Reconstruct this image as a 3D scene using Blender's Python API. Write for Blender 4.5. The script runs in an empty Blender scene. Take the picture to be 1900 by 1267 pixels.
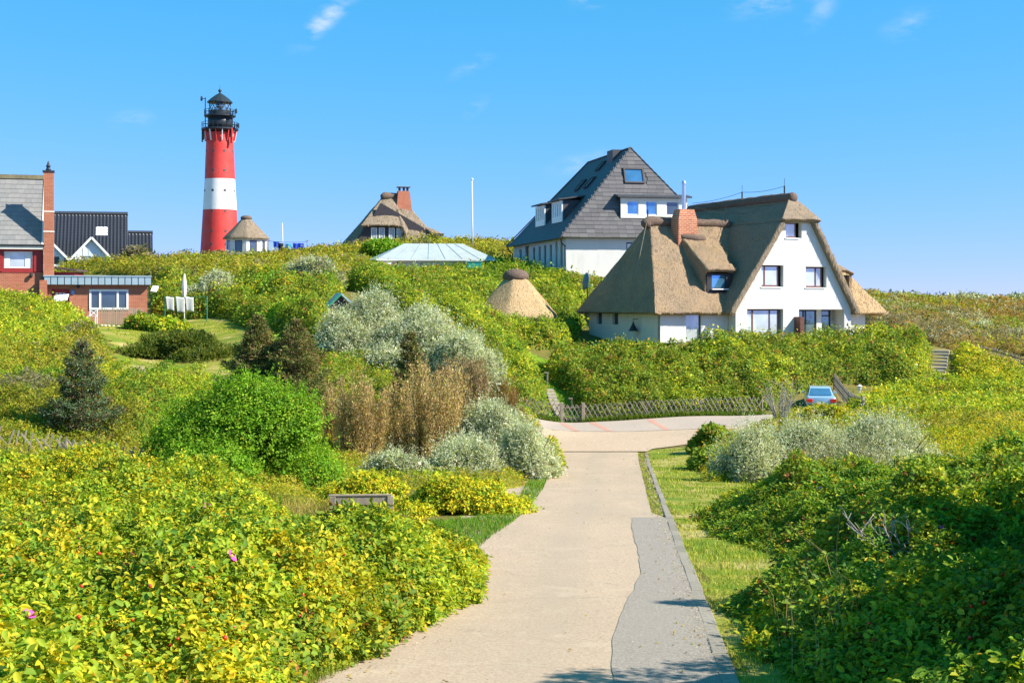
import bpy, bmesh, math, random
import numpy as np
from mathutils import Vector, Matrix, geometry
R = math.radians
random.seed(7)
rng = np.random.default_rng(11)
scn = bpy.context.scene
COL = scn.collection

# ------------------------------------------------------------------ camera
# real scale in metres; the camera stands about 2.8 m above the lane, x right, y ahead, z up
FPX, CX0, HY = 2639.0, 950.0, 560.0
cam_d = bpy.data.cameras.new("camera")
cam_d.sensor_width = 36.0
cam_d.lens = 36.0 * FPX / 1900.0
cam_d.shift_y = -(633.5 - HY) / 1900.0
cam_d.clip_start = 0.1
cam_d.clip_end = 9000
cam = bpy.data.objects.new("camera", cam_d)
COL.objects.link(cam)
cam.location = (0, 0, 0)
cam.rotation_euler = (R(90), 0, 0)
scn.camera = cam

# ------------------------------------------------------------------ sky and sun
SUN_AZ, SUN_EL = R(73.0), R(40.0)      # azimuth measured from "towards the camera" round to the right
sdir = Vector((math.sin(SUN_AZ) * math.cos(SUN_EL), -math.cos(SUN_AZ) * math.cos(SUN_EL), math.sin(SUN_EL)))
world = bpy.data.worlds.new("World")
scn.world = world
world.use_nodes = True
wn = world.node_tree.nodes
wl = world.node_tree.links
wn.clear()
wout = wn.new("ShaderNodeOutputWorld")
bg = wn.new("ShaderNodeBackground")
bg.inputs["Strength"].default_value = 0.115
sky = wn.new("ShaderNodeTexSky")
sky.sky_type = 'NISHITA'
sky.sun_disc = False
sky.sun_elevation = SUN_EL
sky.sun_rotation = math.atan2(sdir.x, sdir.y)
sky.altitude = 0
sky.air_density = 1.0
sky.dust_density = 0.15
sky.ozone_density = 4.0
wtc = wn.new("ShaderNodeTexCoord")
wsep = wn.new("ShaderNodeSeparateXYZ")
wl.new(wtc.outputs["Generated"], wsep.inputs[0])
# the camera only sees the lowest 12 degrees of sky: a clear, dry sky is deep blue down to there
lift = wn.new("ShaderNodeMath"); lift.operation = 'MULTIPLY_ADD'
lift.inputs[1].default_value = 0.95; lift.inputs[2].default_value = 0.125
wl.new(wsep.outputs["Z"], lift.inputs[0])
wcomb = wn.new("ShaderNodeCombineXYZ")
wl.new(wsep.outputs["X"], wcomb.inputs[0]); wl.new(wsep.outputs["Y"], wcomb.inputs[1]); wl.new(lift.outputs[0], wcomb.inputs[2])
wl.new(wcomb.outputs[0], sky.inputs["Vector"])
hs = wn.new("ShaderNodeHueSaturation")
hs.inputs["Saturation"].default_value = 1.1
hs.inputs["Value"].default_value = 1.0
tint = wn.new("ShaderNodeMix"); tint.data_type = 'RGBA'; tint.blend_type = 'MULTIPLY'
tint.inputs[0].default_value = 1.0
tint.inputs[7].default_value = (0.80, 0.985, 1.06, 1)
wl.new(sky.outputs[0], tint.inputs[6])
wl.new(tint.outputs[2], hs.inputs["Color"])
# clear maritime air: less red high up, an even cyan-blue down to the horizon
wss = wn.new("ShaderNodeSeparateColor"); wl.new(hs.outputs[0], wss.inputs[0])
wsc = wn.new("ShaderNodeCombineColor")
gch = None
for ch, pw, kk in ((1, 0.60, 1.43), (0, 2.0, 0.86), (2, 1.0, 1.0)):
    q1 = wn.new("ShaderNodeMath"); q1.operation = 'POWER'; q1.inputs[1].default_value = pw; wl.new(wss.outputs[ch], q1.inputs[0])
    q2 = wn.new("ShaderNodeMath"); q2.operation = 'MULTIPLY'; q2.inputs[1].default_value = kk; wl.new(q1.outputs[0], q2.inputs[0])
    if ch == 1: gch = q2.outputs[0]
    if ch == 0:
        q3 = wn.new("ShaderNodeMath"); q3.operation = 'MULTIPLY'; q3.inputs[1].default_value = 0.82; wl.new(gch, q3.inputs[0])
        q4 = wn.new("ShaderNodeMath"); q4.operation = 'MINIMUM'; wl.new(q2.outputs[0], q4.inputs[0]); wl.new(q3.outputs[0], q4.inputs[1])
        q2 = q4
    wl.new(q2.outputs[0], wsc.inputs[ch])
# thin wisps of cirrus
wmap = wn.new("ShaderNodeMapping"); wmap.inputs["Scale"].default_value = (34, 2, 90)
wmap.inputs["Rotation"].default_value = (0, R(-35), 0)
wl.new(wtc.outputs["Generated"], wmap.inputs[0])
wno = wn.new("ShaderNodeTexNoise"); wno.inputs["Scale"].default_value = 1.0; wno.inputs["Detail"].default_value = 7; wno.inputs["Roughness"].default_value = 0.62
wl.new(wmap.outputs[0], wno.inputs["Vector"])
wr = wn.new("ShaderNodeValToRGB"); wr.color_ramp.elements[0].position = 0.42; wr.color_ramp.elements[1].position = 0.75
wl.new(wno.outputs["Fac"], wr.inputs[0])
dvu = wn.new("ShaderNodeMath"); dvu.operation = 'DIVIDE'; wl.new(wsep.outputs["X"], dvu.inputs[0]); wl.new(wsep.outputs["Y"], dvu.inputs[1])
dvv = wn.new("ShaderNodeMath"); dvv.operation = 'DIVIDE'; wl.new(wsep.outputs["Z"], dvv.inputs[0]); wl.new(wsep.outputs["Y"], dvv.inputs[1])
wuv = wn.new("ShaderNodeCombineXYZ"); wl.new(dvu.outputs[0], wuv.inputs[0]); wl.new(dvv.outputs[0], wuv.inputs[1])
masks = None
for (px, py, la, lb, rot_, amp) in ((610, 28, .030, .0075, 42, .72), (590, 55, .016, .006, 60, .35), (1435, 0, .030, .010, 15, .5), (1530, 10, .02, .008, 55, .35), (1690, 45, .02, .010, 20, .30), (242, 222, .015, .006, 5, .38),
                               (880, 120, .018, .005, 30, .30), (1085, 303, .025, .007, 12, .36), (882, 200, .010, .005, 40, .30), (1100, -2, .016, .006, 5, .5)):
    mp = wn.new("ShaderNodeMapping"); mp.vector_type = 'TEXTURE'
    mp.inputs["Location"].default_value = ((px - CX0) / FPX, (HY - py) / FPX, 0)
    mp.inputs["Rotation"].default_value = (0, 0, R(rot_)); mp.inputs["Scale"].default_value = (la, lb, 1)
    wl.new(wuv.outputs[0], mp.inputs[0])
    dist = wn.new("ShaderNodeVectorMath"); dist.operation = 'LENGTH'
    wl.new(mp.outputs[0], dist.inputs[0])
    mr = wn.new("ShaderNodeMapRange"); mr.interpolation_type = 'SMOOTHSTEP'
    mr.inputs[1].default_value = 0.0; mr.inputs[2].default_value = 1.5; mr.inputs[3].default_value = amp; mr.inputs[4].default_value = 0.0
    wl.new(dist.outputs["Value"], mr.inputs[0])
    if masks is None:
        masks = mr.outputs[0]
    else:
        ad = wn.new("ShaderNodeMath"); ad.operation = 'ADD'
        wl.new(masks, ad.inputs[0]); wl.new(mr.outputs[0], ad.inputs[1]); masks = ad.outputs[0]
front = wn.new("ShaderNodeMath"); front.operation = 'GREATER_THAN'; front.inputs[1].default_value = 0.2; wl.new(wsep.outputs["Y"], front.inputs[0])
fm = wn.new("ShaderNodeMath"); fm.operation = 'MULTIPLY'; wl.new(masks, fm.inputs[0]); wl.new(front.outputs[0], fm.inputs[1]); masks = fm.outputs[0]
mm = wn.new("ShaderNodeMath"); mm.operation = 'MULTIPLY'; mm.use_clamp = True
wl.new(masks, mm.inputs[0]); wl.new(wr.outputs[0], mm.inputs[1])
cm = wn.new("ShaderNodeMix"); cm.data_type = 'RGBA'
cm.inputs[7].default_value = (4.2, 4.5, 4.9, 1)
wl.new(mm.outputs[0], cm.inputs[0]); wl.new(wsc.outputs[0], cm.inputs[6])
wl.new(cm.outputs[2], bg.inputs["Color"])
wl.new(bg.outputs[0], wout.inputs[0])

sun_d = bpy.data.lights.new("sun", 'SUN')
sun_d.energy = 5.0
sun_d.angle = R(0.55)
sun_d.color = (1.0, 0.93, 0.80)
sun = bpy.data.objects.new("sun", sun_d)
COL.objects.link(sun)
sun.rotation_euler = sdir.to_track_quat('Z', 'Y').to_euler()
sun.location = (30, -10, 60)

vs = scn.view_settings
vs.view_transform = 'Standard'
vs.look = 'None'
vs.exposure = 0.95
vs.gamma = 1.0
vs.use_curve_mapping = False
scn.cycles.max_bounces = 8
scn.cycles.diffuse_bounces = 3
scn.cycles.glossy_bounces = 3
scn.cycles.transmission_bounces = 4
scn.cycles.transparent_max_bounces = 6
scn.cycles.use_denoising = True
scn.cycles.sample_clamp_indirect = 6

# ------------------------------------------------------------------ helpers
def wx(px, d):
    return (px - CX0) / FPX * d
def P(px, py, d):
    """a point d metres ahead that shows at (px, py) in the photograph"""
    return Vector((wx(px, d), d, (HY - py) / FPX * d))

def tag(o, label=None, cat=None, group=None, kind=None):
    if label: o["label"] = label
    if cat: o["category"] = cat
    if group: o["group"] = group
    if kind: o["kind"] = kind
    return o

def thing(name, label, cat, loc=(0, 0, 0), rz=0.0, group=None):
    o = bpy.data.objects.new(name, None)
    o.empty_display_size = 0.3
    COL.objects.link(o)
    o.location = loc
    o.rotation_euler = (0, 0, rz)
    return tag(o, label, cat, group)

def link_mesh(name, me, mat, parent=None, kind=None):
    if mat is not None and not me.materials:
        me.materials.append(mat)
    o = bpy.data.objects.new(name, me)
    COL.objects.link(o)
    if parent is not None:
        o.parent = parent
    if kind: o["kind"] = kind
    return o

class MB:
    """collects faces and links them as ONE mesh object"""
    def __init__(s):
        s.v, s.f = [], []
    def add(s, vs_, fs):
        n = len(s.v)
        s.v.extend([tuple(q) for q in vs_])
        s.f.extend([tuple(i + n for i in f) for f in fs])
        return s
    def box(s, x0, x1, y0, y1, z0, z1, M=None):
        q = [Vector((x, y, z)) for z in (z0, z1) for y in (y0, y1) for x in (x0, x1)]
        if M is not None: q = [M @ p for p in q]
        return s.add(q, [(0, 2, 3, 1), (4, 5, 7, 6), (0, 1, 5, 4), (2, 6, 7, 3), (0, 4, 6, 2), (1, 3, 7, 5)])
    def bar(s, a, b, w, h, up=(0, 0, 1)):
        a, b = Vector(a), Vector(b)
        t = (b - a).normalized()
        u = Vector(up)
        sd = t.cross(u)
        if sd.length < 1e-4: sd = t.cross(Vector((0, 1, 0)))
        sd.normalize(); u = sd.cross(t).normalized()
        q = []
        for p in (a, b):
            for i, j in ((-1, -1), (1, -1), (1, 1), (-1, 1)):
                q.append(p + sd * (w / 2 * i) + u * (h / 2 * j))
        return s.add(q, [(0, 1, 2, 3), (7, 6, 5, 4), (0, 4, 5, 1), (1, 5, 6, 2), (2, 6, 7, 3), (3, 7, 4, 0)])
    def tube(s, pts, rad, seg=8, cap=True):
        pts = [Vector(p) for p in pts]
        if not hasattr(rad, '__len__'): rad = [rad] * len(pts)
        n0 = len(s.v)
        ref = None
        for i, p in enumerate(pts):
            t = (pts[min(i + 1, len(pts) - 1)] - pts[max(i - 1, 0)]).normalized()
            if ref is None:
                ref = t.cross(Vector((0, 0, 1)))
                if ref.length < 1e-3: ref = Vector((1, 0, 0))
            ref = (ref - t * ref.dot(t)).normalized()
            b = t.cross(ref)
            for k in range(seg):
                a = 2 * math.pi * k / seg
                s.v.append(tuple(p + (ref * math.cos(a) + b * math.sin(a)) * rad[i]))
        for i in range(len(pts) - 1):
            for k in range(seg):
                k2 = (k + 1) % seg
                s.f.append((n0 + i * seg + k, n0 + i * seg + k2, n0 + (i + 1) * seg + k2, n0 + (i + 1) * seg + k))
        if cap:
            s.f.append(tuple(n0 + k for k in reversed(range(seg))))
            s.f.append(tuple(n0 + (len(pts) - 1) * seg + k for k in range(seg)))
        return s
    def lathe(s, prof, seg=32, c=(0, 0, 0), phase=0.0, cap=True):
        n0 = len(s.v)
        for (r, z) in prof:
            for k in range(seg):
                a = 2 * math.pi * k / seg + phase
                s.v.append((c[0] + r * math.cos(a), c[1] + r * math.sin(a), c[2] + z))
        for i in range(len(prof) - 1):
            for k in range(seg):
                k2 = (k + 1) % seg
                s.f.append((n0 + i * seg + k, n0 + i * seg + k2, n0 + (i + 1) * seg + k2, n0 + (i + 1) * seg + k))
        if cap:
            s.f.append(tuple(n0 + k for k in reversed(range(seg))))
            s.f.append(tuple(n0 + (len(prof) - 1) * seg + k for k in range(seg)))
        return s
    def sheet(s, outer, holes, y0, th, M=None):
        """an upright slab (x, z outline, real openings) from y0 back to y0+th"""
        loops = [list(outer)] + [list(h) for h in holes]
        flat = [p for l in loops for p in l]
        tris = geometry.tessellate_polygon([[Vector((p[0], p[1], 0)) for p in l] for l in loops])
        n = len(flat)
        q = [Vector((p[0], y0, p[1])) for p in flat] + [Vector((p[0], y0 + th, p[1])) for p in flat]
        if M is not None: q = [M @ p for p in q]
        fs = []
        for t in tris:
            a, b, c = (flat[i] for i in t)
            ar = (b[0] - a[0]) * (c[1] - a[1]) - (b[1] - a[1]) * (c[0] - a[0])
            t = tuple(t) if ar > 0 else tuple(reversed(t))
            fs.append(t)
            fs.append(tuple(i + n for i in reversed(t)))
        k = 0
        for li, l in enumerate(loops):
            m = len(l)
            area = sum(l[i][0] * l[(i + 1) % m][1] - l[(i + 1) % m][0] * l[i][1] for i in range(m))
            ccw = (area > 0) == (li == 0)
            for i in range(m):
                a, b = k + i, k + (i + 1) % m
                fs.append((b, a, a + n, b + n) if ccw else (a, b, b + n, a + n))
            k += m
        return s.add(q, fs)
    def build(s, name, mat, parent=None, smooth=False, bevel=0, kind=None, seg=2):
        me = bpy.data.meshes.new(name)
        me.from_pydata(s.v, [], s.f)
        me.validate()
        if smooth:
            me.polygons.foreach_set("use_smooth", [True] * len(me.polygons))
        me.update()
        o = link_mesh(name, me, mat, parent, kind)
        if bevel:
            m = o.modifiers.new("edge", 'BEVEL'); m.width = bevel; m.segments = seg; m.limit_method = 'ANGLE'; m.angle_limit = R(35)
        if smooth == 'auto':
            pass
        return o

def rect(x0, x1, z0, z1):
    return [(x0, z0), (x1, z0), (x1, z1), (x0, z1)]

def copies(src, parent, items):
    """copies of one piece: (location, rotation, scale)"""
    for k, (loc, rot, sc) in enumerate(items):
        o = src if k == 0 else src.copy()
        if k: COL.objects.link(o)
        o.parent = parent
        o.location = loc
        o.rotation_euler = rot
        o.scale = sc

def copy_tree(o, parent=None):
    c = o.copy(); COL.objects.link(c); c.parent = parent
    for ch in list(o.children): copy_tree(ch, c)
    return c

# ------------------------------------------------------------------ numpy noise
_lat = rng.random((256, 256)).astype(np.float64)
def vnoise(x, y, s=0):
    x = np.asarray(x, float) + 37.3 * s + 1000; y = np.asarray(y, float) + 91.7 * s + 1000
    xi = np.floor(x).astype(int); yi = np.floor(y).astype(int)
    fx = x - xi; fy = y - yi
    fx = fx * fx * (3 - 2 * fx); fy = fy * fy * (3 - 2 * fy)
    a = _lat[xi % 256, yi % 256]; b = _lat[(xi + 1) % 256, yi % 256]
    c = _lat[xi % 256, (yi + 1) % 256]; d = _lat[(xi + 1) % 256, (yi + 1) % 256]
    return (a * (1 - fx) + b * fx) * (1 - fy) + (c * (1 - fx) + d * fx) * fy - 0.5
def fbm(x, y, s=0, oct=3):
    t, a = 0, 1.0
    for k in range(oct):
        t = t + a * vnoise(np.asarray(x) * 2 ** k, np.asarray(y) * 2 ** k, s + k); a *= 0.5
    return t
def sstep(a, b, x):
    t = np.clip((np.asarray(x, float) - a) / (b - a), 0, 1)
    return t * t * (3 - 2 * t)
def in_poly(x, y, poly):
    ins = np.zeros(np.shape(x), bool)
    n = len(poly)
    for i in range(n):
        x1, y1 = poly[i]; x2, y2 = poly[(i + 1) % n]
        c = ((y1 > y) != (y2 > y)) & (x < (x2 - x1) * (y - y1) / (y2 - y1 + 1e-12) + x1)
        ins ^= c
    return ins
def poly_dist(x, y, poly):
    d = np.full(np.shape(x), 1e9)
    n = len(poly)
    for i in range(n):
        x1, y1 = poly[i]; x2, y2 = poly[(i + 1) % n]
        dx, dy = x2 - x1, y2 - y1
        t = np.clip(((x - x1) * dx + (y - y1) * dy) / (dx * dx + dy * dy + 1e-12), 0, 1)
        d = np.minimum(d, np.hypot(x - x1 - t * dx, y - y1 - t * dy))
    return np.where(in_poly(x, y, poly), d, -d)

# ------------------------------------------------------------------ materials
class NT:
    def __init__(s, name):
        s.m = bpy.data.materials.new(name); s.m.use_nodes = True
        s.n = s.m.node_tree.nodes; s.l = s.m.node_tree.links
        s.b = s.n["Principled BSDF"]; s.out = s.n["Material Output"]
        s._tc = None
    def tc(s, which="Object"):
        if s._tc is None: s._tc = s.n.new("ShaderNodeTexCoord")
        return s._tc.outputs[which]
    def mapping(s, scale=(1, 1, 1), which="Object", rot=(0, 0, 0)):
        m = s.n.new("ShaderNodeMapping"); m.inputs["Scale"].default_value = scale; m.inputs["Rotation"].default_value = rot
        s.l.new(s.tc(which), m.inputs[0]); return m.outputs[0]
    def noise(s, scale, detail=4, vec=None, rough=0.55, dist=0.0):
        t = s.n.new("ShaderNodeTexNoise"); t.inputs["Scale"].default_value = scale; t.inputs["Detail"].default_value = detail
        t.inputs["Roughness"].default_value = rough; t.inputs["Distortion"].default_value = dist
        s.l.new(vec if vec is not None else s.tc(), t.inputs["Vector"]); return t.outputs["Fac"]
    def ramp(s, fac, stops):
        r = s.n.new("ShaderNodeValToRGB"); e = r.color_ramp.elements
        while len(e) < len(stops): e.new(0.5)
        for k, (p, c) in enumerate(stops):
            e[k].position = p; e[k].color = (*c, 1)
        s.l.new(fac, r.inputs[0]); return r.outputs[0]
    def mix(s, fac, a, b, mode='MIX'):
        m = s.n.new("ShaderNodeMix"); m.data_type = 'RGBA'; m.blend_type = mode
        for i, v in ((0, fac), (6, a), (7, b)):
            if isinstance(v, (int, float)): m.inputs[i].default_value = v
            elif isinstance(v, tuple): m.inputs[i].default_value = (*v, 1) if len(v) == 3 else v
            else: s.l.new(v, m.inputs[i])
        return m.outputs[2]
    def bump(s, h, strength=0.4, dist=0.02):
        b = s.n.new("ShaderNodeBump"); b.inputs["Strength"].default_value = strength; b.inputs["Distance"].default_value = dist
        s.l.new(h, b.inputs["Height"]); s.l.new(b.outputs[0], s.b.inputs["Normal"])
    def col(s, c):
        if isinstance(c, tuple): s.b.inputs["Base Color"].default_value = (*c, 1)
        else: s.l.new(c, s.b.inputs["Base Color"])
    def set(s, rough=0.6, metal=0.0, spec=0.4):
        s.b.inputs["Roughness"].default_value = rough; s.b.inputs["Metallic"].default_value = metal
        s.b.inputs["Specular IOR Level"].default_value = spec; return s

def m_plain(name, c, rough=0.6, metal=0.0, var=0.12, scale=3.0, spec=0.4):
    t = NT(name).set(rough, metal, spec)
    lo = tuple(x * (1 - var) for x in c); hi = tuple(min(1, x * (1 + var)) for x in c)
    t.col(t.ramp(t.noise(scale, 6, rough=0.65), [(0.3, lo), (0.7, hi)]))
    return t.m
def m_plaster(name, c):
    t = NT(name).set(0.85, 0, 0.2)
    lo = tuple(x * 0.84 for x in c)
    f = t.ramp(t.noise(1.1, 7, t.mapping((1, 1, 0.22)), 0.7), [(0.32, lo), (0.46, tuple(x * .96 for x in c)), (0.62, c)])
    t.col(f); t.bump(t.noise(22, 4), 0.25, 0.02)
    return t.m
def m_brick(name, c1, c2, mortar, scale=1.0, face='XZ'):
    t = NT(name).set(0.85, 0, 0.2)
    v = t.tc()
    sp = t.n.new("ShaderNodeSeparateXYZ"); t.l.new(v, sp.inputs[0])
    ad = t.n.new("ShaderNodeMath"); ad.operation = 'ADD'; t.l.new(sp.outputs[0], ad.inputs[0]); t.l.new(sp.outputs[1], ad.inputs[1])
    cb = t.n.new("ShaderNodeCombineXYZ"); t.l.new(ad.outputs[0], cb.inputs[0]); t.l.new(sp.outputs[2], cb.inputs[1])
    b = t.n.new("ShaderNodeTexBrick"); t.l.new(cb.outputs[0], b.inputs["Vector"])
    b.inputs["Color1"].default_value = (*c1, 1); b.inputs["Color2"].default_value = (*c2, 1); b.inputs["Mortar"].default_value = (*mortar, 1)
    b.inputs["Scale"].default_value = scale; b.inputs["Brick Width"].default_value = 0.25; b.inputs["Row Height"].default_value = 0.085
    b.inputs["Mortar Size"].default_value = 0.014; b.inputs["Bias"].default_value = -0.2
    n = t.noise(1.7, 5)
    t.col(t.mix(0.28, b.outputs["Color"], t.ramp(n, [(0.3, tuple(x * 0.75 for x in c1)), (0.7, tuple(min(1, x * 1.2) for x in c2))])))
    inv = t.n.new("ShaderNodeMath"); inv.operation = 'SUBTRACT'; inv.inputs[0].default_value = 1; t.l.new(b.outputs["Fac"], inv.inputs[1])
    t.bump(inv.outputs[0], 0.6, 0.01)
    return t.m
def m_thatch(name, c1, c2, c3):
    t = NT(name).set(0.95, 0, 0.1)
    fine = t.noise(14, 5, t.mapping((1, 1, 0.28)), 0.7)
    big = t.noise(0.7, 4, t.mapping((1, 1, 0.5)))
    moss = t.noise(0.45, 5)
    a = t.ramp(fine, [(0.28, tuple(x * 0.55 for x in c1)), (0.5, c1), (0.74, c2)])
    a = t.mix(t.ramp(big, [(0.38, (0, 0, 0)), (0.66, (0.75, 0.75, 0.75))]), a, c3)
    a2 = t.mix(t.ramp(moss, [(0.58, (0, 0, 0)), (0.75, (0.35, 0.35, 0.35))]), a, (0.10, 0.10, 0.035))
    t.col(a2)
    t.bump(fine, 0.9, 0.07)
    return t.m
def m_glass(name, c=(0.30, 0.45, 0.55), rough=0.06, metal=0.4):
    t = NT(name).set(rough, metal, 0.6)
    t.col(t.ramp(t.noise(0.8, 2), [(0.35, tuple(x * 0.75 for x in c)), (0.65, c)]))
    return t.m
def m_random(name, cols, rough=0.8, bump=0.3, nscale=9, spec=0.25):
    """colour differs from piece to piece"""
    t = NT(name).set(rough, 0, spec)
    oi = t.n.new("ShaderNodeObjectInfo")
    st = [(k / max(1, len(cols) - 1), c) for k, c in enumerate(cols)]
    a = t.ramp(oi.outputs["Random"], st)
    t.col(t.mix(0.45, a, t.ramp(t.noise(nscale, 5, t.tc()), [(0.3, tuple(x * 0.55 for x in cols[0])), (0.7, tuple(min(1, x * 1.35) for x in cols[-1]))])))
    t.bump(t.noise(nscale * 4, 3), bump, 0.01)
    return t.m

def m_leaf(name, trans=0.35, rough=0.5, spec=0.35):
    t = NT(name).set(rough, 0, spec)
    at = t.n.new("ShaderNodeAttribute"); at.attribute_name = "col"
    t.l.new(at.outputs["Color"], t.b.inputs["Base Color"])
    tr = t.n.new("ShaderNodeBsdfTranslucent")
    br = t.n.new("ShaderNodeMix"); br.data_type = 'RGBA'; br.blend_type = 'MULTIPLY'; br.inputs[0].default_value = 1
    t.l.new(at.outputs["Color"], br.inputs[6]); br.inputs[7].default_value = (1.35, 1.3, 0.6, 1)
    t.l.new(br.outputs[2], tr.inputs["Color"])
    mx = t.n.new("ShaderNodeMixShader"); mx.inputs[0].default_value = trans
    t.l.new(t.b.outputs[0], mx.inputs[1]); t.l.new(tr.outputs[0], mx.inputs[2])
    t.l.new(mx.outputs[0], t.out.inputs[0])
    return t.m

def m_leaf_shoot(name, trans=0.33, rough=0.6, spec=0.2):
    """leaf whose colour belongs to its shoot, with a tint of its own"""
    t = NT(name).set(rough, 0, spec)
    at = t.n.new("ShaderNodeAttribute"); at.attribute_name = "icol"; at.attribute_type = 'INSTANCER'
    tn = t.n.new("ShaderNodeAttribute"); tn.attribute_name = "col"
    c = t.mix(1.0, at.outputs["Color"], tn.outputs["Color"], 'MULTIPLY')
    t.l.new(c, t.b.inputs["Base Color"])
    tr = t.n.new("ShaderNodeBsdfTranslucent")
    t.l.new(t.mix(1.0, c, (1.35, 1.3, 0.6), 'MULTIPLY'), tr.inputs["Color"])
    mx = t.n.new("ShaderNodeMixShader"); mx.inputs[0].default_value = trans
    t.l.new(t.b.outputs[0], mx.inputs[1]); t.l.new(tr.outputs[0], mx.inputs[2])
    t.l.new(mx.outputs[0], t.out.inputs[0])
    return t.m
M = {}
M['leaf_shoot'] = m_leaf_shoot("leaf_of_shoot")
M['leaf'] = m_leaf("leaf", 0.33, 0.6, 0.2)
M['dryleaf'] = m_leaf("dry_leaf", 0.2, 0.8, 0.15)
M['needle'] = m_leaf("needle", 0.1, 0.6, 0.25)
M['bark'] = m_plain("bark", (0.11, 0.085, 0.06), 0.9, var=0.35, scale=9)
M['greybark'] = m_plain("pale_dead_wood", (0.34, 0.31, 0.27), 0.9, var=0.3, scale=9)
M['white_wall'] = m_plaster("white_plaster", (0.70, 0.685, 0.645))
M['brick'] = m_brick("red_brick", (0.40, 0.095, 0.045), (0.50, 0.16, 0.075), (0.36, 0.28, 0.21))
M['brick_old'] = m_brick("chimney_brick", (0.40, 0.10, 0.04), (0.54, 0.20, 0.09), (0.52, 0.42, 0.33), 0.62)
M['thatch'] = m_thatch("thatch_tan", (0.255, 0.185, 0.125), (0.44, 0.335, 0.225), (0.36, 0.24, 0.14))
M['thatch_grey'] = m_thatch("thatch_weathered_shade", (0.25, 0.195, 0.14), (0.42, 0.34, 0.24), (0.27, 0.215, 0.16))
M['thatch_new'] = m_thatch("thatch_pale", (0.42, 0.29, 0.155), (0.62, 0.46, 0.27), (0.50, 0.35, 0.19))
M['heather'] = m_thatch("heather_ridge", (0.15, 0.105, 0.085), (0.27, 0.20, 0.16), (0.18, 0.13, 0.10))
M['straw'] = m_leaf("straw", 0.15, 0.9, 0.1)
M['slate'] = m_random("slate_shingle", [(0.095, 0.092, 0.097), (0.13, 0.126, 0.128), (0.18, 0.172, 0.168), (0.11, 0.105, 0.106)], 0.75)
M['slate_plain'] = m_plain("slate_dark", (0.060, 0.065, 0.075), 0.6, var=0.3, scale=5)
M['shingle'] = m_random("grey_shingle", [(0.19, 0.19, 0.19), (0.24, 0.235, 0.225), (0.275, 0.265, 0.25), (0.215, 0.21, 0.20)], 0.85)
M['tile_dark'] = m_plain("glazed_dark_tile", (0.028, 0.034, 0.045), 0.5, var=0.25, scale=6, spec=0.6)
M['white_paint'] = m_plain("white_paint", (0.80, 0.80, 0.78), 0.45, var=0.05)
M['cream_paint'] = m_plain("cream_paint", (0.78, 0.74, 0.64), 0.55, var=0.07)
M['brown_frame'] = m_plain("brown_window_frame", (0.13, 0.05, 0.03), 0.5, var=0.2)
M['dark_frame'] = m_plain("dark_window_frame", (0.035, 0.03, 0.032), 0.5, var=0.2)
M['glass'] = m_glass("window_glass", (0.60, 0.66, 0.67), 0.06, 0.22)
M['glass_blue'] = m_glass("window_glass_blue", (0.13, 0.36, 0.58), 0.05, 0.6)
M['glass_dark'] = m_glass("window_glass_dark", (0.10, 0.15, 0.19), 0.06, 0.4)
M['glass_green'] = m_glass("patio_glass", (0.22, 0.33, 0.31), 0.06, 0.45)
M['curtain'] = m_plain("curtain", (0.70, 0.73, 0.74), 0.8, var=0.1, scale=2)
M['zinc'] = m_plain("zinc_sheet", (0.36, 0.47, 0.52), 0.45, 0.35, var=0.10, scale=1.5)
M['metal_roof'] = m_plain("painted_metal_roof", (0.36, 0.41, 0.41), 0.65, 0.0, var=0.12, scale=1.0)
M['steel'] = m_plain("steel", (0.55, 0.57, 0.58), 0.3, 0.8, var=0.08)
M['dark_metal'] = m_plain("dark_metal", (0.035, 0.038, 0.042), 0.5, 0.3, var=0.2)
M['red_wood'] = m_plain("red_timber", (0.30, 0.025, 0.025), 0.55, var=0.18)
def m_streaked(name, c, dirt):
    t = NT(name).set(0.55, 0, 0.3)
    n = t.noise(1.0, 6, t.mapping((1.6, 1.6, 0.10)), 0.7); n2 = t.noise(0.5, 4)
    b = t.mix(t.ramp(n2, [(0.35, (0, 0, 0)), (0.7, (0.5, 0.5, 0.5))]), c, tuple(min(1, x * 1.15 + .04) for x in c))
    t.col(t.mix(t.ramp(n, [(0.5, (0, 0, 0)), (0.72, (0.45, 0.45, 0.45))]), b, dirt))
    return t.m
M['light_red'] = m_streaked("lighthouse_red", (0.60, 0.045, 0.035), (0.40, 0.05, 0.04))
M['light_white'] = m_streaked("lighthouse_white", (0.72, 0.71, 0.69), (0.55, 0.50, 0.44))
M['light_black'] = m_plain("lighthouse_black", (0.02, 0.028, 0.035), 0.45, var=0.25)
M['wood_grey'] = m_plain("weathered_wood", (0.30, 0.25, 0.19), 0.85, var=0.3, scale=8)
M['wood_slat'] = m_random("fence_slat_wood", [(0.27, 0.22, 0.17), (0.36, 0.30, 0.22), (0.42, 0.36, 0.27), (0.30, 0.26, 0.20)], 0.9, 0.3, 12)
M['wood_dark'] = m_plain("dark_wood", (0.09, 0.06, 0.045), 0.8, var=0.3, scale=8)
M['stone'] = m_random("kerb_concrete", [(0.20, 0.175, 0.14), (0.27, 0.235, 0.19), (0.31, 0.275, 0.225)], 0.9, 0.5, 14)
M['step'] = m_random("step_concrete", [(0.38, 0.33, 0.27), (0.45, 0.39, 0.32), (0.42, 0.36, 0.29)], 0.9, 0.5, 12)

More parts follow.
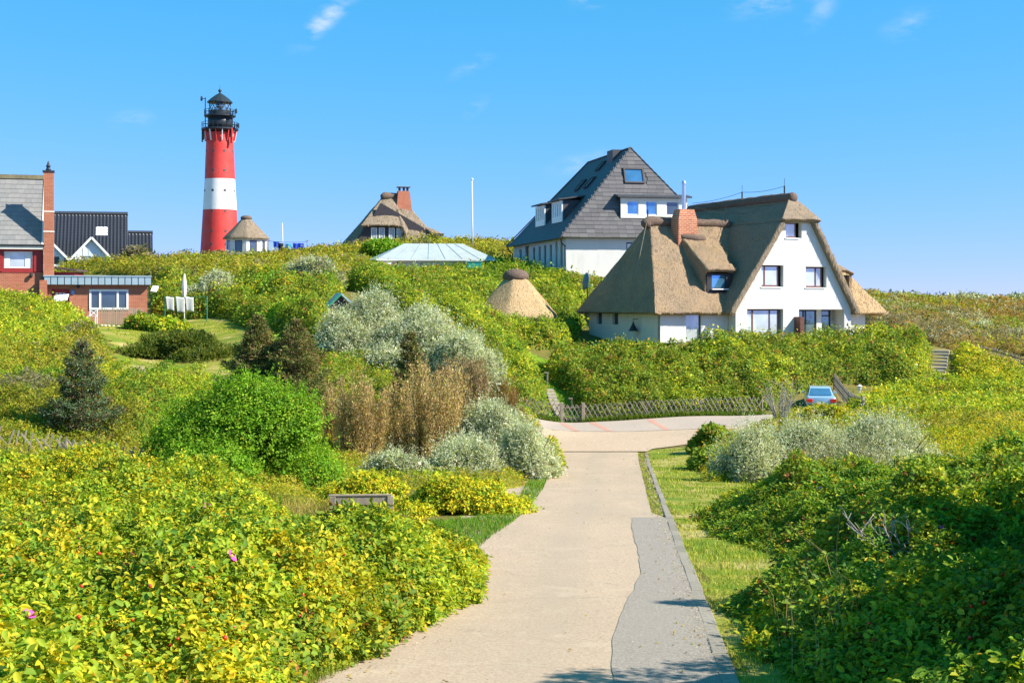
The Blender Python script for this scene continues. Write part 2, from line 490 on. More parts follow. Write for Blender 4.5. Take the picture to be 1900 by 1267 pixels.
# ------------------------------------------------------------------ lie of the land
def zr(y):                                   # the lane runs downhill away from the camera, then levels out
    y = np.asarray(y, float)
    return np.where(y < 56, -2.84 - 0.064 * y, -2.84 - 0.064 * 56 - 0.42 * (1 - np.exp(-(np.maximum(y, 56) - 56) * 0.064 / 0.42)))
def xr(y):
    return 1.0 + 0.0772 * np.asarray(y, float)
ctl = []
for y in (-30, -10, 0, 10, 20, 30, 40, 50, 60, 68):
    for dx in (-6.2, -2, 1.4):
        ctl.append((float(xr(y)) + dx, y, float(zr(y))))
for px, py, d in ((1000, 795, 78), (1100, 793, 79), (1250, 785, 80), (1400, 775, 80), (1520, 764, 82), (1660, 752, 84), (1870, 742, 83),
                  (1735, 706, 90), (1745, 652, 97.5), (1900, 692, 92), (1800, 664, 100), (1050, 783, 82.5), (1300, 769, 82.5), (1400, 766, 83),
                  (1050, 765, 84.5), (1010, 692, 91), (985, 667, 97), (930, 750, 83), (900, 660, 90), (970, 612, 103), (960, 600, 107),
                  (960, 530, 122), (1000, 504, 125), (1060, 502, 127), (900, 500, 135), (950, 484, 146), (735, 462, 190), (620, 474, 180), (800, 517, 127), (720, 520, 124), (900, 508, 130), (150, 516, 112), (250, 512, 112), (540, 490, 195), (380, 497, 190),
                  (455, 492, 205), (280, 506, 165), (100, 500, 130), (200, 503, 124), (500, 531, 110), (420, 571, 95), (300, 602, 87), (400, 606, 84.5),
                  (250, 687, 68), (190, 607, 86), (330, 650, 76), (420, 690, 68), (0, 588, 72), (90, 602, 76), (0, 690, 58), (0, 838, 44), (140, 818, 48),
                  (300, 765, 52), (130, 730, 59), (750, 708, 62), (500, 725, 56), (640, 740, 58), (880, 757, 72), (700, 880, 47), (900, 895, 45),
                  (700, 548, 95), (820, 552, 105), (850, 612, 90), (600, 612, 75), (590, 572, 88), (130, 870, 44), (1500, 870, 52), (1880, 795, 62),
                  (1620, 800, 66), (1700, 608, 130), (1700, 575, 180), (1860, 575, 220), (1640, 575, 220), (1860, 640, 125), (440, 905, 42)):
    q = P(px, py, d); ctl.append((q.x, q.y, q.z))
ctl += [(8, 18, -3.7), (10, 28, -4.4), (6, 14, -3.45), (12, 45, -5.65), (17, 45, -5.3), (14, 30, -4.2), (14, 15, -3.3), (8, 8, -3.1), (16, 60, -6.0),
        (19.85, 100, -2.85), (12, 95, -2.95), (26, 101, -3.0), (10, 104, -2.8), (20, 112, -2.7), (29, 106, -3.0), (8, 88, -5.0), (20, 90, -4.75), (14, 115, -2.0),
        (-6, 14, -3.6), (-12, 12, -3.4), (-6, 24, -4.45), (-12, 25, -4.5), (-11, 34, -5.0), (-20, 34, -4.9), (-24, 24, -4.2), (-20, 44, -5.0), (-5, 36, -5.15),
        (-30, 87, -1.5), (-40, 88, -1.4), (-40, 70, -0.6), (-36, 110, 1.6), (-52, 130, 3.0), (-60, 200, 6.5), (-75, 281, 6.5), (-58, 281, 6.5), (-30, 281, 7), (0, 200, 7.0), (10, 165, 4.5),
        (35, 160, -0.5), (60, 120, -3.0), (50, 95, -4.2), (45, 70, -5.2), (40, 45, -4.5), (35, 20, -3.5), (40, 260, -2.5), (80, 260, -2.5), (110, 235, -2.5), (0, 300, 5.5),
        (-110, 250, 5.0), (-80, 120, 2.0), (-60, 60, -2.0), (-50, 20, -4.0), (-40, -20, -3.0), (40, -20, -2.0), (90, 60, -4.0), (-20, 300, 6)]
ctl = np.array(ctl)
def _tps(r2):
    return 0.5 * r2 * np.log(r2 + 1e-9)
_n = len(ctl)
_S = 20.0
_X = ctl[:, :2] / _S
_D = ((_X[:, None, :] - _X[None, :, :]) ** 2).sum(-1)
_A = np.zeros((_n + 3, _n + 3))
_A[:_n, :_n] = _tps(_D) + np.eye(_n) * 0.004
_A[:_n, _n] = 1; _A[:_n, _n + 1:] = _X; _A[_n, :_n] = 1; _A[_n + 1:, :_n] = _X.T
_W = np.linalg.solve(_A, np.concatenate([ctl[:, 2], np.zeros(3)]))
def _rbf(x, y):
    x = np.atleast_1d(np.asarray(x, float)).ravel() / _S; y = np.atleast_1d(np.asarray(y, float)).ravel() / _S
    out = _W[_n] + _W[_n + 1] * x + _W[_n + 2] * y
    for i0 in range(0, len(x), 40000):
        sl = slice(i0, i0 + 40000)
        r2 = (x[sl, None] - _X[None, :, 0]) ** 2 + (y[sl, None] - _X[None, :, 1]) ** 2
        out[sl] += _tps(r2) @ _W[:_n]
    return out
def gz(x, y):
    """height of the ground"""
    x = np.atleast_1d(np.asarray(x, float)); y = np.atleast_1d(np.asarray(y, float))
    x, y = np.broadcast_arrays(x, y)
    sh = x.shape
    x = x.ravel(); y = y.ravel()
    cx = np.clip(x, -110, 110); cy = np.clip(y, -30, 300)
    z = np.clip(_rbf(cx, cy), -8, 9)
    z = z + 0.10 * fbm(x * 0.35, y * 0.35, 5, 2) * sstep(0, 1, 1)
    off = np.maximum(np.maximum(xr(y) - 4.0 - x, x - xr(y)), 0)
    t = sstep(0.3, 3.0, off) * 1.0
    t = np.maximum(t, sstep(62, 76, y))
    z = zr(y) * (1 - t) + z * t
    far = np.maximum(sstep(300, 700, np.abs(y)), sstep(110, 400, np.abs(x)))
    z = z * (1 - far) + (-6.0) * far
    return z.reshape(sh)
def g1(x, y):
    return float(gz(x, y)[0])
def Gp(px, d):
    x = wx(px, d); return Vector((x, d, g1(x, d)))

def grid_mesh(name, X, Y, Z, mat, parent=None, kind=None, smooth=True):
    n, m = X.shape
    co = np.stack([X, Y, Z], -1).reshape(-1, 3)
    idx = np.arange(n * m).reshape(n, m)
    f = np.stack([idx[:-1, :-1], idx[:-1, 1:], idx[1:, 1:], idx[1:, :-1]], -1).reshape(-1, 4)
    me = np_mesh(name, co, f)
    if smooth: me.polygons.foreach_set("use_smooth", np.ones(len(f), bool))
    return link_mesh(name, me, mat, parent, kind)

def np_mesh(name, co, f, col=None):
    me = bpy.data.meshes.new(name)
    me.vertices.add(len(co)); me.vertices.foreach_set("co", np.asarray(co, np.float32).ravel())
    k = f.shape[1]
    me.loops.add(f.size); me.loops.foreach_set("vertex_index", np.asarray(f, np.int32).ravel())
    me.polygons.add(len(f)); me.polygons.foreach_set("loop_start", np.arange(0, f.size, k, dtype=np.int32))
    if col is not None:
        a = me.attributes.new("col", 'FLOAT_COLOR', 'FACE')
        c4 = np.ones((len(f), 4), np.float32); c4[:, :3] = col
        a.data.foreach_set("color", c4.ravel())
    me.update(calc_edges=True)
    return me

# ground: one sheet to the horizon
t = NT("dune_ground").set(0.95, 0, 0.1)
n1 = t.noise(0.12, 5); n2 = t.noise(1.6, 6); n3 = t.noise(14, 4)
g = t.ramp(n1, [(0.35, (0.115, 0.125, 0.022)), (0.5, (0.20, 0.165, 0.035)), (0.68, (0.27, 0.20, 0.075))])
g = t.mix(t.ramp(n2, [(0.4, (0, 0, 0)), (0.65, (0.8, 0.8, 0.8))]), g, (0.08, 0.115, 0.016))
g = t.mix(t.ramp(n3, [(0.35, (0.5, 0.5, 0.5)), (0.7, (0, 0, 0))]), g, (0.17, 0.14, 0.055))
t.col(g); t.bump(n3, 0.8, 0.06)
M['ground'] = t.m
ys = np.concatenate([np.linspace(-60, 4, 17)[:-1], np.linspace(4, 112, 170)[:-1], np.linspace(112, 320, 110)[:-1], np.geomspace(320, 6000, 26)])
us = np.linspace(-1, 1, 171); us = np.sign(us) * np.abs(us) ** 1.15
Yg = np.repeat(ys[:, None], len(us), 1)
Xg = us[None, :] * (26 + np.abs(Yg) * 0.62) + np.clip(Yg, 0, 70) * 0.077
ground = grid_mesh("ground", Xg, Yg, gz(Xg, Yg), M['ground'])
tag(ground, "dune ground of sand and rough grass under the thickets", "ground", kind="structure")

# ------------------------------------------------------------------ lane, patch, kerb, apron, cross lane
def sheet_between(name, ysv, xl, xrr, mat, lift, nx=8, wob=0.0, thick=0.0):
    ysv = np.asarray(ysv, float)
    xl = np.asarray(xl, float); xrr = np.asarray(xrr, float)
    u = np.linspace(0, 1, nx)[None, :]
    X = xl[:, None] * (1 - u) + xrr[:, None] * u
    Y = np.repeat(ysv[:, None], nx, 1)
    Z = gz(X, Y) + lift
    return grid_mesh(name, X, Y, Z, mat)

t = NT("old_asphalt").set(0.9, 0, 0.2)
fine = t.noise(26, 4, rough=0.8); mid = t.noise(0.55, 5, t.mapping((1, 0.35, 1))); blot = t.noise(3.2, 5)
c = t.ramp(fine, [(0.3, (0.275, 0.198, 0.135)), (0.48, (0.435, 0.322, 0.225)), (0.68, (0.575, 0.44, 0.32))])
c = t.mix(t.ramp(mid, [(0.35, (0.35, 0.35, 0.35)), (0.65, (0, 0, 0))]), c, (0.29, 0.24, 0.18))
c = t.mix(t.ramp(blot, [(0.56, (0, 0, 0)), (0.72, (0.35, 0.35, 0.35))]), c, (0.44, 0.37, 0.275))
vor = t.n.new("ShaderNodeTexVoronoi"); vor.feature = 'DISTANCE_TO_EDGE'; vor.inputs["Scale"].default_value = 0.28
dn = t.n.new("ShaderNodeVectorMath"); dn.operation = 'ADD'
nn = t.n.new("ShaderNodeTexNoise"); nn.inputs["Scale"].default_value = 1.4; nn.inputs["Detail"].default_value = 4
t.l.new(t.tc(), nn.inputs["Vector"]); t.l.new(t.tc(), dn.inputs[0]); t.l.new(nn.outputs["Color"], dn.inputs[1]); t.l.new(dn.outputs[0], vor.inputs["Vector"])
c = t.mix(t.ramp(vor.outputs["Distance"], [(0.0, (0.28, 0.28, 0.28)), (0.006, (0, 0, 0))]), c, (0.15, 0.125, 0.10))
trk = t.n.new("ShaderNodeTexWave"); trk.wave_type = 'BANDS'; trk.bands_direction = 'X'; trk.inputs["Scale"].default_value = 0.165; trk.inputs["Distortion"].default_value = 1.2; trk.inputs["Detail"].default_value = 2; trk.inputs["Detail Scale"].default_value = 0.4
t.l.new(t.mapping((1, 1, 1), rot=(0, 0, 0.077)), trk.inputs["Vector"])
c = t.mix(t.ramp(trk.outputs["Fac"], [(0.45, (0, 0, 0)), (0.95, (0.28, 0.28, 0.28))]), c, (0.33, 0.27, 0.205))
sp = t.noise(5.5, 3, rough=0.9)
c = t.mix(t.ramp(sp, [(0.67, (0, 0, 0)), (0.72, (0.4, 0.4, 0.4))]), c, (0.19, 0.155, 0.12))
sd_n = t.noise(0.8, 5, rough=0.7)
c = t.mix(t.ramp(sd_n, [(0.55, (0, 0, 0)), (0.72, (0.55, 0.55, 0.55))]), c, (0.52, 0.42, 0.30))
t.col(c); t.bump(fine, 0.5, 0.01)
M['asphalt'] = t.m
t = NT("patch_asphalt").set(0.9, 0, 0.2)
fine = t.noise(30, 4, rough=0.8)
c = t.ramp(fine, [(0.3, (0.165, 0.138, 0.118)), (0.52, (0.288, 0.248, 0.21)), (0.70, (0.42, 0.365, 0.31))])
c = t.mix(t.ramp(t.noise(0.9, 5), [(0.4, (0, 0, 0)), (0.7, (0.4, 0.4, 0.4))]), c, (0.29, 0.262, 0.225))
t.col(c); t.bump(fine, 0.5, 0.01)
M['patch'] = t.m
t = NT("sand_gravel").set(0.95, 0, 0.1)
fine = t.noise(11, 6, rough=0.8)
c = t.ramp(fine, [(0.32, (0.26, 0.18, 0.12)), (0.48, (0.46, 0.345, 0.245)), (0.7, (0.58, 0.455, 0.34))])
t.col(c); t.bump(fine, 0.8, 0.03)
M['gravel'] = t.m
t = NT("lane_paving").set(0.9, 0, 0.2)
fine = t.noise(9, 5, rough=0.75)
c = t.ramp(fine, [(0.3, (0.34, 0.27, 0.22)), (0.7, (0.47, 0.39, 0.33))])
t.col(c); M['paving'] = t.m
M['red_paver'] = m_plain("red_paver", (0.50, 0.26, 0.19), 0.9, var=0.15, scale=10)

yv = np.concatenate([np.linspace(-30, 10, 15), np.linspace(10.5, 66, 112)])
jag = 0.05 * fbm(yv * 1.6, yv * 0, 3, 3)
lbite = -0.55 * np.exp(-((yv - 26.5) / 1.6) ** 2) - 0.18 * sstep(25, 28, yv) * (1 - sstep(36, 48, yv))
road = sheet_between("road", yv, xr(yv) - 4.02 + jag * 2 + lbite, xr(yv) - 0.02 + 0.03 * fbm(yv * 2, yv * 0, 8) - 0.28 * sstep(32, 34, yv), M['asphalt'], 0.012, 10)
tag(road, "pale worn asphalt lane running downhill between the thickets", "road", kind="structure")
yp = np.linspace(-6, 32.3, 130)
pl = np.interp(yp, [-6, 10, 14.1, 16, 18.7, 22, 24.5, 27.6, 30.8, 32.3], [-1.15, -1.12, -1.09, -1.12, -0.97, -0.72, -0.70, -0.76, -0.80, -0.74]) + 0.035 * fbm(yp * 2.2, yp * 0, 17, 3)
patch = sheet_between("road_patch", yp, xr(yp) + pl, xr(yp) + 0.04 + 0 * yp, M['patch'], 0.020, 5)
tag(patch, "grey asphalt repair strip along the lane's kerb", "road", kind="structure")
# sandy verge worn along the lane's outer edge
ysd = np.linspace(24, 50, 60)
verge = sheet_between("sandy_verge", ysd, xr(ysd) - 4.0 - 0.75 * np.sin((ysd - 24) / 26 * math.pi) ** 0.6 - 0.5 * np.exp(-((ysd - 26) / 2.0) ** 2) + 0.1 * fbm(ysd, ysd * 0, 4), xr(ysd) - 3.9, M['gravel'], 0.006, 5)
tag(verge, "worn strip of pale sand at the lane's edge by the grass", "verge", kind="structure")
ya = np.linspace(63.5, 76.4, 40)
apron = sheet_between("gravel_apron", ya, np.interp(ya, [63.5, 66, 70, 76.4], [xr(63.5) - 4.1, 0.9, 0.0, -1.2]) + 0.1 * fbm(ya * 2, ya * 0, 2),
                      np.interp(ya, [63.5, 65, 67.5, 70, 76.4], [xr(63.5) + 0.1, 6.5, 8.6, 10.0, 13.5]) + 0.12 * fbm(ya * 2, ya * 0, 6), M['gravel'], 0.045, 14)
tag(apron, "pinkish gravel apron where the lane meets the cross lane", "gravel", kind="structure")
yc = np.linspace(76.3, 81.7, 16)
cross = sheet_between("cross_lane", yc, np.full(16, -1.8), 21.0 + 0 * yc, M['paving'], 0.060, 60)
tag(cross, "paved cross lane in front of the lattice fence", "road", kind="structure")
for pxa, pxb in ((1044, 1071), (1098, 1131), (1206, 1238)):
    yq = np.linspace(81.5, 76.45, 10)
    xa = np.linspace(wx(pxa, 81.5), wx(pxb, 76.45), 10)
    o = sheet_between("marking_strip", yq[::-1], (xa - 0.16)[::-1], (xa + 0.16)[::-1], M['red_paver'], 0.066, 3)
    o.parent = cross
# concrete kerb stones beside the repair strip
kerb = thing("kerb", "row of concrete kerb stones along the lane's grassy side", "kerb")
kerb["kind"] = "structure"
kb = MB().box(-0.085, 0.085, 0, 0.97, -0.2, 0.0)
first = kb.build("stone", M['stone'], kerb, bevel=0.012)
items = []
y = 8.5
rot = -math.atan(0.0772)
while y < 64.5:
    x = float(xr(y)) + 0.075
    up = 0.028
    items.append(((x + random.uniform(-.012, .012), y, float(zr(y)) + up + random.uniform(-.008, .008)), (math.atan(-0.064), 0, rot + random.uniform(-.012, .012)), (1 if y < 33 else 0.8, 1, 1)))
    y += 0.985
copies(first, kerb, items)

def ground_patch(name, label, cat, poly, mat, lift, cell=.4):
    xs = [p[0] for p in poly]; ys_ = [p[1] for p in poly]
    gx = np.arange(min(xs) - cell, max(xs) + cell * 2, cell); gy = np.arange(min(ys_) - cell, max(ys_) + cell * 2, cell)
    X, Y = np.meshgrid(gx, gy)
    ok = poly_dist(X, Y, poly) + .3 * fbm(X * .8, Y * .8, 3, 2) > 0
    Z = gz(X, Y) + lift
    idg = np.arange(X.size).reshape(X.shape)
    fq = np.stack([idg[:-1, :-1], idg[:-1, 1:], idg[1:, 1:], idg[1:, :-1]], -1).reshape(-1, 4)
    fq = fq[ok.ravel()[fq].any(1)]
    used = np.unique(fq); rm = np.full(X.size, -1); rm[used] = np.arange(len(used))
    me = np_mesh(name, np.stack([X, Y, Z], -1).reshape(-1, 3)[used], rm[fq])
    me.polygons.foreach_set("use_smooth", np.ones(len(fq), bool))
    return tag(link_mesh(name, me, mat), label, cat, kind="structure")
t = NT("turf").set(0.95, 0, 0.1)
n1 = t.noise(0.7, 5); n3_ = t.noise(16, 4)
g = t.ramp(n1, [(0.33, (0.12, 0.20, 0.02)), (0.47, (0.21, 0.24, 0.03)), (0.56, (0.35, 0.30, 0.07)), (0.66, (0.50, 0.39, 0.17))])
g = t.mix(t.ramp(n3_, [(0.35, (0.45, 0.45, 0.45)), (0.7, (0, 0, 0))]), g, (0.10, 0.15, 0.015))
t.col(g); t.bump(n3_, 0.8, 0.05)
M['turf'] = t.m
t = NT("turf_green").set(0.95, 0, 0.1)
n1 = t.noise(0.9, 5); n3_ = t.noise(16, 4)
g = t.ramp(n1, [(0.33, (0.10, 0.20, 0.015)), (0.65, (0.20, 0.29, 0.022))])
t.col(g); t.bump(n3_, 0.8, 0.05)
M['turf_green'] = t.m

# ------------------------------------------------------------------ building helpers
def window(parent, x0, x1, z0, z1, y, fmat, gmat, cols=(1,), rows=(1,), fw=0.07, th=0.06, Mx=None, name="window", sill=None, label=None):
    """window > frame bars with real openings, and one pane for each opening"""
    W, H = x1 - x0, z1 - z0
    holes = []
    sx = sum(cols); sz = sum(rows)
    xs = x0 + fw; aw = W - fw * (len(cols) + 1); ah = H - fw * (len(rows) + 1)
    for c_ in cols:
        w = aw * c_ / sx
        zs = z0 + fw
        for r_ in rows:
            h = ah * r_ / sz
            holes.append(rect(xs, xs + w, zs, zs + h)); zs += h + fw
        xs += w + fw
    f = MB().sheet(rect(x0, x1, z0, z1), holes, y, th, Mx).build(name, fmat, parent)
    for h in holes:
        MB().sheet([(h[0][0] - .01, h[0][1] - .01), (h[1][0] + .01, h[1][1] - .01), (h[2][0] + .01, h[2][1] + .01), (h[3][0] - .01, h[3][1] + .01)], [], y + th * 0.45, 0.012, Mx).build("pane", gmat, f)
    if sill is not None:
        b = MB(); b.box(x0 - .08, x1 + .08, y - sill, y + th * 0.3, z0 - 0.09, z0 - 0.01, Mx)
        b.build("sill", M['white_paint'], f)
    return f

def n3(p, s=1.0, k=0):
    x, y, z = p
    return float(fbm([x * s + z * 0.61 * s], [y * s + z * 0.83 * s], k, 3)[0])

def thatch(name, a, b, c, d, th, mat, parent, nu=14, nv=14, straw=900, slen=0.30, bulge=0.0, rough=0.06, sw=0.035, sag=0.0, bevel=0.13):
    """thick thatched plane: a, b along the eaves, c, d along the top (c above b); rough, rounded, with loose straw"""
    a, b, c, d = Vector(a), Vector(b), Vector(c), Vector(d)
    nrm = ((b - a).cross(d - a) if (d - a).length > 1e-4 else (b - a).cross(c - a)).normalized()
    if nrm.length < .5: nrm = (b - a).cross(c - a).normalized()
    vs_, fs = [], []
    for lay in (0, 1):
        for j in range(nv + 1):
            v = j / nv
            for i in range(nu + 1):
                u = i / nu
                p = (a * (1 - u) + b * u) * (1 - v) + (d * (1 - u) + c * u) * v
                p = p - nrm * (sag * 4 * v * (1 - v)) + nrm * bulge * math.sin(math.pi * u) * (1 - v)
                if lay == 0:
                    p = p + nrm * (rough * 1.6 * n3(p, 1.1, 3) + rough * n3(p, 4.0, 9))
                else:
                    p = p - nrm * th
                    if j == 0: p = p + (d - a).normalized() * 0.12
                vs_.append(p)
    w = nu + 1
    n = w * (nv + 1)
    for j in range(nv):
        for i in range(nu):
            q = (j * w + i, j * w + i + 1, (j + 1) * w + i + 1, (j + 1) * w + i)
            fs.append(q); fs.append(tuple(k + n for k in reversed(q)))
    for i in range(nu):
        fs.append((i + 1, i, i + n, i + 1 + n)); k = nv * w
        fs.append((k + i, k + i + 1, k + i + 1 + n, k + i + n))
    for j in range(nv):
        fs.append((j * w, (j + 1) * w, (j + 1) * w + n, j * w + n))
        fs.append(((j + 1) * w + nu, j * w + nu, j * w + nu + n, (j + 1) * w + nu + n))
    me = bpy.data.meshes.new(name)
    me.from_pydata([tuple(p) for p in vs_], [], fs); me.validate()
    bm = bmesh.new(); bm.from_mesh(me)
    bmesh.ops.remove_doubles(bm, verts=bm.verts, dist=1e-4)
    bmesh.ops.recalc_face_normals(bm, faces=bm.faces)
    bm.to_mesh(me); bm.free()
    me.polygons.foreach_set("use_smooth", [True] * len(me.polygons))
    o = link_mesh(name, me, mat, parent)
    if bevel:
        m = o.modifiers.new("edge", 'BEVEL'); m.width = bevel; m.segments = 3; m.limit_method = 'ANGLE'; m.angle_limit = R(50)
    return o

def roll(name, pts, r, parent, mat=None, seg=12, squash=1.0):
    """rounded heather roll along a ridge"""
    pp = []
    rr = []
    n = max(4, int(sum((Vector(pts[i + 1]) - Vector(pts[i])).length for i in range(len(pts) - 1)) / 0.22))
    for k in range(n + 1):
        t_ = k / n * (len(pts) - 1); i = min(int(t_), len(pts) - 2); f = t_ - i
        p = Vector(pts[i]) * (1 - f) + Vector(pts[i + 1]) * f
        e = min(k, n - k)
        pp.append(p + Vector((0, 0, 0.05 * n3(p, 1.7, 2)))); rr.append(r * (0.62 if e == 0 else 0.92 if e == 1 else 1.0) * (1 + 0.16 * n3(p, 3.0, 4)))
    return MB().tube(pp, rr, seg).build(name, mat or M['heather'], parent, smooth=True)

# ------------------------------------------------------------------ thatched white gable house
H7 = thing("thatched_house", "white thatched house with big gable and brick chimney above the rose hedge", "house", (19.85, 100.0, -2.80), R(23))
EV = 2.05
gable_out = [(-4.8, 0), (4.8, 0), (4.8, 2.50), (1.62, 8.62), (-1.08, 8.62), (-4.8, 2.55)]
GW = [rect(-0.72, 0.62, 7.28, 8.36), rect(-2.72, -0.90, 3.84, 5.36), rect(0.95, 2.72, 3.80, 5.28), rect(-3.88, -0.92, 0.25, 2.30), rect(0.38, 4.25, 0.05, 2.26)]
MB().sheet(gable_out, GW, 0.0, 0.42).build("gable_wall", M['white_wall'], H7)
window(H7, -0.72, 0.30, 7.30, 8.36, 0.26, M['brown_frame'], M['glass'], (1,), (1,), 0.09, sill=0.32)
window(H7, -2.72, -1.15, 3.86, 5.36, 0.26, M['brown_frame'], M['glass'], (0.25, 1), (1,), 0.11, sill=0.32)
window(H7, 0.95, 2.50, 3.82, 5.28, 0.26, M['brown_frame'], M['glass'], (1, 0.45), (1,), 0.11, sill=0.32)
window(H7, -3.88, -1.14, 0.27, 2.30, 0.26, M['brown_frame'], M['glass'], (0.33, 1, 0.45), (1,), 0.11)
rb = MB().box(-3.9, 4.3, 1.45, 1.6, 0, 2.4).build("porch_back_wall", M['white_wall'], H7)
rb = MB().box(0.33, 4.3, 0.43, 1.45, 2.28, 2.4).build("porch_ceiling", M['cream_paint'], H7)
MB().box(4.27, 4.36, 0.43, 1.45, 0.0, 2.28).build("porch_side_wall", M['cream_paint'], H7)
MB().box(2.40, 2.82, 0.75, 1.40, 0.0, 2.27).build("porch_pier", M['cream_paint'], H7)
window(H7, 0.42, 2.38, 0.06, 2.24, 0.80, M['dark_frame'], M['glass_green'], (1, 0.12, 1), (1,), 0.11, name="patio_door")
window(H7, 2.90, 3.72, 0.06, 2.22, 0.95, M['dark_frame'], M['glass_green'], (1,), (1, 0.18), 0.09, name="patio_door")
MB().box(-0.02, 0.30, -0.75, -0.02, 0.0, 1.75).build("windbreak_panel", M['brown_frame'], H7)
# side and wing walls
MB().box(-4.78, -4.40, 0.44, 15.0, 0, 2.6).build("side_wall", M['white_wall'], H7)
MB().box(4.40, 4.78, 0.44, 15.0, 0, 2.6).build("side_wall", M['white_wall'], H7)
MB().sheet(rect(-10.16, -4.80, 0, 2.45), [rect(-8.15, -6.95, 0.0, 2.28)], 1.0, 0.35).build("wing_wall", M['white_wall'], H7)
MB().sheet(rect(4.80, 8.29, 0, 2.45), [rect(4.95, 5.75, 0.05, 2.2)], 3.0, 0.35).build("wing_wall", M['white_wall'], H7)
window(H7, 4.97, 5.73, 0.06, 2.18, 3.12, M['brown_frame'], M['glass_dark'], (1,), (1,), 0.10, name="wing_door")
MB().box(8.0, 8.28, 3.36, 11.0, 0, 2.45).build("wing_end_wall", M['white_wall'], H7)
dr = window(H7, -8.13, -6.97, 0.02, 2.26, 1.16, M['brown_frame'], M['glass'], (1,), (1,), 0.07, name="glazed_door")
MW = Matrix.Translation((-10.16, 12.0, 0)) @ Matrix.Rotation(R(-90), 4, 'Z')      # wing end: local x runs from back to front
MB().sheet(rect(0, 10.99, 0, 2.45), [rect(1.25, 2.15, 1.15, 2.12), rect(3.85, 4.75, 1.15, 2.12)], 0, 0.34, MW).build("wing_end_wall", M['white_wall'], H7)
window(H7, 1.27, 2.13, 1.17, 2.10, 0.20, M['brown_frame'], M['glass_dark'], (1,), (1,), 0.07, Mx=MW)
window(H7, 3.87, 4.73, 1.17, 2.10, 0.20, M['brown_frame'], M['glass_dark'], (1,), (1,), 0.07, Mx=MW)
# roofs
RZ = 10.15
tm = M['thatch']
# main left slope and right slope, their verge standing 0.35 m proud of the gable
tm = M['thatch_grey']  # greyer thatch on both slopes paints in the left slope's shade
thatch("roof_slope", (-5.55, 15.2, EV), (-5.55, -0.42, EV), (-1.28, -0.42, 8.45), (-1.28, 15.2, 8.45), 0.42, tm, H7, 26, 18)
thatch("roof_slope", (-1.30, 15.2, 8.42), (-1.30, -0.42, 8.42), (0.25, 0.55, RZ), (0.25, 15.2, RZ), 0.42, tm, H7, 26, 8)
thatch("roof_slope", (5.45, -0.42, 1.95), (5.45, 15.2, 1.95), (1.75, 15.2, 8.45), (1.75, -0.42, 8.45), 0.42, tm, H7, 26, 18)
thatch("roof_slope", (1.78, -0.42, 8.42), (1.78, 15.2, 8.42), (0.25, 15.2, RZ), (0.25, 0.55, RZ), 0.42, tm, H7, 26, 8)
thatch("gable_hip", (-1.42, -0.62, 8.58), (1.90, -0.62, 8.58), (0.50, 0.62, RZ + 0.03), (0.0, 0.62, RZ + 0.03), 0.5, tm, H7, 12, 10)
roll("ridge_roll", [(0.25, 0.35, RZ + 0.02), (0.25, 4, RZ + 0.06), (0.25, 15.1, RZ + 0.02)], 0.36, H7)
tm = M['thatch']
# left wing
WR = 8.5
thatch("wing_roof", (-10.95, 0.25, EV), (-3.2, 0.25, EV), (-0.8, 6.5, WR), (-8.0, 6.5, WR), 0.42, tm, H7, 24, 18)
thatch("wing_hip", (-10.95, 12.75, EV), (-10.95, 0.25, EV), (-7.95, 6.5, WR), (-8.05, 6.52, WR), 0.42, tm, H7, 22, 16, sag=0.05)
thatch("wing_roof", (-3.2, 12.75, EV), (-10.95, 12.75, EV), (-8.0, 6.5, WR), (-0.8, 6.5, WR), 0.42, tm, H7, 18, 12)
roll("wing_ridge_roll", [(-8.5, 6.5, WR - 0.25), (-8.1, 6.5, WR + 0.08), (-5.9, 6.5, WR + 0.1)], 0.40, H7)
roll("wing_ridge_roll", [(-4.9, 6.5, WR + 0.08), (-1.15, 6.5, WR + 0.02)], 0.34, H7)
roll("chimney_roll", [(-6.35, 5.15, WR - 0.95), (-5.3, 4.85, WR - 1.15), (-4.4, 4.75, WR - 1.15)], 0.30, H7)
# left dormer
thatch("dormer_roof", (-6.35, 1.15, 5.02), (-4.05, 1.15, 5.00), (-3.2, 5.2, 7.6), (-6.2, 5.2, 7.6), 0.38, tm, H7, 14, 12, bulge=0.10)
thatch("dormer_cheek", (-6.36, 1.65, 3.0), (-6.16, 1.60, 3.0), (-6.15, 1.60, 4.85), (-6.3, 1.65, 4.85), 0.2, tm, H7, 3, 6, bevel=0.04)
MB().add([(-6.30, 1.60, 3.25), (-6.30, 1.60, 5.0), (-6.2, 5.3, 7.5), (-6.45, 3.6, 5.3)], [(0, 3, 2, 1)]).build("dormer_cheek", tm, H7)
MB().add([(-4.12, 1.60, 3.25), (-4.12, 1.60, 5.0), (-3.3, 5.3, 7.5), (-3.9, 3.6, 5.3)], [(0, 1, 2, 3)]).build("dormer_cheek", tm, H7)
MB().sheet(rect(-6.15, -4.15, 3.1, 4.78), [rect(-5.80, -4.62, 3.72, 4.70)], 1.55, 0.2).build("dormer_front", M['dark_frame'], H7)
window(H7, -5.79, -4.63, 3.73, 4.69, 1.60, M['dark_frame'], M['glass_blue'], (1,), (1,), 0.05, sill=0.3)
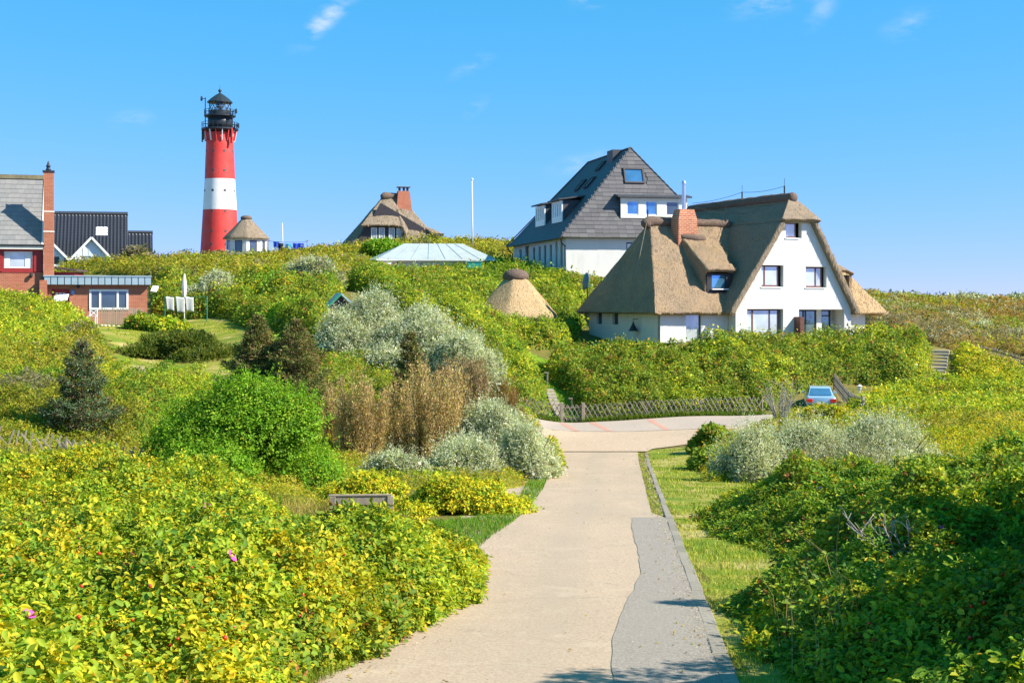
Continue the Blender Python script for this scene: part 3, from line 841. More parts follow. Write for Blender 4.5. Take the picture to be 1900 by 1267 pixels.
# right wing
thatch("wing_roof", (3.2, 2.25, 1.95), (9.86, 2.25, 1.95), (5.05, 6.5, WR), (2.2, 6.5, WR), 0.42, M['thatch_new'], H7, 18, 16)
thatch("wing_hip", (9.86, 2.25, 1.95), (9.86, 12.0, 1.95), (5.05, 6.55, WR), (5.0, 6.5, WR), 0.42, M['thatch_new'], H7, 14, 14)
thatch("dormer_roof", (4.55, 1.55, 5.05), (6.35, 1.55, 4.85), (5.6, 4.8, 6.3), (4.2, 4.8, 6.5), 0.3, tm, H7, 10, 8, bulge=0.22)
MB().sheet(rect(4.75, 6.0, 2.6, 4.75), [rect(4.95, 5.75, 3.6, 4.55)], 2.0, 0.2).build("dormer_front", M['dark_frame'], H7)
window(H7, 4.96, 5.74, 3.61, 4.54, 2.05, M['dark_frame'], M['glass_dark'], (1,), (1,), 0.05)
thatch("dormer_cheek", (5.95, 1.75, 2.2), (6.35, 1.75, 2.2), (6.2, 1.75, 4.75), (5.95, 1.75, 4.75), 0.9, tm, H7, 4, 8, bevel=0.08)
# chimney and flue
ch = MB(); ch.add([(x, y, z) for z, e in ((WR - 1.9, .80), (WR + 0.25, .76), (WR + .95, .58)) for (x, y) in ((-5.72 - e, 5.35 - e * .55), (-5.72 + e, 5.35 - e * .55), (-5.72 + e, 5.35 + e * .9), (-5.72 - e, 5.35 + e * .9))],
       [(0, 1, 5, 4), (1, 2, 6, 5), (2, 3, 7, 6), (3, 0, 4, 7), (4, 5, 9, 8), (5, 6, 10, 9), (6, 7, 11, 10), (7, 4, 8, 11), (8, 9, 10, 11)])
chim = ch.build("chimney", M['brick_old'], H7)
MB().tube([(-5.85, 5.3, WR + .9), (-5.85, 5.3, WR + 2.75)], 0.14, 12).build("flue_pipe", M['steel'], chim)
MB().lathe([(0.17, 0), (0.17, 0.12), (0.10, 0.26)], 12, (-5.85, 5.3, WR + 2.75)).build("flue_cap", M['steel'], chim)
# lightning conductors
posts = [((-8.15, 6.5, WR + .2), 1.05), ((-1.75, 6.3, WR + .1), 1.05), ((0.25, 7.2, RZ + .2), 0.95), ((0.25, 1.6, RZ + .2), 1.0)]
tips = []
for (p, h) in posts:
    p = Vector(p)
    MB().tube([p, p + Vector((0, 0, h * .72))], 0.055, 8).tube([p + Vector((0, 0, h * .72)), p + Vector((0, 0, h * 1.25))], 0.018, 6).build("lightning_rod", M['dark_metal'], H7)
    tips.append(p + Vector((0, 0, h * .7)))
def wire(name, pts, parent, r=0.012, sag=0.15, mat=None):
    pp = []
    for i in range(len(pts) - 1):
        a, b = Vector(pts[i]), Vector(pts[i + 1])
        for k in range(9):
            u = k / 8
            if k == 0 and i: continue
            pp.append(a.lerp(b, u) - Vector((0, 0, sag * 4 * u * (1 - u))))
    return MB().tube(pp, r, 5).build(name, mat or M['dark_metal'], parent)
wire("lightning_wire", [(0.25, 14.6, RZ + .5), tips[2], tips[3]], H7, 0.016)
wire("lightning_wire", [tips[1], (-4.8, 5.5, WR + 1.15)], H7, 0.014, 0.06)
wire("lightning_wire", [tips[1], (-0.9, 4.5, RZ - .9)], H7, 0.014, 0.0)
wire("lightning_wire", [(-8.15, 6.4, WR + .55), (-10.3, 4.6, 3.75), (-10.85, 4.9, 2.6)], H7, 0.016, -0.12, M['wood_grey'])
# gable bell lamp and house number
def text_mesh(name, body, size, loc, rot, mat, parent, ext=0.012):
    cu = bpy.data.curves.new(name, 'FONT'); cu.body = body; cu.size = size; cu.extrude = ext; cu.align_x = 'CENTER'; cu.align_y = 'CENTER'
    tmp = bpy.data.objects.new(name, cu); COL.objects.link(tmp)
    dg = bpy.context.evaluated_depsgraph_get()
    me = bpy.data.meshes.new_from_object(tmp.evaluated_get(dg))
    bpy.data.objects.remove(tmp)
    o = link_mesh(name, me, mat, parent); o.location = loc; o.rotation_euler = rot
    return o
text_mesh("house_number", "7", 0.42, (-9.75, 0.975, 2.08), (R(90), 0, 0), M['dark_metal'], H7)
lm = MB().lathe([(0.05, 0.62), (0.08, 0.5), (0.28, 0.12), (0.34, 0.0)], 14, (-10.55, 4.2, 0.75)).build("wall_lamp", M['dark_metal'], H7)
MB().tube([(-10.2, 4.2, 1.6), (-10.55, 4.2, 1.6), (-10.55, 4.2, 1.35)], 0.025, 6).build("lamp_arm", M['dark_metal'], lm)

# straw ends that stand off the thatch: one loose layer for each roof
def straw_on(root, names, n, length, cols, width=0.03):
    V, Fc, C = [], [], []
    obs = [o for o in root.children if o.name.split('.')[0] in names]
    for o in obs:
        me = o.data
        A = np.array([p.area for p in me.polygons]); Cn = np.array([p.center for p in me.polygons]); Nn = np.array([p.normal for p in me.polygons])
        ok = Nn[:, 2] > -0.25
        w = A * ok
        k = int(n * w.sum())
        if k < 1: continue
        idx = rng.choice(len(A), k, p=w / w.sum())
        co = np.zeros(len(me.vertices) * 3); me.vertices.foreach_get("co", co); co = co.reshape(-1, 3)
        vi = np.array([list(p.vertices)[:4] if len(p.vertices) >= 4 else list(p.vertices) + [p.vertices[2]] for p in me.polygons])
        r1, r2 = rng.random(k)[:, None], rng.random(k)[:, None]
        q = co[vi[idx]]
        pos = (q[:, 0] * (1 - r1) + q[:, 1] * r1) * (1 - r2) + (q[:, 3] * (1 - r1) + q[:, 2] * r1) * r2
        nn_ = Nn[idx]
        down = np.array([0, 0, -1.0]) - nn_ * (nn_ @ np.array([0, 0, -1.0]))[:, None]
        down /= np.linalg.norm(down, axis=1)[:, None] + 1e-6
        side = np.cross(nn_, down)
        dv = down + side * rng.normal(0, .22, (k, 1)) + nn_ * rng.uniform(0.02, .22, (k, 1))
        L = length * rng.uniform(.5, 1.2, (k, 1))
        wv = side * width * rng.uniform(.6, 1.3, (k, 1))
        b0 = len(V) and sum(len(x) for x in V)
        quad = np.stack([pos - wv * .5, pos + wv * .5, pos + dv * L + wv * .25, pos + dv * L - wv * .25], 1).reshape(-1, 3)
        V.append(quad); Fc.append(np.arange(k * 4).reshape(-1, 4) + b0)
        cc = np.array(cols)[rng.integers(0, len(cols), k)] * rng.uniform(.75, 1.2, (k, 1)); C.append(cc)
    me = np_mesh("straw", np.concatenate(V), np.concatenate(Fc), np.concatenate(C))
    return link_mesh("straw", me, M['straw'], root, kind="stuff")
TC = [(0.40, 0.29, 0.17), (0.30, 0.21, 0.13), (0.50, 0.38, 0.22), (0.24, 0.18, 0.12)]
straw_on(H7, ("roof_slope", "wing_roof", "wing_hip", "gable_hip", "dormer_roof"), 70, 0.20, TC, 0.022)

# ------------------------------------------------------------------ small thatched pavilion
def pavilion_roof(root, r0, z0, r1, z1, seg, phase, mat, th=0.3, flare=0.25):
    prof = []
    for k in range(9):
        u = k / 8
        prof.append((r0 * (1 - u) + r1 * u - flare * math.sin(math.pi * u) * .9, z0 * (1 - u) + z1 * u))
    b = MB(); n0 = 0
    pr = [(r0 - th * 1.4, z0 - th * .35)] + [(r0 - 0.04, z0 - th * .5)] + prof
    SUB = 6
    for (r, z) in pr:
        for k in range(seg * SUB):
            f = (k % SUB) / SUB
            a0 = 2 * math.pi * (k // SUB) / seg + phase; a1 = a0 + 2 * math.pi / seg
            p = Vector((math.cos(a0), math.sin(a0), 0)).lerp(Vector((math.cos(a1), math.sin(a1), 0)), f)
            p = p * (1 - .25) + p.normalized() * .25
            q = Vector((p.x * r, p.y * r, z))
            q *= 1; q += p.normalized() * 0.08 * n3(q, 1.6, 7)
            b.v.append(tuple(q))
    m = seg * SUB
    for i in range(len(pr) - 1):
        for k in range(m):
            k2 = (k + 1) % m
            b.f.append((i * m + k, i * m + k2, (i + 1) * m + k2, (i + 1) * m + k))
    b.f.append(tuple(range((len(pr) - 1) * m, len(pr) * m)))
    return b.build("roof", mat, root, smooth=True)

PV = thing("thatched_pavilion", "low round thatched pavilion sunk in the green scrub below the slate house", "pavilion", (P(957, 585, 106).x, 106, -1.0), R(12))
pavilion_roof(PV, 3.45, -.1, 0.85, 2.78, 6, R(8), M['thatch_new'], 0.3, 0.0)
MB().lathe([(0.9, 2.62), (1.0, 2.8), (0.95, 3.05), (0.72, 3.3), (0.35, 3.42), (0.02, 3.45)], 20).build("roof_cap", M['heather'], PV, smooth=True)
MB().lathe([(2.3, -1.5), (2.3, 0.1)], 6, phase=R(8)).build("wall", M['white_wall'], PV)
straw_on(PV, ("roof",), 60, 0.2, [(0.56, 0.41, 0.24), (0.44, 0.31, 0.17), (0.62, 0.47, 0.3)], 0.035)

# white round hut by the lighthouse
WH = thing("white_hut", "white round hut with thatched cap beside the foot of the lighthouse", "hut", (P(457, 470, 230).x, 230, P(0, 470, 230).z - 0.9), R(0))
hz = 3.35
rr = 3.25
seg = 8
ph = R(11)
for k in range(seg):
    a0 = 2 * math.pi * k / seg + ph; a1 = a0 + 2 * math.pi / seg
    p0 = Vector((rr * math.cos(a0), rr * math.sin(a0), 0)); p1 = Vector((rr * math.cos(a1), rr * math.sin(a1), 0))
    mid = (p0 + p1) / 2
    if mid.y > 1.5: 
        L = (p1 - p0).length
        Mx = Matrix.Translation(p0) @ Matrix.Rotation(math.atan2((p1 - p0).y, (p1 - p0).x), 4, 'Z')
        MB().sheet(rect(0, L, 0, hz), [], 0, 0.2, Mx).build("wall", M['white_wall'], WH)
        continue
    L = (p1 - p0).length
    Mx = Matrix.Translation(p0) @ Matrix.Rotation(math.atan2((p1 - p0).y, (p1 - p0).x), 4, 'Z')
    MB().sheet(rect(0, L, 0, hz), [rect(L * .22, L * .72, 0.95, 2.9)], 0, 0.2, Mx).build("wall", M['white_wall'], WH)
    window(WH, L * .22, L * .72, 0.95, 2.9, 0.06, M['wood_dark'], M['glass_dark'], (1,), (1,), 0.12, Mx=Mx)
pavilion_roof(WH, 3.75, hz - 0.05, 0.75, hz + 3.1, 8, ph, M['thatch_grey'], 0.3, 0.02)
MB().lathe([(0.7, hz + 2.95), (0.95, hz + 3.12), (0.9, hz + 3.4), (0.55, hz + 3.62), (0.02, hz + 3.68)], 16).build("roof_cap", M['heather'], WH, smooth=True)
straw_on(WH, ("roof",), 25, 0.3, [(0.30, 0.22, 0.14), (0.38, 0.28, 0.18), (0.22, 0.17, 0.11)], 0.06)

# ------------------------------------------------------------------ slate house
SH = thing("slate_house", "tall white house with steep dark slate roof behind the thatched house", "house", (P(1040, 440, 125).x, 125.0, 2.75), R(13))
# local: x along the lit front, y along the ridge, origin at the front-left eaves corner on the ground
EZ = P(0, 440, 125).z - 2.75          # eaves height
AZ = P(0, 278, 131).z - 2.75
WD, LN, HX, ST, RL = 14.8, 21.5, 7.4, 3.0, 14.0
MB().sheet(rect(0.65, WD - .65, -1.6, EZ), [rect(6.25, 7.6, 1.15, 2.55)], 0.6, 0.35).build("front_wall", M['white_wall'], SH)
window(SH, 6.27, 7.58, 1.17, 2.53, 0.72, M['dark_frame'], M['glass'], (1,), (1,), 0.1)
MS = Matrix.Translation((0.65, LN - .6, 0)) @ Matrix.Rotation(R(-90), 4, 'Z')
wl_ = LN - 1.55
side_holes = [rect(wl_ - x1, wl_ - x0, z0, z1) for (x0, x1, z0, z1) in ((0.8, 1.6, .25, 2.5), (2.6, 3.3, 0.05, 2.75), (4.6, 5.4, .25, 2.5), (6.7, 7.5, .25, 2.5), (8.8, 9.6, .25, 2.5), (11.0, 11.8, .25, 2.5), (13.4, 15.0, 0.05, 2.75), (16.6, 17.5, .25, 2.5))]
MB().sheet(rect(0, wl_, -1.6, EZ), side_holes, 0, 0.3, MS).build("side_wall", M['white_wall'], SH)
for h in side_holes:
    window(SH, h[0][0] + .01, h[1][0] - .01, h[0][1] + .01, h[2][1] - .01, 0.14, M['dark_frame'], M['glass_dark'], (1,), (1,), 0.09, Mx=MS)
MB().box(WD - 1.0, WD - .65, 0.96, LN - .6, -1.6, EZ).build("side_wall", M['white_wall'], SH)
MB().box(0.96, WD - 1.0, LN - .95, LN - .6, 0, EZ).build("back_wall", M['white_wall'], SH)
A = Vector((0, 0, EZ)); B = Vector((WD, 0, EZ)); C = Vector((WD, LN, EZ)); D = Vector((0, LN, EZ))
AP = Vector((HX, ST, AZ)); AQ = Vector((HX, ST + RL, AZ))
def flared(P0, P1, T0, T1, name, mat, parent, th=0.12):
    """roof plane that kicks out a little at the eaves"""
    b = MB()
    rows = []
    for v, k in ((0, 0.0), (0.06, -0.10), (0.14, -0.12), (0.3, -0.06), (1, 0)):
        rows.append((P0.lerp(T0, v) + Vector((0, 0, k)), P1.lerp(T1, v) + Vector((0, 0, k))))
    n = (P1 - P0).cross(T0 - P0).normalized()
    for (p, q) in rows: b.v += [tuple(p), tuple(q)]
    m = len(rows)
    for (p, q) in rows: b.v += [tuple(p - n * th), tuple(q - n * th)]
    for i in range(m - 1):
        b.f.append((2 * i, 2 * i + 1, 2 * i + 3, 2 * i + 2)); j = 2 * m
        b.f.append((j + 2 * i + 2, j + 2 * i + 3, j + 2 * i + 1, j + 2 * i))
    b.f.append((1, 0, 2 * m, 2 * m + 1))
    return b.build(name, mat, parent)
flared(A, B, AP, AP + Vector((.01, 0, 0)), "front_roof", M['slate_plain'], SH)
flared(D, A, AQ, AP, "side_roof", M['slate_plain'], SH)
flared(B, C, AP, AQ, "side_roof", M['slate_plain'], SH)
flared(C, D, AQ, AQ + Vector((-.01, 0, 0)), "back_roof", M['slate_plain'], SH)
for p, q in ((A, AP), (B, AP), (D, AQ), (AP, AQ)):
    MB().bar(p + Vector((0, 0, .05)), q + Vector((0, 0, .05)), 0.16, 0.08).build("ridge_trim", M['slate_plain'], SH)

def shingle_field(parent, O, U, Vv, rows, mat, w, h, t=0.03, lap=0.25, left=None, right=None, skip=None, name="shingle"):
    """overlapping shingles as pieces; left(v), right(v) give the extent of each row"""
    U = U.normalized(); Vv = Vv.normalized(); N = U.cross(Vv).normalized()
    b = MB()
    b.add([(-.5, 0, t), (.5, 0, t), (.5, 0, 0.004), (-.5, 0, 0.004), (-.5, 1 + lap, t * .15), (.5, 1 + lap, t * .15)],
          [(0, 3, 2, 1), (0, 1, 5, 4), (1, 2, 5), (0, 4, 3)])
    src = b.build(name, mat, parent)
    Rm = Matrix((U, Vv, N)).transposed().to_4x4()
    e = Rm.to_euler()
    items = []
    for r_ in range(rows):
        v = r_ * h
        lo, hi = left(v + h * .4), right(v + h * .4)
        x = lo
        first_w = w * (0.5 if r_ % 2 else 1.0)
        while x < hi - 0.08:
            ww = min(first_w, hi - x); first_w = w * random.uniform(.9, 1.1)
            if hi - x - ww < w * .3: ww = hi - x
            cx = x + ww / 2
            if not (skip and skip(cx, v + h * .5)):
                p = O + U * cx + Vv * (v + random.uniform(-.012, .012)) + N * 0.012
                items.append((p, (e.x, e.y, e.z), (ww * .985, h, 1)))
            x += ww
    copies(src, parent, items)
    return len(items)
upv = (AP - Vector((HX, 0, EZ)))
SLH = upv.length
U_, V_ = Vector((1, 0, 0)), upv.normalized()
def sk(cx, v):
    return (5.55 < cx < 12.2 and 1.9 < v < 4.0) or (6.3 < cx < 8.5 and 5.2 < v < 6.9)
nsh = shingle_field(SH, A - V_.cross(U_) * 0.0, U_, V_, 22, M['slate'], 0.74, SLH / 22.2, 0.05, 0.25,
                    lambda v: HX * v / SLH + .05, lambda v: WD - (WD - HX) * v / SLH - .05, sk)
# front dormer with three windows
def roof_pt(x, v, off=0.0):
    return A + U_ * x + V_ * v + (U_.cross(V_)) * off
dz0 = (V_ * 1.9).z + EZ; dz1 = (V_ * 3.95).z + EZ
dy = (V_ * 1.9).y - 0.12
MB().sheet(rect(5.7, 11.95, dz0, dz1 - .12), [rect(6.25, 7.35, dz0 + .28, dz1 - .38), rect(8.0, 9.1, dz0 + .28, dz1 - .38), rect(9.95, 11.15, dz0 + .28, dz1 - .38)], dy, 0.16).build("dormer_front", M['cream_paint'], SH)
for (a_, b_, g_) in ((6.25, 7.35, 'glass_blue'), (8.0, 9.1, 'glass_blue'), (9.95, 11.15, 'glass_dark')):
    window(SH, a_ + .01, b_ - .01, dz0 + .29, dz1 - .39, dy + .05, M['white_paint'], M[g_], (1,), (1,), 0.08)
dbk = 3.4
MB().add([(5.35, dy - .35, dz1 - .10), (12.3, dy - .35, dz1 - .10), (12.3, dy + 1.3, dz1 + .18), (5.35, dy + 1.3, dz1 + .18),
          (5.35, dy - .35, dz1 + .06), (12.3, dy - .35, dz1 + .06), (12.3, dy + 1.3, dz1 + .34), (5.35, dy + 1.3, dz1 + .34)],
         [(3, 2, 1, 0), (4, 5, 6, 7), (0, 1, 5, 4), (1, 2, 6, 5), (2, 3, 7, 6), (3, 0, 4, 7)]).build("dormer_roof", M['slate_plain'], SH)
for xk in (5.72, 11.93):
    MB().add([(xk, dy + .16, dz0), (xk, dy + .16, dz1 - .1), (xk, dy + 1.0, dz1 - .1)], [(0, 1, 2)]).build("dormer_cheek", M['slate_plain'], SH)
# skylights
def skylight(x0, x1, v0, v1, O, U, V, gm, fw=.1):
    N = U.cross(V).normalized()
    Mx = Matrix.Translation(O) @ Matrix((U, -N, V)).transposed().to_4x4()
    return window(SH, x0, x1, v0, v1, -0.16, M['dark_frame'], M[gm], (1,), (1,), fw, th=0.2, Mx=Mx, name="skylight")
skylight(6.45, 8.35, 5.3, 6.8, A, U_, V_, 'glass_blue', .14)
US = Vector((0, -1, 0)); VS = (AP - Vector((0, ST, EZ))).normalized()
for (u0, u1, v0, v1) in ((-8.0, -6.9, 6.6, 8.0), (-11.2, -10.1, 6.6, 8.0), (-9.5, -8.4, 9.0, 10.2)):
    skylight(u0, u1, v0, v1, A, US, VS, 'glass', .09)
# side dormers
for y0 in (5.2, 11.6):
    x_in = 1.75
    z0_ = EZ + (x_in / HX) * (AZ - EZ) - 0.1
    z1_ = z0_ + 1.75
    Md = Matrix.Translation((x_in - .25, y0 + 3.6, 0)) @ Matrix.Rotation(R(-90), 4, 'Z')
    hs_ = [rect(.25 + k * .83, .25 + k * .83 + .62, z0_ + .3, z1_ - .2) for k in range(4)]
    MB().sheet(rect(0, 3.6, z0_ - .2, z1_), hs_, 0, 0.12, Md).build("dormer_front", M['white_paint'], SH)
    for h in hs_:
        window(SH, h[0][0] + .01, h[1][0] - .01, h[0][1] + .01, h[2][1] - .01, 0.04, M['white_paint'], M['glass'], (1,), (1,), 0.06, Mx=Md)
    xb = x_in + 2.1
    MB().add([(x_in - .6, y0 - .3, z1_ + .02), (x_in - .6, y0 + 3.9, z1_ + .02), (xb, y0 + 3.9, z1_ + .38), (xb, y0 - .3, z1_ + .38),
              (x_in - .6, y0 - .3, z1_ + .16), (x_in - .6, y0 + 3.9, z1_ + .16), (xb, y0 + 3.9, z1_ + .52), (xb, y0 - .3, z1_ + .52)],
             [(0, 1, 2, 3), (7, 6, 5, 4), (0, 4, 5, 1), (1, 5, 6, 2), (2, 6, 7, 3), (3, 7, 4, 0)]).build("dormer_roof", M['slate_plain'], SH)
    for yk in (y0 + .02, y0 + 3.58):
        MB().add([(x_in - .13, yk, z0_ - .2), (x_in - .13, yk, z1_ + .05), (x_in + 1.5, yk, z1_ + .05)], [(0, 1, 2)]).build("dormer_cheek", M['slate_plain'], SH)
MB().box(HX - .9, HX + .3, ST + 2.6, ST + 4.4, AZ - 1.4, AZ + .12).build("chimney", M['slate_plain'], SH)
gp = MB().tube([(0.0, -.05, EZ - .05), (0, LN, EZ - .05)], 0.08, 8).build("gutter", M['dark_metal'], SH)
MB().tube([(0.05, .15, EZ - .1), (.2, .4, EZ - .5), (.55, .5, EZ - .75), (.58, .5, 0)], 0.07, 8).build("downpipe", M['dark_metal'], SH)
MB().tube([(0.05, LN - .3, EZ - .1), (.2, LN - .4, EZ - .5), (.55, LN - .5, EZ - .75), (.55, LN - .5, 0)], 0.07, 8).build("downpipe", M['dark_metal'], SH)

# ------------------------------------------------------------------ hipped thatched house on the hill
HH = thing("hilltop_thatched_house", "brown thatched house with dark timber walls on top of the hill", "house", (P(735, 452, 190).x, 190.0, P(0, 452, 190).z - 1.2), R(16))
hw = 7.0
apz = P(0, 366, 193).z - HH.location.z
tg = M['thatch_grey']
MB().sheet([(-hw + .5, 0), (hw - 1, 0), (hw - 3.2, 3.4), (-2.0, apz - 1.0), (-hw + 2.6, 2.6)], [], 0.3, 0.3).build("front_wall", M['dark_frame'], HH)
for x0 in (-3.35, -2.3, -0.95, .1):
    window(HH, x0, x0 + .8, 1.8, 3.3, 0.2, M['white_paint'], M['glass'], (1,), (1,), 0.09)
thatch("roof", (-4.9, -.55, 3.5), (.9, -.55, 3.5), (.5, 2.6, apz), (-1.3, 2.6, apz), 0.5, tg, HH, 14, 14, bulge=.25)
thatch("roof", (1.0, -.75, -.2), (7.3, -.2, -.2), (1.1, 2.6, apz), (.3, 2.6, apz), 0.5, tg, HH, 16, 16, bulge=.35, sag=-.25)
thatch("roof", (.75, -.62, 3.7), (2.2, -.78, -.3), (1.6, 1.0, 5.0), (.5, 1.0, 6.0), 0.3, tg, HH, 6, 6)
thatch("roof", (7.2, -.3, -.2), (8.0, 8.0, -.2), (1.2, 4.5, apz - .4), (.9, 2.6, apz - .1), 0.5, tg, HH, 12, 14, sag=-.25)
thatch("roof", (-7.6, 5.0, .0), (-6.6, .0, .0), (-1.2, 2.4, apz), (-1.3, 3.4, apz), 0.6, tg, HH, 8, 14)
roll("ridge_roll", [(-1.5, 2.4, apz - .15), (-1.0, 2.5, apz + .1), (.6, 2.8, apz + .05), (1.2, 3.4, apz - .4)], 0.5, HH)
MB().box(5.2, 6.2, -.5, .4, 0, 2.4).build("side_dormer", M['wood_dark'], HH)
thatch("dormer_roof", (5.0, -.9, 2.55), (6.5, -.7, 2.5), (4.6, 1.2, 3.6), (3.8, 1.2, 3.7), 0.3, tg, HH, 8, 8, bulge=.12)
cb = MB(); cb.add([(x, y, z) for z, e in ((apz - 2.4, 1.15), (apz + .75, .78)) for (x, y) in ((1.45 - e, 2.2 - e * .5), (1.45 + e, 2.2 - e * .5), (1.45 + e, 2.2 + e * .8), (1.45 - e, 2.2 + e * .8))],
       [(0, 1, 5, 4), (1, 2, 6, 5), (2, 3, 7, 6), (3, 0, 4, 7), (4, 5, 6, 7)])
cc = cb.build("chimney", M['brick'], HH)
for dx in (-.55, .05, .55):
    MB().box(1.45 + dx - .12, 1.45 + dx + .12, 2.0, 2.4, apz + .75, apz + 1.25).build("chimney_pier", M['wood_dark'], cc)
MB().box(.6, 2.35, 1.75, 2.9, apz + 1.25, apz + 1.36).build("chimney_slab", M['wood_dark'], cc)
straw_on(HH, ("roof", "dormer_roof"), 30, 0.32, [(0.34, 0.26, 0.17), (0.27, 0.21, 0.15), (0.42, 0.33, 0.22), (0.2, 0.16, 0.12)], 0.05)

# ------------------------------------------------------------------ low building with a metal hip roof
MR = thing("metal_roof_building", "low white building with pale blue-grey sheet metal hip roof", "building", (P(820, 490, 138).x, 138.0, P(0, 490, 138).z - .6), R(4))
mw, mz, ma = 5.1, .95, 2.55
fl, fr, bl, br_ = Vector((-6.2, -3.6, mz)), Vector((5.1, -3.6, mz)), Vector((-7.6, 3.6, mz)), Vector((5.1, 3.6, mz))
tl, tr_ = Vector((-3.7, 0, ma)), Vector((2.0, 0, ma))
MB().box(-5.9, 4.8, -3.3, 3.3, -1.2, mz + .05).build("wall", M['white_wall'], MR)
NP = 7
base = MB().add([fl, fr, br_, bl, tl, tr_], [(1, 2, 5), (2, 3, 4, 5), (3, 0, 4), (0, 3, 2, 1)]).build("roof", M['metal_roof'], MR)
for k in range(NP):
    u0, u1 = k / NP, (k + 1) / NP
    p0, p1 = fl.lerp(fr, u0), fl.lerp(fr, u1); q0, q1 = tl.lerp(tr_, u0), tl.lerp(tr_, u1)
    n = (p1 - p0).cross(q0 - p0).normalized()
    MB().add([p0, p1, q1, q0, p0 + n * .03, p1 + n * .03, q1 + n * .03, q0 + n * .03],
             [(3, 2, 1, 0), (4, 5, 6, 7), (0, 1, 5, 4), (1, 2, 6, 5), (2, 3, 7, 6), (3, 0, 4, 7)]).build("roof_sheet", M['metal_roof'], base)
    if k: MB().bar(p0 + n * .04, q0 + n * .04, .05, .05).build("seam", M['zinc'], base)
MB().bar(fl + Vector((-.1, -.06, -.06)), fr + Vector((.1, -.06, -.06)), .12, .14).build("gutter", M['white_paint'], MR)
MB().tube([(-2.6, -3.72, mz - .1), (-2.6, -3.5, mz - .5), (-2.6, -3.42, -1)], .05, 6).build("downpipe", M['white_paint'], MR)
RB = thing("red_beach_chair", "small red canopy chair with white top at the corner of the metal roofed building", "chair", P(708, 496, 133), R(10))
MB().sheet([(-.72, -.5), (.72, -.5), (.72, .22), (-.5, .22)], [], -.1, 1.1).build("canopy", m_plain("red_canvas", (0.62, 0.05, 0.03), .8), RB)
MB().box(-.85, .9, -.2, 1.2, .28, .46).build("roof_board", M['white_paint'], RB)
MB().box(-1.0, -.74, -.1, 1.0, -.5, .1).build("side_panel", M['wood_dark'], RB)
TB = thing("teal_box", "teal box with pale rim sticking out of the scrub under the metal roof", "box", P(880, 489, 128), R(0))
MB().box(-.66, .66, -.3, .3, -.4, .16).build("body", m_plain("teal_plastic", (0.03, 0.38, 0.33), .5), TB)
MB().box(-.72, .72, -.36, .36, .165, .22).build("rim", m_plain("pale_rim", (0.5, 0.62, 0.6), .5), TB)

# ------------------------------------------------------------------ brick house at the side
BH = thing("brick_house", "brick and red timber house with grey shingle roof and tall chimney stack", "house", (wx(80, 88), 88.0, -1.55), R(16))
# local x = 0 at the right end of the main block
def lz(py, d=88.0): return (HY - py) / FPX * d + 1.55
def lx(px):
    u = (px - CX0) / FPX; return (u * 88.0 - BH.location.x) / (math.cos(R(16)) - u * math.sin(R(16)))
MB().sheet(rect(-9, 0.0, 0, lz(506)), [], 0, .35).build("brick_wall", M['brick'], BH)
wz0, wz1 = lz(498), lz(467)
MB().sheet(rect(-9, 0.0, lz(506), lz(462)), [rect(lx(7), lx(60), wz0, wz1)], -.03, .35).build("timber_wall", M['red_wood'], BH)
wdn = window(BH, lx(7) + .01, lx(60) - .01, wz0 + .01, wz1 - .01, .06, M['white_paint'], M['glass'], (1,), (1,), .07, name="window")
for (a_, b_) in ((8.5, 19), (47, 58)):
    xs_ = np.linspace(lx(a_), lx(b_), 9)
    v_, f_ = [], []
    for i, x in enumerate(xs_):
        for z in (wz0 + .08, wz1 - .08): v_.append((x, .065 + .015 * (i % 2) - .02, z))
    for i in range(8): f_.append((2 * i, 2 * i + 2, 2 * i + 3, 2 * i + 1))
    MB().add(v_, f_).build("curtain", M['curtain'], wdn)
for i in range(9):
    z = lz(504) + i * .165
    if z + .15 > lz(463): break
    for (a_, b_) in ((-4.4, lx(4)), (lx(63), -.01)):
        if z > wz0 - .25 and z < wz1 + .1 or True:
            if b_ - a_ > .1: MB().box(a_, b_, -.065, -.032, z, z + .155).build("weatherboard", M['red_wood'], BH)
    if z + .15 < wz0 - .1 or z > wz1 + .1:
        MB().box(lx(4) + .002, lx(63) - .002, -.062, -.032, z, z + .152).build("weatherboard", M['red_wood'], BH)
MB().box(-9, 0.1, -.32, .2, lz(463), lz(457)).build("eaves_board", M['cream_paint'], BH)
MB().tube([(-9, -.36, lz(456)), (0.1, -.36, lz(456))], .06, 8).build("gutter", M['dark_metal'], BH)
rz0, rz1 = lz(455), P(0, 327, 91.0).z + 1.55
ryy = 3.2
MB().add([(-9, -.28, rz0), (-.06, -.28, rz0), (-.06, ryy, rz1), (-9, ryy, rz1), (-9, 7.5, rz0), (-.06, 7.5, rz0)], [(0, 1, 2, 3), (3, 2, 5, 4)]).build("roof", M['slate_plain'], BH)
MB().sheet([(0.3, lz(457)), (7.5, lz(457)), (3.2, rz1 - .1)], [], 0, .25, Matrix.Translation((-.3, 0, 0)) @ Matrix.Rotation(R(90), 4, 'Z')).build("gable_wall", M['brick'], BH)
Ub, Vb = Vector((1, 0, 0)), (Vector((0, ryy, rz1)) - Vector((0, -.28, rz0))).normalized()
slb = (Vector((0, ryy, rz1)) - Vector((0, -.28, rz0))).length
shingle_field(BH, Vector((0, -.28, rz0)), Ub, Vb, 14, M['shingle'], 0.36, slb * .93 / 14, 0.03, .25, lambda v: -4.3, lambda v: -.1)
for k in range(9):
    MB().box(-4.4 + k * .49, -4.4 + k * .49 + .485, ryy - .28, ryy + .15, rz1 - .22, rz1 + .04).build("ridge_tile", m_plain("mossy_tile", (0.21, 0.18, 0.10), .9, var=.3) if k == 0 else bpy.data.materials["mossy_tile"], BH)
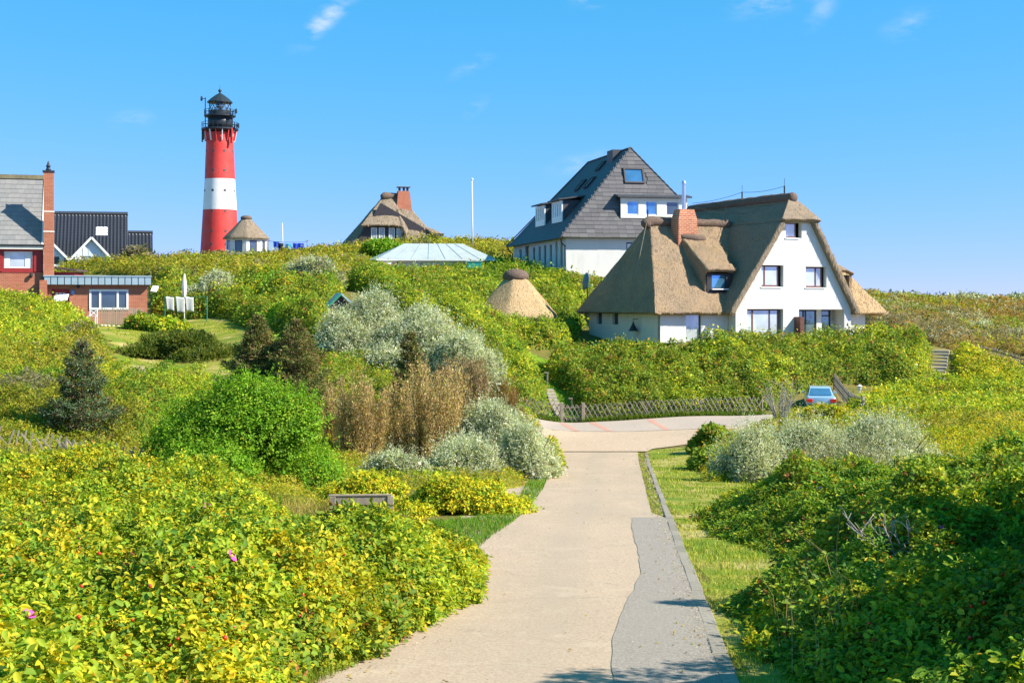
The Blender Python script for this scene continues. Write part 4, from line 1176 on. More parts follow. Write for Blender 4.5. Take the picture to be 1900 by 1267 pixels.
MB().bar((-.02, -.3, rz0 - .02), (-.02, ryy, rz1 - .02), .12, .2).build("verge_board", M['white_paint'], BH)
cx0, cx1 = lx(80.5), lx(100)
cst = MB().box(cx0 + .02, cx1, -.35, .35, lz(515), lz(320)).build("chimney_stack", M['brick'], BH)
for py in (393, 430):
    MB().box(cx0 + .01, cx1 + .02, -.37, .37, lz(py) - .035, lz(py) + .035).build("chimney_band", M['cream_paint'], cst)
MB().box(cx0 - .04, cx1 + .04, -.4, .4, lz(320), lz(317)).build("chimney_cap", M['dark_metal'], cst)
MB().lathe([(.13, 0), (.16, .08), (.1, .2), (.15, .28), (.08, .4), (.04, .55), (.01, .62)], 10, ((cx0 + cx1) / 2 - .02, 0, lz(317))).build("chimney_pot", M['dark_metal'], cst)
sp_ = MB().lathe([(.03, .0), (.11, .12), (.1, .26), (.02, .3)], 10, (lx(58), -.15, lz(516))).build("wall_lamp", M['dark_metal'], BH)
MB().box(lx(74), lx(88), -.55, -.1, 0, lz(520)).build("brick_pier", M['brick'], BH)
# flat roofed extension
ex0, ex1 = lx(88), lx(273)
wx0, wx1 = lx(165.5), lx(238.5)
wzb, wzt = lz(575), lz(536.5)
MB().sheet(rect(ex0, ex1, -.3, lz(528)), [rect(wx0, wx1, wzb, wzt), rect(lx(96), lx(129), 0, lz(536))], -.1, .3).build("extension_wall", M['brick'], BH)
MB().box(ex1 - .28, ex1, .21, 5.5, -.3, lz(528)).build("extension_side_wall", M['brick'], BH)
ew = window(BH, wx0 + .005, wx1 - .005, wzb + .005, wzt - .005, -.16, M['white_paint'], M['glass_dark'], (.5, 1, .5), (1,), .125, th=.12)
for (a_, b_) in ((171, 182), (188, 216), (222, 234)):
    MB().box(lx(a_ - 1.2), lx(b_ + 1), -.06, -.045, wzb + .14, wzb + .56).build("half_curtain", M['curtain'], ew)
dd = MB().sheet(rect(lx(96) + .01, lx(129) - .01, 0.0, lz(536) - .01), [rect(lx(103) , lx(108), lz(552), lz(543)), rect(lx(109.5), lx(114.5), lz(552), lz(543)), rect(lx(116), lx(121), lz(552), lz(543))], .05, .08).build("door", M['red_wood'], BH)
for a_ in (103, 109.5, 116):
    MB().box(lx(a_), lx(a_ + 5), .08, .1, lz(552), lz(543)).build("pane", M['glass'], dd)
for k in range(16):
    a_ = lx(82) + k * (lx(280.5) - lx(82)) / 16; b_ = a_ + (lx(280.5) - lx(82)) / 16
    MB().box(a_ + .025, b_ - .025, -.52, -.44, lz(528), lz(513.5)).build("fascia_panel", M['zinc'], BH)
MB().box(lx(82) - .03, lx(280.5) + .02, -.46, 5.6, lz(527), lz(514)).build("flat_roof", M['dark_metal'], BH)
MB().box(lx(81), lx(281), -.56, 5.65, lz(513.4), lz(511)).build("roof_edge", M['zinc'], BH)
pl_ = MB().lathe([(.01, 0), (.145, 0), (.145, .02), (.01, .02)], 18, (0, 0, 0)).build("number_plate", m_plain("blue_enamel", (0.04, 0.10, 0.36), .3), BH)
pl_.location = (lx(135.2), -.135, lz(542)); pl_.rotation_euler = (R(90), 0, 0)
text_mesh("plate_number", "24", .19, (0, 0, .03), (0, 0, 0), M['white_paint'], pl_, .004)
MB().lathe([(.03, .0), (.11, .1), (.09, .24), (.02, .28)], 10, (lx(145.5), -.22, lz(535))).build("wall_lamp", M['dark_metal'], BH)
# red shed roof piece behind
RS = thing("red_shed", "low red timber shed with dark flat roof behind the brick extension", "shed", (wx(121, 94), 94.0, P(0, 512, 94).z - 1.2))
MB().box(-1.2, .62, 0, 2, 0, 1.45).build("wall", M['red_wood'], RS)
MB().add([(-1.3, -.3, 1.72), (.85, -.3, 1.50), (.85, 2.2, 1.50), (-1.3, 2.2, 1.72), (-1.3, -.3, 1.84), (.85, -.3, 1.62), (.85, 2.2, 1.62), (-1.3, 2.2, 1.84)],
         [(3, 2, 1, 0), (4, 5, 6, 7), (0, 1, 5, 4), (1, 2, 6, 5), (2, 3, 7, 6), (3, 0, 4, 7)]).build("roof", M['wood_dark'], RS)

# ------------------------------------------------------------------ house with dark glazed tiles
DT = thing("dark_tiled_house", "house with dark glazed pantile roof and white gabled dormers painted shade blue", "house", (wx(168, 124), 124.0, 2.4), R(15))
def dx_(px, d=124.0):
    u = (px - CX0) / FPX; o = d - 124.0
    return (u * (124.0 + o * math.cos(R(15))) - DT.location.x + o * math.sin(R(15))) / (math.cos(R(15)) - u * math.sin(R(15)))
def dzz(py, d=124.0): return (HY - py) / FPX * d - 2.4
def pantiles(name, x0, x1, ya, za, yb, zb, parent, cw=.30, rh=.36):
    nc = int(round((x1 - x0) / cw)); nr = int(round(math.hypot(yb - ya, zb - za) / rh))
    nrm = Vector((0, -(zb - za), (yb - ya))).normalized()
    xs_ = np.linspace(x0, x1, nc * 5 + 1)
    prof = 0.055 * np.maximum(np.sin((xs_ - x0) / (x1 - x0) * nc * 2 * math.pi), -.3)
    v_, f_ = [], []
    W_ = len(xs_)
    for r_ in range(nr):
        for e, lift_ in ((0, .05), (1, .008)):
            u = (r_ + e) / nr
            for i, x in enumerate(xs_):
                q = Vector((x, ya + (yb - ya) * u, za + (zb - za) * u)) + nrm * (prof[i] + lift_)
                v_.append(tuple(q))
        o_ = r_ * 2 * W_
        for i in range(W_ - 1):
            f_.append((o_ + i, o_ + i + 1, o_ + W_ + i + 1, o_ + W_ + i))
            if r_: f_.append((o_ - W_ + i, o_ - W_ + i + 1, o_ + i + 1, o_ + i))
    return MB().add(v_, f_).build(name, M['tile_dark'], parent, kind="stuff", smooth=True)
za_, zb_ = dzz(492), dzz(397, 128)
RF = MB().add([(dx_(60), 0, za_ - .05), (dx_(236.5), 0, za_ - .05), (dx_(236.5), 4.6, zb_ - .05), (dx_(60), 4.6, zb_ - .05), (dx_(60), 9, za_), (dx_(236.5), 9, za_)], [(0, 1, 2, 3), (3, 2, 5, 4)]).build("roof", M['tile_dark'], DT)
pantiles("roof_tiles", dx_(60), dx_(236.5), 0, za_, 4.6, zb_, RF)
MB().tube([(dx_(60), 4.6, zb_ + .02), (dx_(237), 4.6, zb_ + .05)], .2, 8).build("ridge_tile", M['tile_dark'], RF)
zc_ = dzz(431, 126.6)
RF2 = MB().add([(dx_(237), 0.3, za_ - .1), (dx_(284), 0.3, za_ - .1), (dx_(284), 3.2, zc_ - .05), (dx_(237), 3.2, zc_ - .05), (dx_(237), 6, za_), (dx_(284), 6, za_)], [(0, 1, 2, 3), (3, 2, 5, 4)]).build("lower_roof", M['tile_dark'], DT)
MB().tube([(dx_(237), 3.2, zc_ + .05), (dx_(284.5), 3.2, zc_ + .05)], .17, 8).build("ridge_tile", M['tile_dark'], RF2)
pantiles("roof_tiles", dx_(237), dx_(284), .3, za_ - .05, 3.2, zc_, RF2)
MB().box(dx_(60), dx_(236), .5, 8.5, -.5, za_ - .02).build("wall", M['white_wall'], DT)
MB().box(dx_(236), dx_(283), .8, 5.5, -.5, za_ - .05).build("wall", M['white_wall'], DT)
sm = MB().sheet(rect(-.5, .5, 0, 1.1), [], 0, .02).build("skylight", M['white_paint'], DT)
uu = (HY - 431) / FPX
nv_ = Vector((0, 4.6, zb_ - za_)).normalized()
sm.location = (dx_(188.5, 126), 2.55, za_ + (zb_ - za_) * 2.55 / 4.6 + .12); sm.rotation_euler = (math.atan2(nv_.z, nv_.y) - R(90), 0, 0)
bl_m = m_plain("shade_blue_board", (0.62, 0.72, 0.78), .6, var=.06)  # white boards; the blue of their shade is put into the base colour
gl = MB().sheet(rect(-.38, .38, .12, .98), [], -.03, .02).build("pane", M['curtain'], sm)
for cxp, top, halfw, half in ((170, 443, 30, False), (92, 449, 26, False)):
    xc = dx_(cxp, 122.8); hwid = halfw / FPX * 122.8
    zt = dzz(top, 122.8); ze = dzz(473, 122.8); zb0 = dzz(497, 122.8)
    o_ = [rect(xc - hwid * .72, xc - .05, zb0 + .2, ze - .1), rect(xc + .05, xc + hwid * .72, zb0 + .2, ze - .1)]
    MB().sheet([(xc - hwid, zb0 - .3), (xc + hwid, zb0 - .3), (xc + hwid, ze), (xc, zt), (xc - hwid, ze)], o_, -1.2, .15).build("dormer_front", bl_m, DT)
    for k in range(6):
        x = xc - hwid + (k + .5) * hwid / 3
        MB().box(x - .02, x + .02, -1.235, -1.202, ze + .02, ze + max(.05, (zt - ze) * (1 - abs(x - xc) / hwid) - .12)).build("board_strip", M['white_paint'], DT)
    for h, gm in zip(o_, ('glass', 'glass_dark')):
        window(DT, h[0][0], h[1][0], h[0][1], h[2][1], -1.15, M['white_paint'], M[gm], (1,), (1,), .07)
    for sgn in (-1, 1):
        e0 = Vector((xc + sgn * (hwid + .45), -1.5, ze - .5)); e1 = Vector((xc, -1.5, zt + .12))
        f0, f1 = e0 + Vector((0, 4.5, 0)), e1 + Vector((0, 4.5, 0)); u_ = Vector((0, 0, .12))
        MB().add([e0, e1, f1, f0, e0 + u_, e1 + u_, f1 + u_, f0 + u_], [(0, 1, 2, 3), (7, 6, 5, 4), (0, 4, 5, 1), (1, 5, 6, 2), (2, 6, 7, 3), (3, 7, 4, 0)]).build("dormer_roof", M['tile_dark'], DT)
        MB().bar(e0 + Vector((0, -.04, -.02)), e1 + Vector((0, -.04, -.02)), .05, .18).build("barge_board", M['white_paint'], DT)

# ------------------------------------------------------------------ lighthouse
LD = 281.0
LH = thing("lighthouse", "red and white banded lighthouse with black lantern on the hill", "lighthouse", (P(408, 475, LD).x, LD, P(0, 475, LD).z - 2.5), R(20))
def hz_(py): return (HY - py) / FPX * LD - LH.location.z
def pr_(px): return px / FPX * LD
z_b, z_1, z_2, z_t = 0.0, hz_(390), hz_(333), hz_(247)
def rad(z):
    py = HY - (z + LH.location.z) / LD * FPX
    return pr_(np.interp(py, [247, 333, 390, 475, 540], [24.6, 27.7, 30.9, 36.0, 40]))
def band(name, za, zb, mat):
    zs = np.linspace(za, zb, 5)
    return MB().lathe([(rad(z), z) for z in zs], 48, cap=False).build(name, mat, LH, smooth=True)
band("tower_band", z_b - 1, z_1, M['light_red']); band("tower_band", z_1, z_2, M['light_white']); band("tower_band", z_2, z_t, M['light_red'])
port = m_plain("porthole", (0.10, 0.08, 0.08), .4)
for row, py in enumerate((454, 430, 393, 355, 318, 282)):
    z = hz_(py)
    for k in range(8):
        a = 2 * math.pi * (k + .22) / 8
        r0 = rad(z)
        p = Vector((math.cos(a), math.sin(a), 0))
        MB().tube([p * (r0 - .1) + Vector((0, 0, z)), p * (r0 + .05) + Vector((0, 0, z))], .26, 10).build("porthole", port, LH)
LB = M['light_black']
zg = hz_(241)
rg = pr_(34)
MB().lathe([(pr_(25), zg - .5), (rg, zg - .1), (rg, zg + .18), (pr_(22), zg + .18)], 32).build("gallery_deck", LB, LH)
for k in range(16):
    a = 2 * math.pi * k / 16
    p = Vector((math.cos(a), math.sin(a), 0))
    MB().bar(p * (rg - .35) + Vector((0, 0, zg - .1)), p * (rad(zg - 2.3) + .12) + Vector((0, 0, zg - 2.3)), .14, .3).build("bracket", M['light_red'] if k % 2 else M['light_white'], LH)
def railing(r, z, h, n):
    b = MB()
    for k in range(n):
        a = 2 * math.pi * k / n
        p = Vector((math.cos(a) * r, math.sin(a) * r, z)); b.tube([p, p + Vector((0, 0, h))], .05, 5)
    o = b.build("railing_posts", LB, LH, kind="stuff")
    for hh in (h, h * .55):
        MB().tube([(math.cos(2 * math.pi * k / 32) * r, math.sin(2 * math.pi * k / 32) * r, z + hh) for k in range(33)], .045, 5, False).build("railing_bar", LB, LH)
railing(rg - .1, zg + .18, 1.15, 24)
zs1 = hz_(217)
MB().lathe([(pr_(22.5), zg + .18), (pr_(22), zs1)], 32).build("service_room", LB, LH, smooth=True)
MB().lathe([(pr_(22), zs1 - .3), (pr_(29), zs1), (pr_(29), zs1 + .2), (pr_(21), zs1 + .2)], 32).build("lantern_deck", LB, LH)
railing(pr_(28.6), zs1 + .2, 1.1, 20)
zl0, zl1 = hz_(206), hz_(191.5)
MB().lathe([(pr_(20.5), zs1 + .2), (pr_(20.5), zl0)], 24).build("lantern_base", LB, LH)
for k in range(12):
    a0, a1 = 2 * math.pi * k / 12, 2 * math.pi * (k + 1) / 12
    r_ = pr_(20)
    for s0, s1 in ((a0, a1), (a1, a0)):
        MB().bar((math.cos(s0) * r_, math.sin(s0) * r_, zl0), (math.cos(s1) * r_, math.sin(s1) * r_, zl1), .07, .07).build("astragal", LB, LH)
lg = NT("lantern_glass").set(.03, 0, .5); lg.b.inputs["Transmission Weight"].default_value = .95; lg.b.inputs["Base Color"].default_value = (.9, .97, 1, 1); lg.b.inputs["IOR"].default_value = 1.05
MB().lathe([(pr_(19.4), zl0), (pr_(19.4), zl1)], 24, cap=False).build("lantern_glazing", lg.m, LH)
MB().lathe([(.25, zl0), (.3, zl0 + .35), (.75, zl0 + .7), (.85, zl0 + 1.1), (.6, zl0 + 1.45), (.2, zl0 + 1.55)], 16).build("lens", M['glass_blue'], LH, smooth=True)
MB().lathe([(pr_(21), zl1 - .02), (pr_(23.5), zl1), (pr_(23.5), zl1 + .18), (pr_(16), hz_(183)), (pr_(8), hz_(177)), (pr_(2.2), hz_(173.5)), (.02, hz_(173))], 16).build("lantern_roof", LB, LH)
MB().lathe([(.14, hz_(173.6)), (.14, hz_(172)), (.36, hz_(169.5)), (.36, hz_(168)), (.1, hz_(166)), (.05, hz_(165)), (.02, hz_(158))], 12).build("finial", LB, LH, smooth=True)
def lhp(px, py, dy=0):      # a point beside the lantern, in the tower's own frame
    v = Vector((px / FPX * LD, dy, 0)); v.rotate(Matrix.Rotation(-R(20), 3, 'Z')); return Vector((v.x, v.y, hz_(py)))
for (pxa, ya, yb, ydish) in ((-23, 238, 184, 186), (27, 245, 208, 209), (31, 245, 230, 236)):
    MB().tube([lhp(pxa, ya, -2), lhp(pxa, yb, -2)], .1, 6).build("antenna_mast", LB, LH)
    s_ = -1 if pxa < 0 else 1
    MB().tube([lhp(pxa, ydish, -2), lhp(pxa + s_ * 6, ydish, -2)], .07, 6).build("antenna_arm", LB, LH)
    q = lhp(pxa + s_ * 8, ydish, -2)
    MB().tube([lhp(pxa + s_ * 5.5, ydish, -2), q], [.42, .5], 14).build("antenna_dish", LB, LH)
MB().tube([lhp(26, 240, -2.2), lhp(27, 262, -2.2), lhp(27, 268, -2.2)], [.16, .16, .28], 8).build("hanging_signal", M['light_red'], LH)
for kx, y0_, y1_ in ((-29, 243, 266), (-27, 243, 262), (24, 244, 268)):
    MB().tube([lhp(kx, y0_, -1.8), lhp(kx, y1_, -1.8)], .14, 6).build("hanging_pipe", LB, LH)

# ------------------------------------------------------------------ fences
def lattice(root, a, b, h, step, lean, slat=(0.045, 0.025), jit=0.02, posts=True, pstep=2.4, tilt=0.0, drop=0.0, ph_=0.15):
    """crossed half-round slats between two points, each slat a piece"""
    a, b = Vector(a), Vector(b)
    d = Vector((b.x - a.x, b.y - a.y, 0)); L = d.length; d.normalize()
    nrm = Vector((-d.y, d.x, 0))
    n = int(L / step)
    src = None
    ln = math.hypot(h, lean)
    items = []
    rz = math.atan2(d.y, d.x)
    ang = math.atan2(lean, h)
    for k in range(-1, n + 1):
        for s_ in (-1, 1):
            x = k * step + (lean / 2)
            if x < -.05 or x > L + .05: continue
            if random.random() < drop: continue
            p = a + d * x
            z = a.z + (b.z - a.z) * x / L
            items.append(((p.x + nrm.x * .022 * s_, p.y + nrm.y * .022 * s_, z + h / 2 + random.uniform(-jit, jit)), (0, ang * s_ + random.uniform(-.02, .02) + tilt * random.uniform(.3, 1.5), rz), (1, 1, random.uniform(.95, 1.05))))
    src = MB().box(-slat[0] / 2, slat[0] / 2, -slat[1] / 2, slat[1] / 2, -ln / 2, ln / 2).build("slat", M['wood_slat'], root)
    src.rotation_mode = 'XYZ'
    copies(src, root, items)
    if posts:
        m = max(1, int(L / pstep))
        for k in range(m + 1):
            p = a + d * (L * k / m); z = a.z + (b.z - a.z) * k / m
            MB().tube([(p.x + nrm.x * .1, p.y + nrm.y * .1, z - .2), (p.x + nrm.x * .1, p.y + nrm.y * .1, z + h * .92)], .05, 8).build("post", M['wood_grey'], root)

def fence_pts(name, label, pts, **kw):
    root = thing(name, label, "fence")
    for i in range(len(pts) - 1):
        lattice(root, pts[i], pts[i + 1], **kw)
    return root
def gp(px, d, up=0.03):
    q = Gp(px, d); return Vector((q.x, q.y, q.z + up))
fence_pts("lattice_fence", "lattice wood fence along the cross lane below the rose hedge, beyond the gate", [gp(1086, 82.1), gp(1200, 82.1), gp(1300, 82.2), gp(1415, 82.4)], h=.98, step=.285, lean=.55)
fence_pts("lattice_fence", "short lattice wood fence between the silver willow and the garden gate", [gp(975, 82.3), gp(1040, 82.1)], h=.98, step=.285, lean=.55)
gate = thing("garden_gate", "lattice wood garden gate between two square posts at the foot of the steps", "gate", gp(1062, 82.0, .04))
lattice(gate, Vector((-.52, 0, .06)), Vector((.52, 0, .06)), .95, .26, .5, posts=False)
for x in (-.62, .62):
    MB().box(x - .09, x + .09, -.09, .09, -.1, 1.12).build("post", M['wood_grey'], gate, bevel=.015)
MB().box(-.54, .54, .05, .08, .18, .26).build("rail", M['wood_grey'], gate)
MB().box(-.54, .54, .05, .08, .80, .88).build("rail", M['wood_grey'], gate)
fence_pts("broken_lattice_fence", "broken grey lattice fence leaning in the dry grass by the blue spruce", [gp(-30, 43.6, .2), gp(120, 43.8, .2), gp(262, 43.4, .15)], h=.72, step=.2, lean=.34, slat=(.05, .025), jit=.06, tilt=-.18, drop=.25, pstep=3)
fence_pts("old_lattice_fence", "low old lattice fence below the heather mound beside the garden steps", [gp(258, 60, .1), gp(330, 60, .1)], h=.6, step=.22, lean=.34, slat=(.05, .025), jit=.05, drop=.15)

def pickets(name, label, pts, h, step, w=.05, mat='wood_slat', rails=True, lean=0.0, face=0):
    root = thing(name, label, "fence")
    src = MB().add([(-w / 2, -.015, 0), (w / 2, -.015, 0), (w / 2, .015, 0), (-w / 2, .015, 0), (-w / 2, -.015, h * .95), (w / 2, -.015, h * .95), (w / 2, .015, h * .95), (-w / 2, .015, h * .95), (0, 0, h)],
                   [(3, 2, 1, 0), (0, 1, 5, 4), (1, 2, 6, 5), (2, 3, 7, 6), (3, 0, 4, 7), (4, 5, 8), (5, 6, 8), (6, 7, 8), (7, 4, 8)]).build("picket", M[mat], root)
    items = []
    for i in range(len(pts) - 1):
        a, b = pts[i], pts[i + 1]
        L = (b - a).length; n = max(1, int(L / step)); d = b - a
        rz = math.atan2(d.y, d.x)
        for k in range(n):
            p = a.lerp(b, (k + .5) / n)
            items.append(((p.x, p.y, p.z), (0, random.uniform(-.03, .03) + lean, rz), (random.uniform(.85, 1.15), 1, random.uniform(.92, 1.06))))
        if rails:
            for f in (.3, .72):
                MB().bar(a + Vector((0, .03, h * f)), b + Vector((0, .03, h * f)), .03, .07).build("rail", M['wood_dark'], root)
            MB().tube([a + Vector((0, .08, -.2)), a + Vector((0, .08, h * .95))], .055, 8).build("post", M['wood_grey'], root)
    copies(src, root, items)
    return root
pickets("picket_fence", "brown picket fence running downhill behind the blue car", [gp(1548, 87.5), gp(1575, 83), gp(1602, 78)], 1.0, .16)
pickets("slat_fence", "thin slatted fence curving over the dune beyond the wide steps", [gp(1797, 101, .15), gp(1820, 98.5, .15), gp(1850, 96, .15), gp(1885, 93.5, .15), gp(1930, 91.5, .15)], .8, .19, .05)
pf = pickets("bark_pole_fence", "upright bark pole fence below the window of the brick extension", [Vector((wx(179, 86.2), 86.2, P(0, 602, 86.2).z)), Vector((wx(235, 86.6), 86.6, P(0, 602, 86.6).z))], 1.02, .105, .06, rails=False)
pf2 = pickets("bark_pole_fence", "shorter far piece of the bark pole fence half hidden by a shrub", [Vector((wx(238, 86.9), 86.9, P(0, 588, 86.9).z)), Vector((wx(271, 87.2), 87.2, P(0, 588, 87.2).z))], .55, .105, .06, rails=False)

# ------------------------------------------------------------------ steps
def stairs(name, label, pts, width, n, rise=.09, mat='step', rotz=None):
    root = thing(name, label, "steps")
    a, b = pts
    d = (b - a)
    rz = math.atan2(d.y, d.x) - R(90) if rotz is None else rotz
    tr = math.hypot(d.x, d.y) / n
    src = MB().box(-width / 2, width / 2, 0, tr * .92, -.3, 0).build("step", M[mat], root, bevel=.015)
    items = []
    for k in range(n):
        p = a.lerp(b, (k + .5) / n)
        items.append(((p.x + random.uniform(-.02, .02), p.y, p.z + rise), (0, 0, rz + random.uniform(-.02, .02)), (random.uniform(.97, 1.03), 1, 1)))
    copies(src, root, items)
    return root
sa, sb = Gp(1733, 89.3), Gp(1745, 97.2)
stairs("wide_steps", "flight of wide pale steps climbing the rose slope to the thatched house", (sa + Vector((0, 0, .15)), sb + Vector((0, 0, .15))), 1.15, 9)
sa, sb = Gp(1041, 83.2), Gp(1018, 87.5)
stairs("gate_steps", "narrow pale steps climbing the lawn behind the garden gate", (sa + Vector((0, 0, .08)), sb + Vector((0, 0, .08))), .55, 8)
sa, sb = Gp(272, 66), Gp(172, 85)
stairs("garden_steps", "long narrow plank steps climbing the lawn to the brick house", (sa + Vector((0, 0, .06)), sb + Vector((0, 0, .06))), .55, 24)

# ------------------------------------------------------------------ small street things
def bollard_lamp(label, pos, h=.75):
    r_ = thing("garden_lamp", label, "lamp", pos, group=None)
    MB().tube([(0, 0, -.2), (0, 0, h * .6)], .05, 10).build("post", M['white_paint'], r_)
    MB().lathe([(.09, 0), (.11, .04), (.11, h * .26), (.08, h * .3)], 12, (0, 0, h * .6)).build("lamp_glass", M['glass'], r_, smooth=False)
    MB().lathe([(.16, 0), (.16, .03), (.06, .10), (.01, .12)], 12, (0, 0, h * .9)).build("lamp_cap", M['white_paint'], r_)
    return r_
def on_hedge(px, py, d):
    q = P(px, py, d); return q
bollard_lamp("white garden lamp in the roses just uphill of the parked car", on_hedge(1595, 738, 84.5))
bollard_lamp("white garden lamp halfway up the wide steps", on_hedge(1698, 697, 90.5))
bollard_lamp("small white garden lamp near the top of the wide steps", on_hedge(1712, 650, 95.5), .6)
def letter_post(label, pos, h=.8):
    r_ = thing("path_lamp", label, "lamp", pos)
    MB().box(-.05, .05, -.05, .05, -.2, h).build("post", M['wood_grey'], r_)
    MB().box(-.2, .06, -.09, .09, h, h + .07).build("lamp_head", M['wood_slat'], r_)
    return r_
letter_post("hooded path lamp higher up the shaded lawn path", gp(1016, 88.8), .62)
letter_post("hooded path lamp at the hedge just above the gate steps", gp(1061, 85.2), .5)
for (px, d, h, lab) in ((1324, 66, .75, "first of three grey fence stumps at the corner of the gravel apron"), (1331, 64, .78, "middle of three grey fence stumps at the corner of the gravel apron"), (1341, 61.5, .85, "nearest and tallest of three grey fence stumps beside the silver willow"),
                        (1462, 31.5, 1.38, "square pale post standing in the dark roses beside the verge"), (1747, 77, .95, "thin grey post in the golden roses below the wide steps"), (1602, 77.3, 1.2, "tall grey end post of the picket fence")):
    q = Gp(px, d)
    o = MB().box(-.07, .07, -.07, .07, -.2, h).build("fence_post", M['wood_grey'], None, bevel=.01)
    o.location = q; o.rotation_euler = (random.uniform(-.05, .05), random.uniform(-.05, .05), random.uniform(0, 1))
    tag(o, lab, "post")

# bench seen from behind
bq = Gp(669, 32.2)
bn = thing("bench", "weathered wooden bench seen from behind in the yellow roses", "bench", (bq.x, bq.y, P(0, 917, 32.2).z - .80), R(4))
MB().box(-.68, .66, 0, .045, .56, .76).build("backrest", M['wood_grey'], bn, bevel=.008)
MB().box(-.72, .70, -.02, .075, .762, .80).build("top_rail", M['wood_slat'], bn, bevel=.008)
MB().box(-.68, .66, .1, .52, .38, .42).build("seat", M['wood_grey'], bn, bevel=.008)
for x in (-.70, .60):
    MB().box(x, x + .14, -.03, .10, 0, .758).build("leg", M['wood_grey'], bn, bevel=.01)
    MB().box(x + .02, x + .12, .44, .54, 0, .378).build("leg", M['wood_grey'], bn, bevel=.01)
    MB().box(x + .01, x + .13, .105, .55, .60, .66).build("armrest", M['wood_grey'], bn, bevel=.008)

# ------------------------------------------------------------------ parked car
car = thing("parked_car", "light blue saloon car seen from behind, parked by the lattice fence", "car", (P(1524, 0, 81).x, 81.0, g1(P(1524, 0, 81).x, 81.0) + .08), R(-9))
cp = NT("car_paint").set(.25, .3, .5); cp.col(cp.ramp(cp.noise(1.5, 3), [(.3, (.36, .55, .70)), (.7, (.42, .60, .74))])); cp.b.inputs["Coat Weight"].default_value = .6
CP = cp.m
rub = m_plain("tyre_rubber", (.02, .02, .02), .8); red_l = m_plain("tail_light", (.65, .03, .02), .25)
def hull(prof, name, mat, parent, smooth=False, bev=.05):
    """cross-sections (y, [(half-width, z) from bottom to top]) joined along the car"""
    v_, f_ = [], []
    k = len(prof[0][1])
    for (y, sec) in prof:
        for (w, z) in sec: v_.append((-w, y, z))
        for (w, z) in reversed(sec): v_.append((w, y, z))
    m = 2 * k
    for i in range(len(prof) - 1):
        for j in range(m):
            j2 = (j + 1) % m
            f_.append((i * m + j, i * m + j2, (i + 1) * m + j2, (i + 1) * m + j))
    f_.append(tuple(range(m - 1, -1, -1))); f_.append(tuple(range((len(prof) - 1) * m, len(prof) * m)))
    b = MB().add(v_, f_)
    return b.build(name, mat, parent, bevel=bev, seg=3, smooth=True)
hull([(0, [(.74, .34), (.80, .5), (.79, .82), (.70, .90)]), (.25, [(.80, .26), (.85, .5), (.83, .86), (.74, .94)]), (1.5, [(.82, .24), (.86, .5), (.85, .88), (.76, .96)]),
      (3.2, [(.82, .24), (.86, .5), (.84, .86), (.74, .93)]), (4.2, [(.78, .28), (.82, .5), (.78, .74), (.62, .80)]), (4.4, [(.70, .36), (.74, .5), (.70, .66), (.55, .70)])], "body", CP, car)
hull([(.52, [(.73, .93), (.70, .97)]), (1.12, [(.74, .93), (.58, 1.40)]), (2.35, [(.74, .93), (.58, 1.43)]), (3.05, [(.73, .92), (.68, .97)])], "cabin", CP, car, bev=.04)
MB().add([(-.62, .50, 1.0), (.62, .50, 1.0), (.52, .995, 1.345), (-.52, .995, 1.345), (-.62, .56, .98), (.62, .56, .98), (.52, 1.05, 1.325), (-.52, 1.05, 1.325)],
         [(0, 1, 2, 3), (7, 6, 5, 4), (0, 4, 5, 1), (1, 5, 6, 2), (2, 6, 7, 3), (3, 7, 4, 0)]).build("rear_window", M['glass_blue'], car)
for s_ in (-1, 1):
    for (y0, y1, t0, t1) in ((.95, 1.62, 1.2, 1.62), (1.70, 2.75, 1.70, 2.35)):
        MB().add([(s_ * .765, y0, .99), (s_ * .765, y1, .99), (s_ * .635, t1, 1.34), (s_ * .635, t0, 1.34)], [(0, 1, 2, 3) if s_ > 0 else (3, 2, 1, 0)]).build("side_window", M['glass_dark'], car)
    MB().box(s_ * .66 - .17, s_ * .66 + .17, -.05, .03, .60, .80).build("tail_light", red_l, car, bevel=.02)
    for y in (.75, 3.5):
        w_ = MB().tube([(s_ * .72, y, .29), (s_ * .88, y, .29)], .30, 24).build("wheel", rub, car)
        MB().tube([(s_ * .87, y, .29), (s_ * .895, y, .29)], .18, 16).build("rim", M['steel'], w_)
    MB().box(s_ * .92 - .09, s_ * .92 + .09, 2.62, 2.74, .96, 1.08).build("mirror", CP, car, bevel=.02)
MB().box(-.82, .82, -.10, .04, .34, .50).build("bumper", M['dark_metal'], car, bevel=.03)
MB().box(-.26, .26, -.115, -.102, .52, .63).build("number_plate", M['white_paint'], car)

# ------------------------------------------------------------------ laundry, poles, dish
def cloth(parent, w, h, mat, loc, rz=0.0, name="cloth", folds=2.5, amp=.05, skew=0.0):
    n, m = 14, 10
    v_, f_ = [], []
    for j in range(m + 1):
        for i in range(n + 1):
            u, t_ = i / n, j / m
            a = amp * (0.3 + t_) * math.sin(u * folds * 2 * math.pi + .7 * t_)
            v_.append(((u - .5) * w * (1 - .14 * t_) + skew * t_, a, -t_ * h - .05 * h * math.sin(math.pi * u) * (1 - t_) + .03 * math.sin(5 * u)))
    for j in range(m):
        for i in range(n):
            f_.append((j * (n + 1) + i, (j + 1) * (n + 1) + i, (j + 1) * (n + 1) + i + 1, j * (n + 1) + i + 1))
    o = MB().add(v_, f_).build(name, mat, parent, smooth=True)
    md = o.modifiers.new("thick", 'SOLIDIFY'); md.thickness = .012
    o.location = loc; o.rotation_euler = (0, 0, rz)
    return o
wc = m_plain("white_linen", (.72, .68, .62), .9, var=.06)
line = thing("clothesline", "green clothesline posts on the lawn of the brick house", "clothesline", Gp(384, 86.5))
lx0 = line.location
gm_ = m_plain("green_paint", (.03, .22, .13), .5)
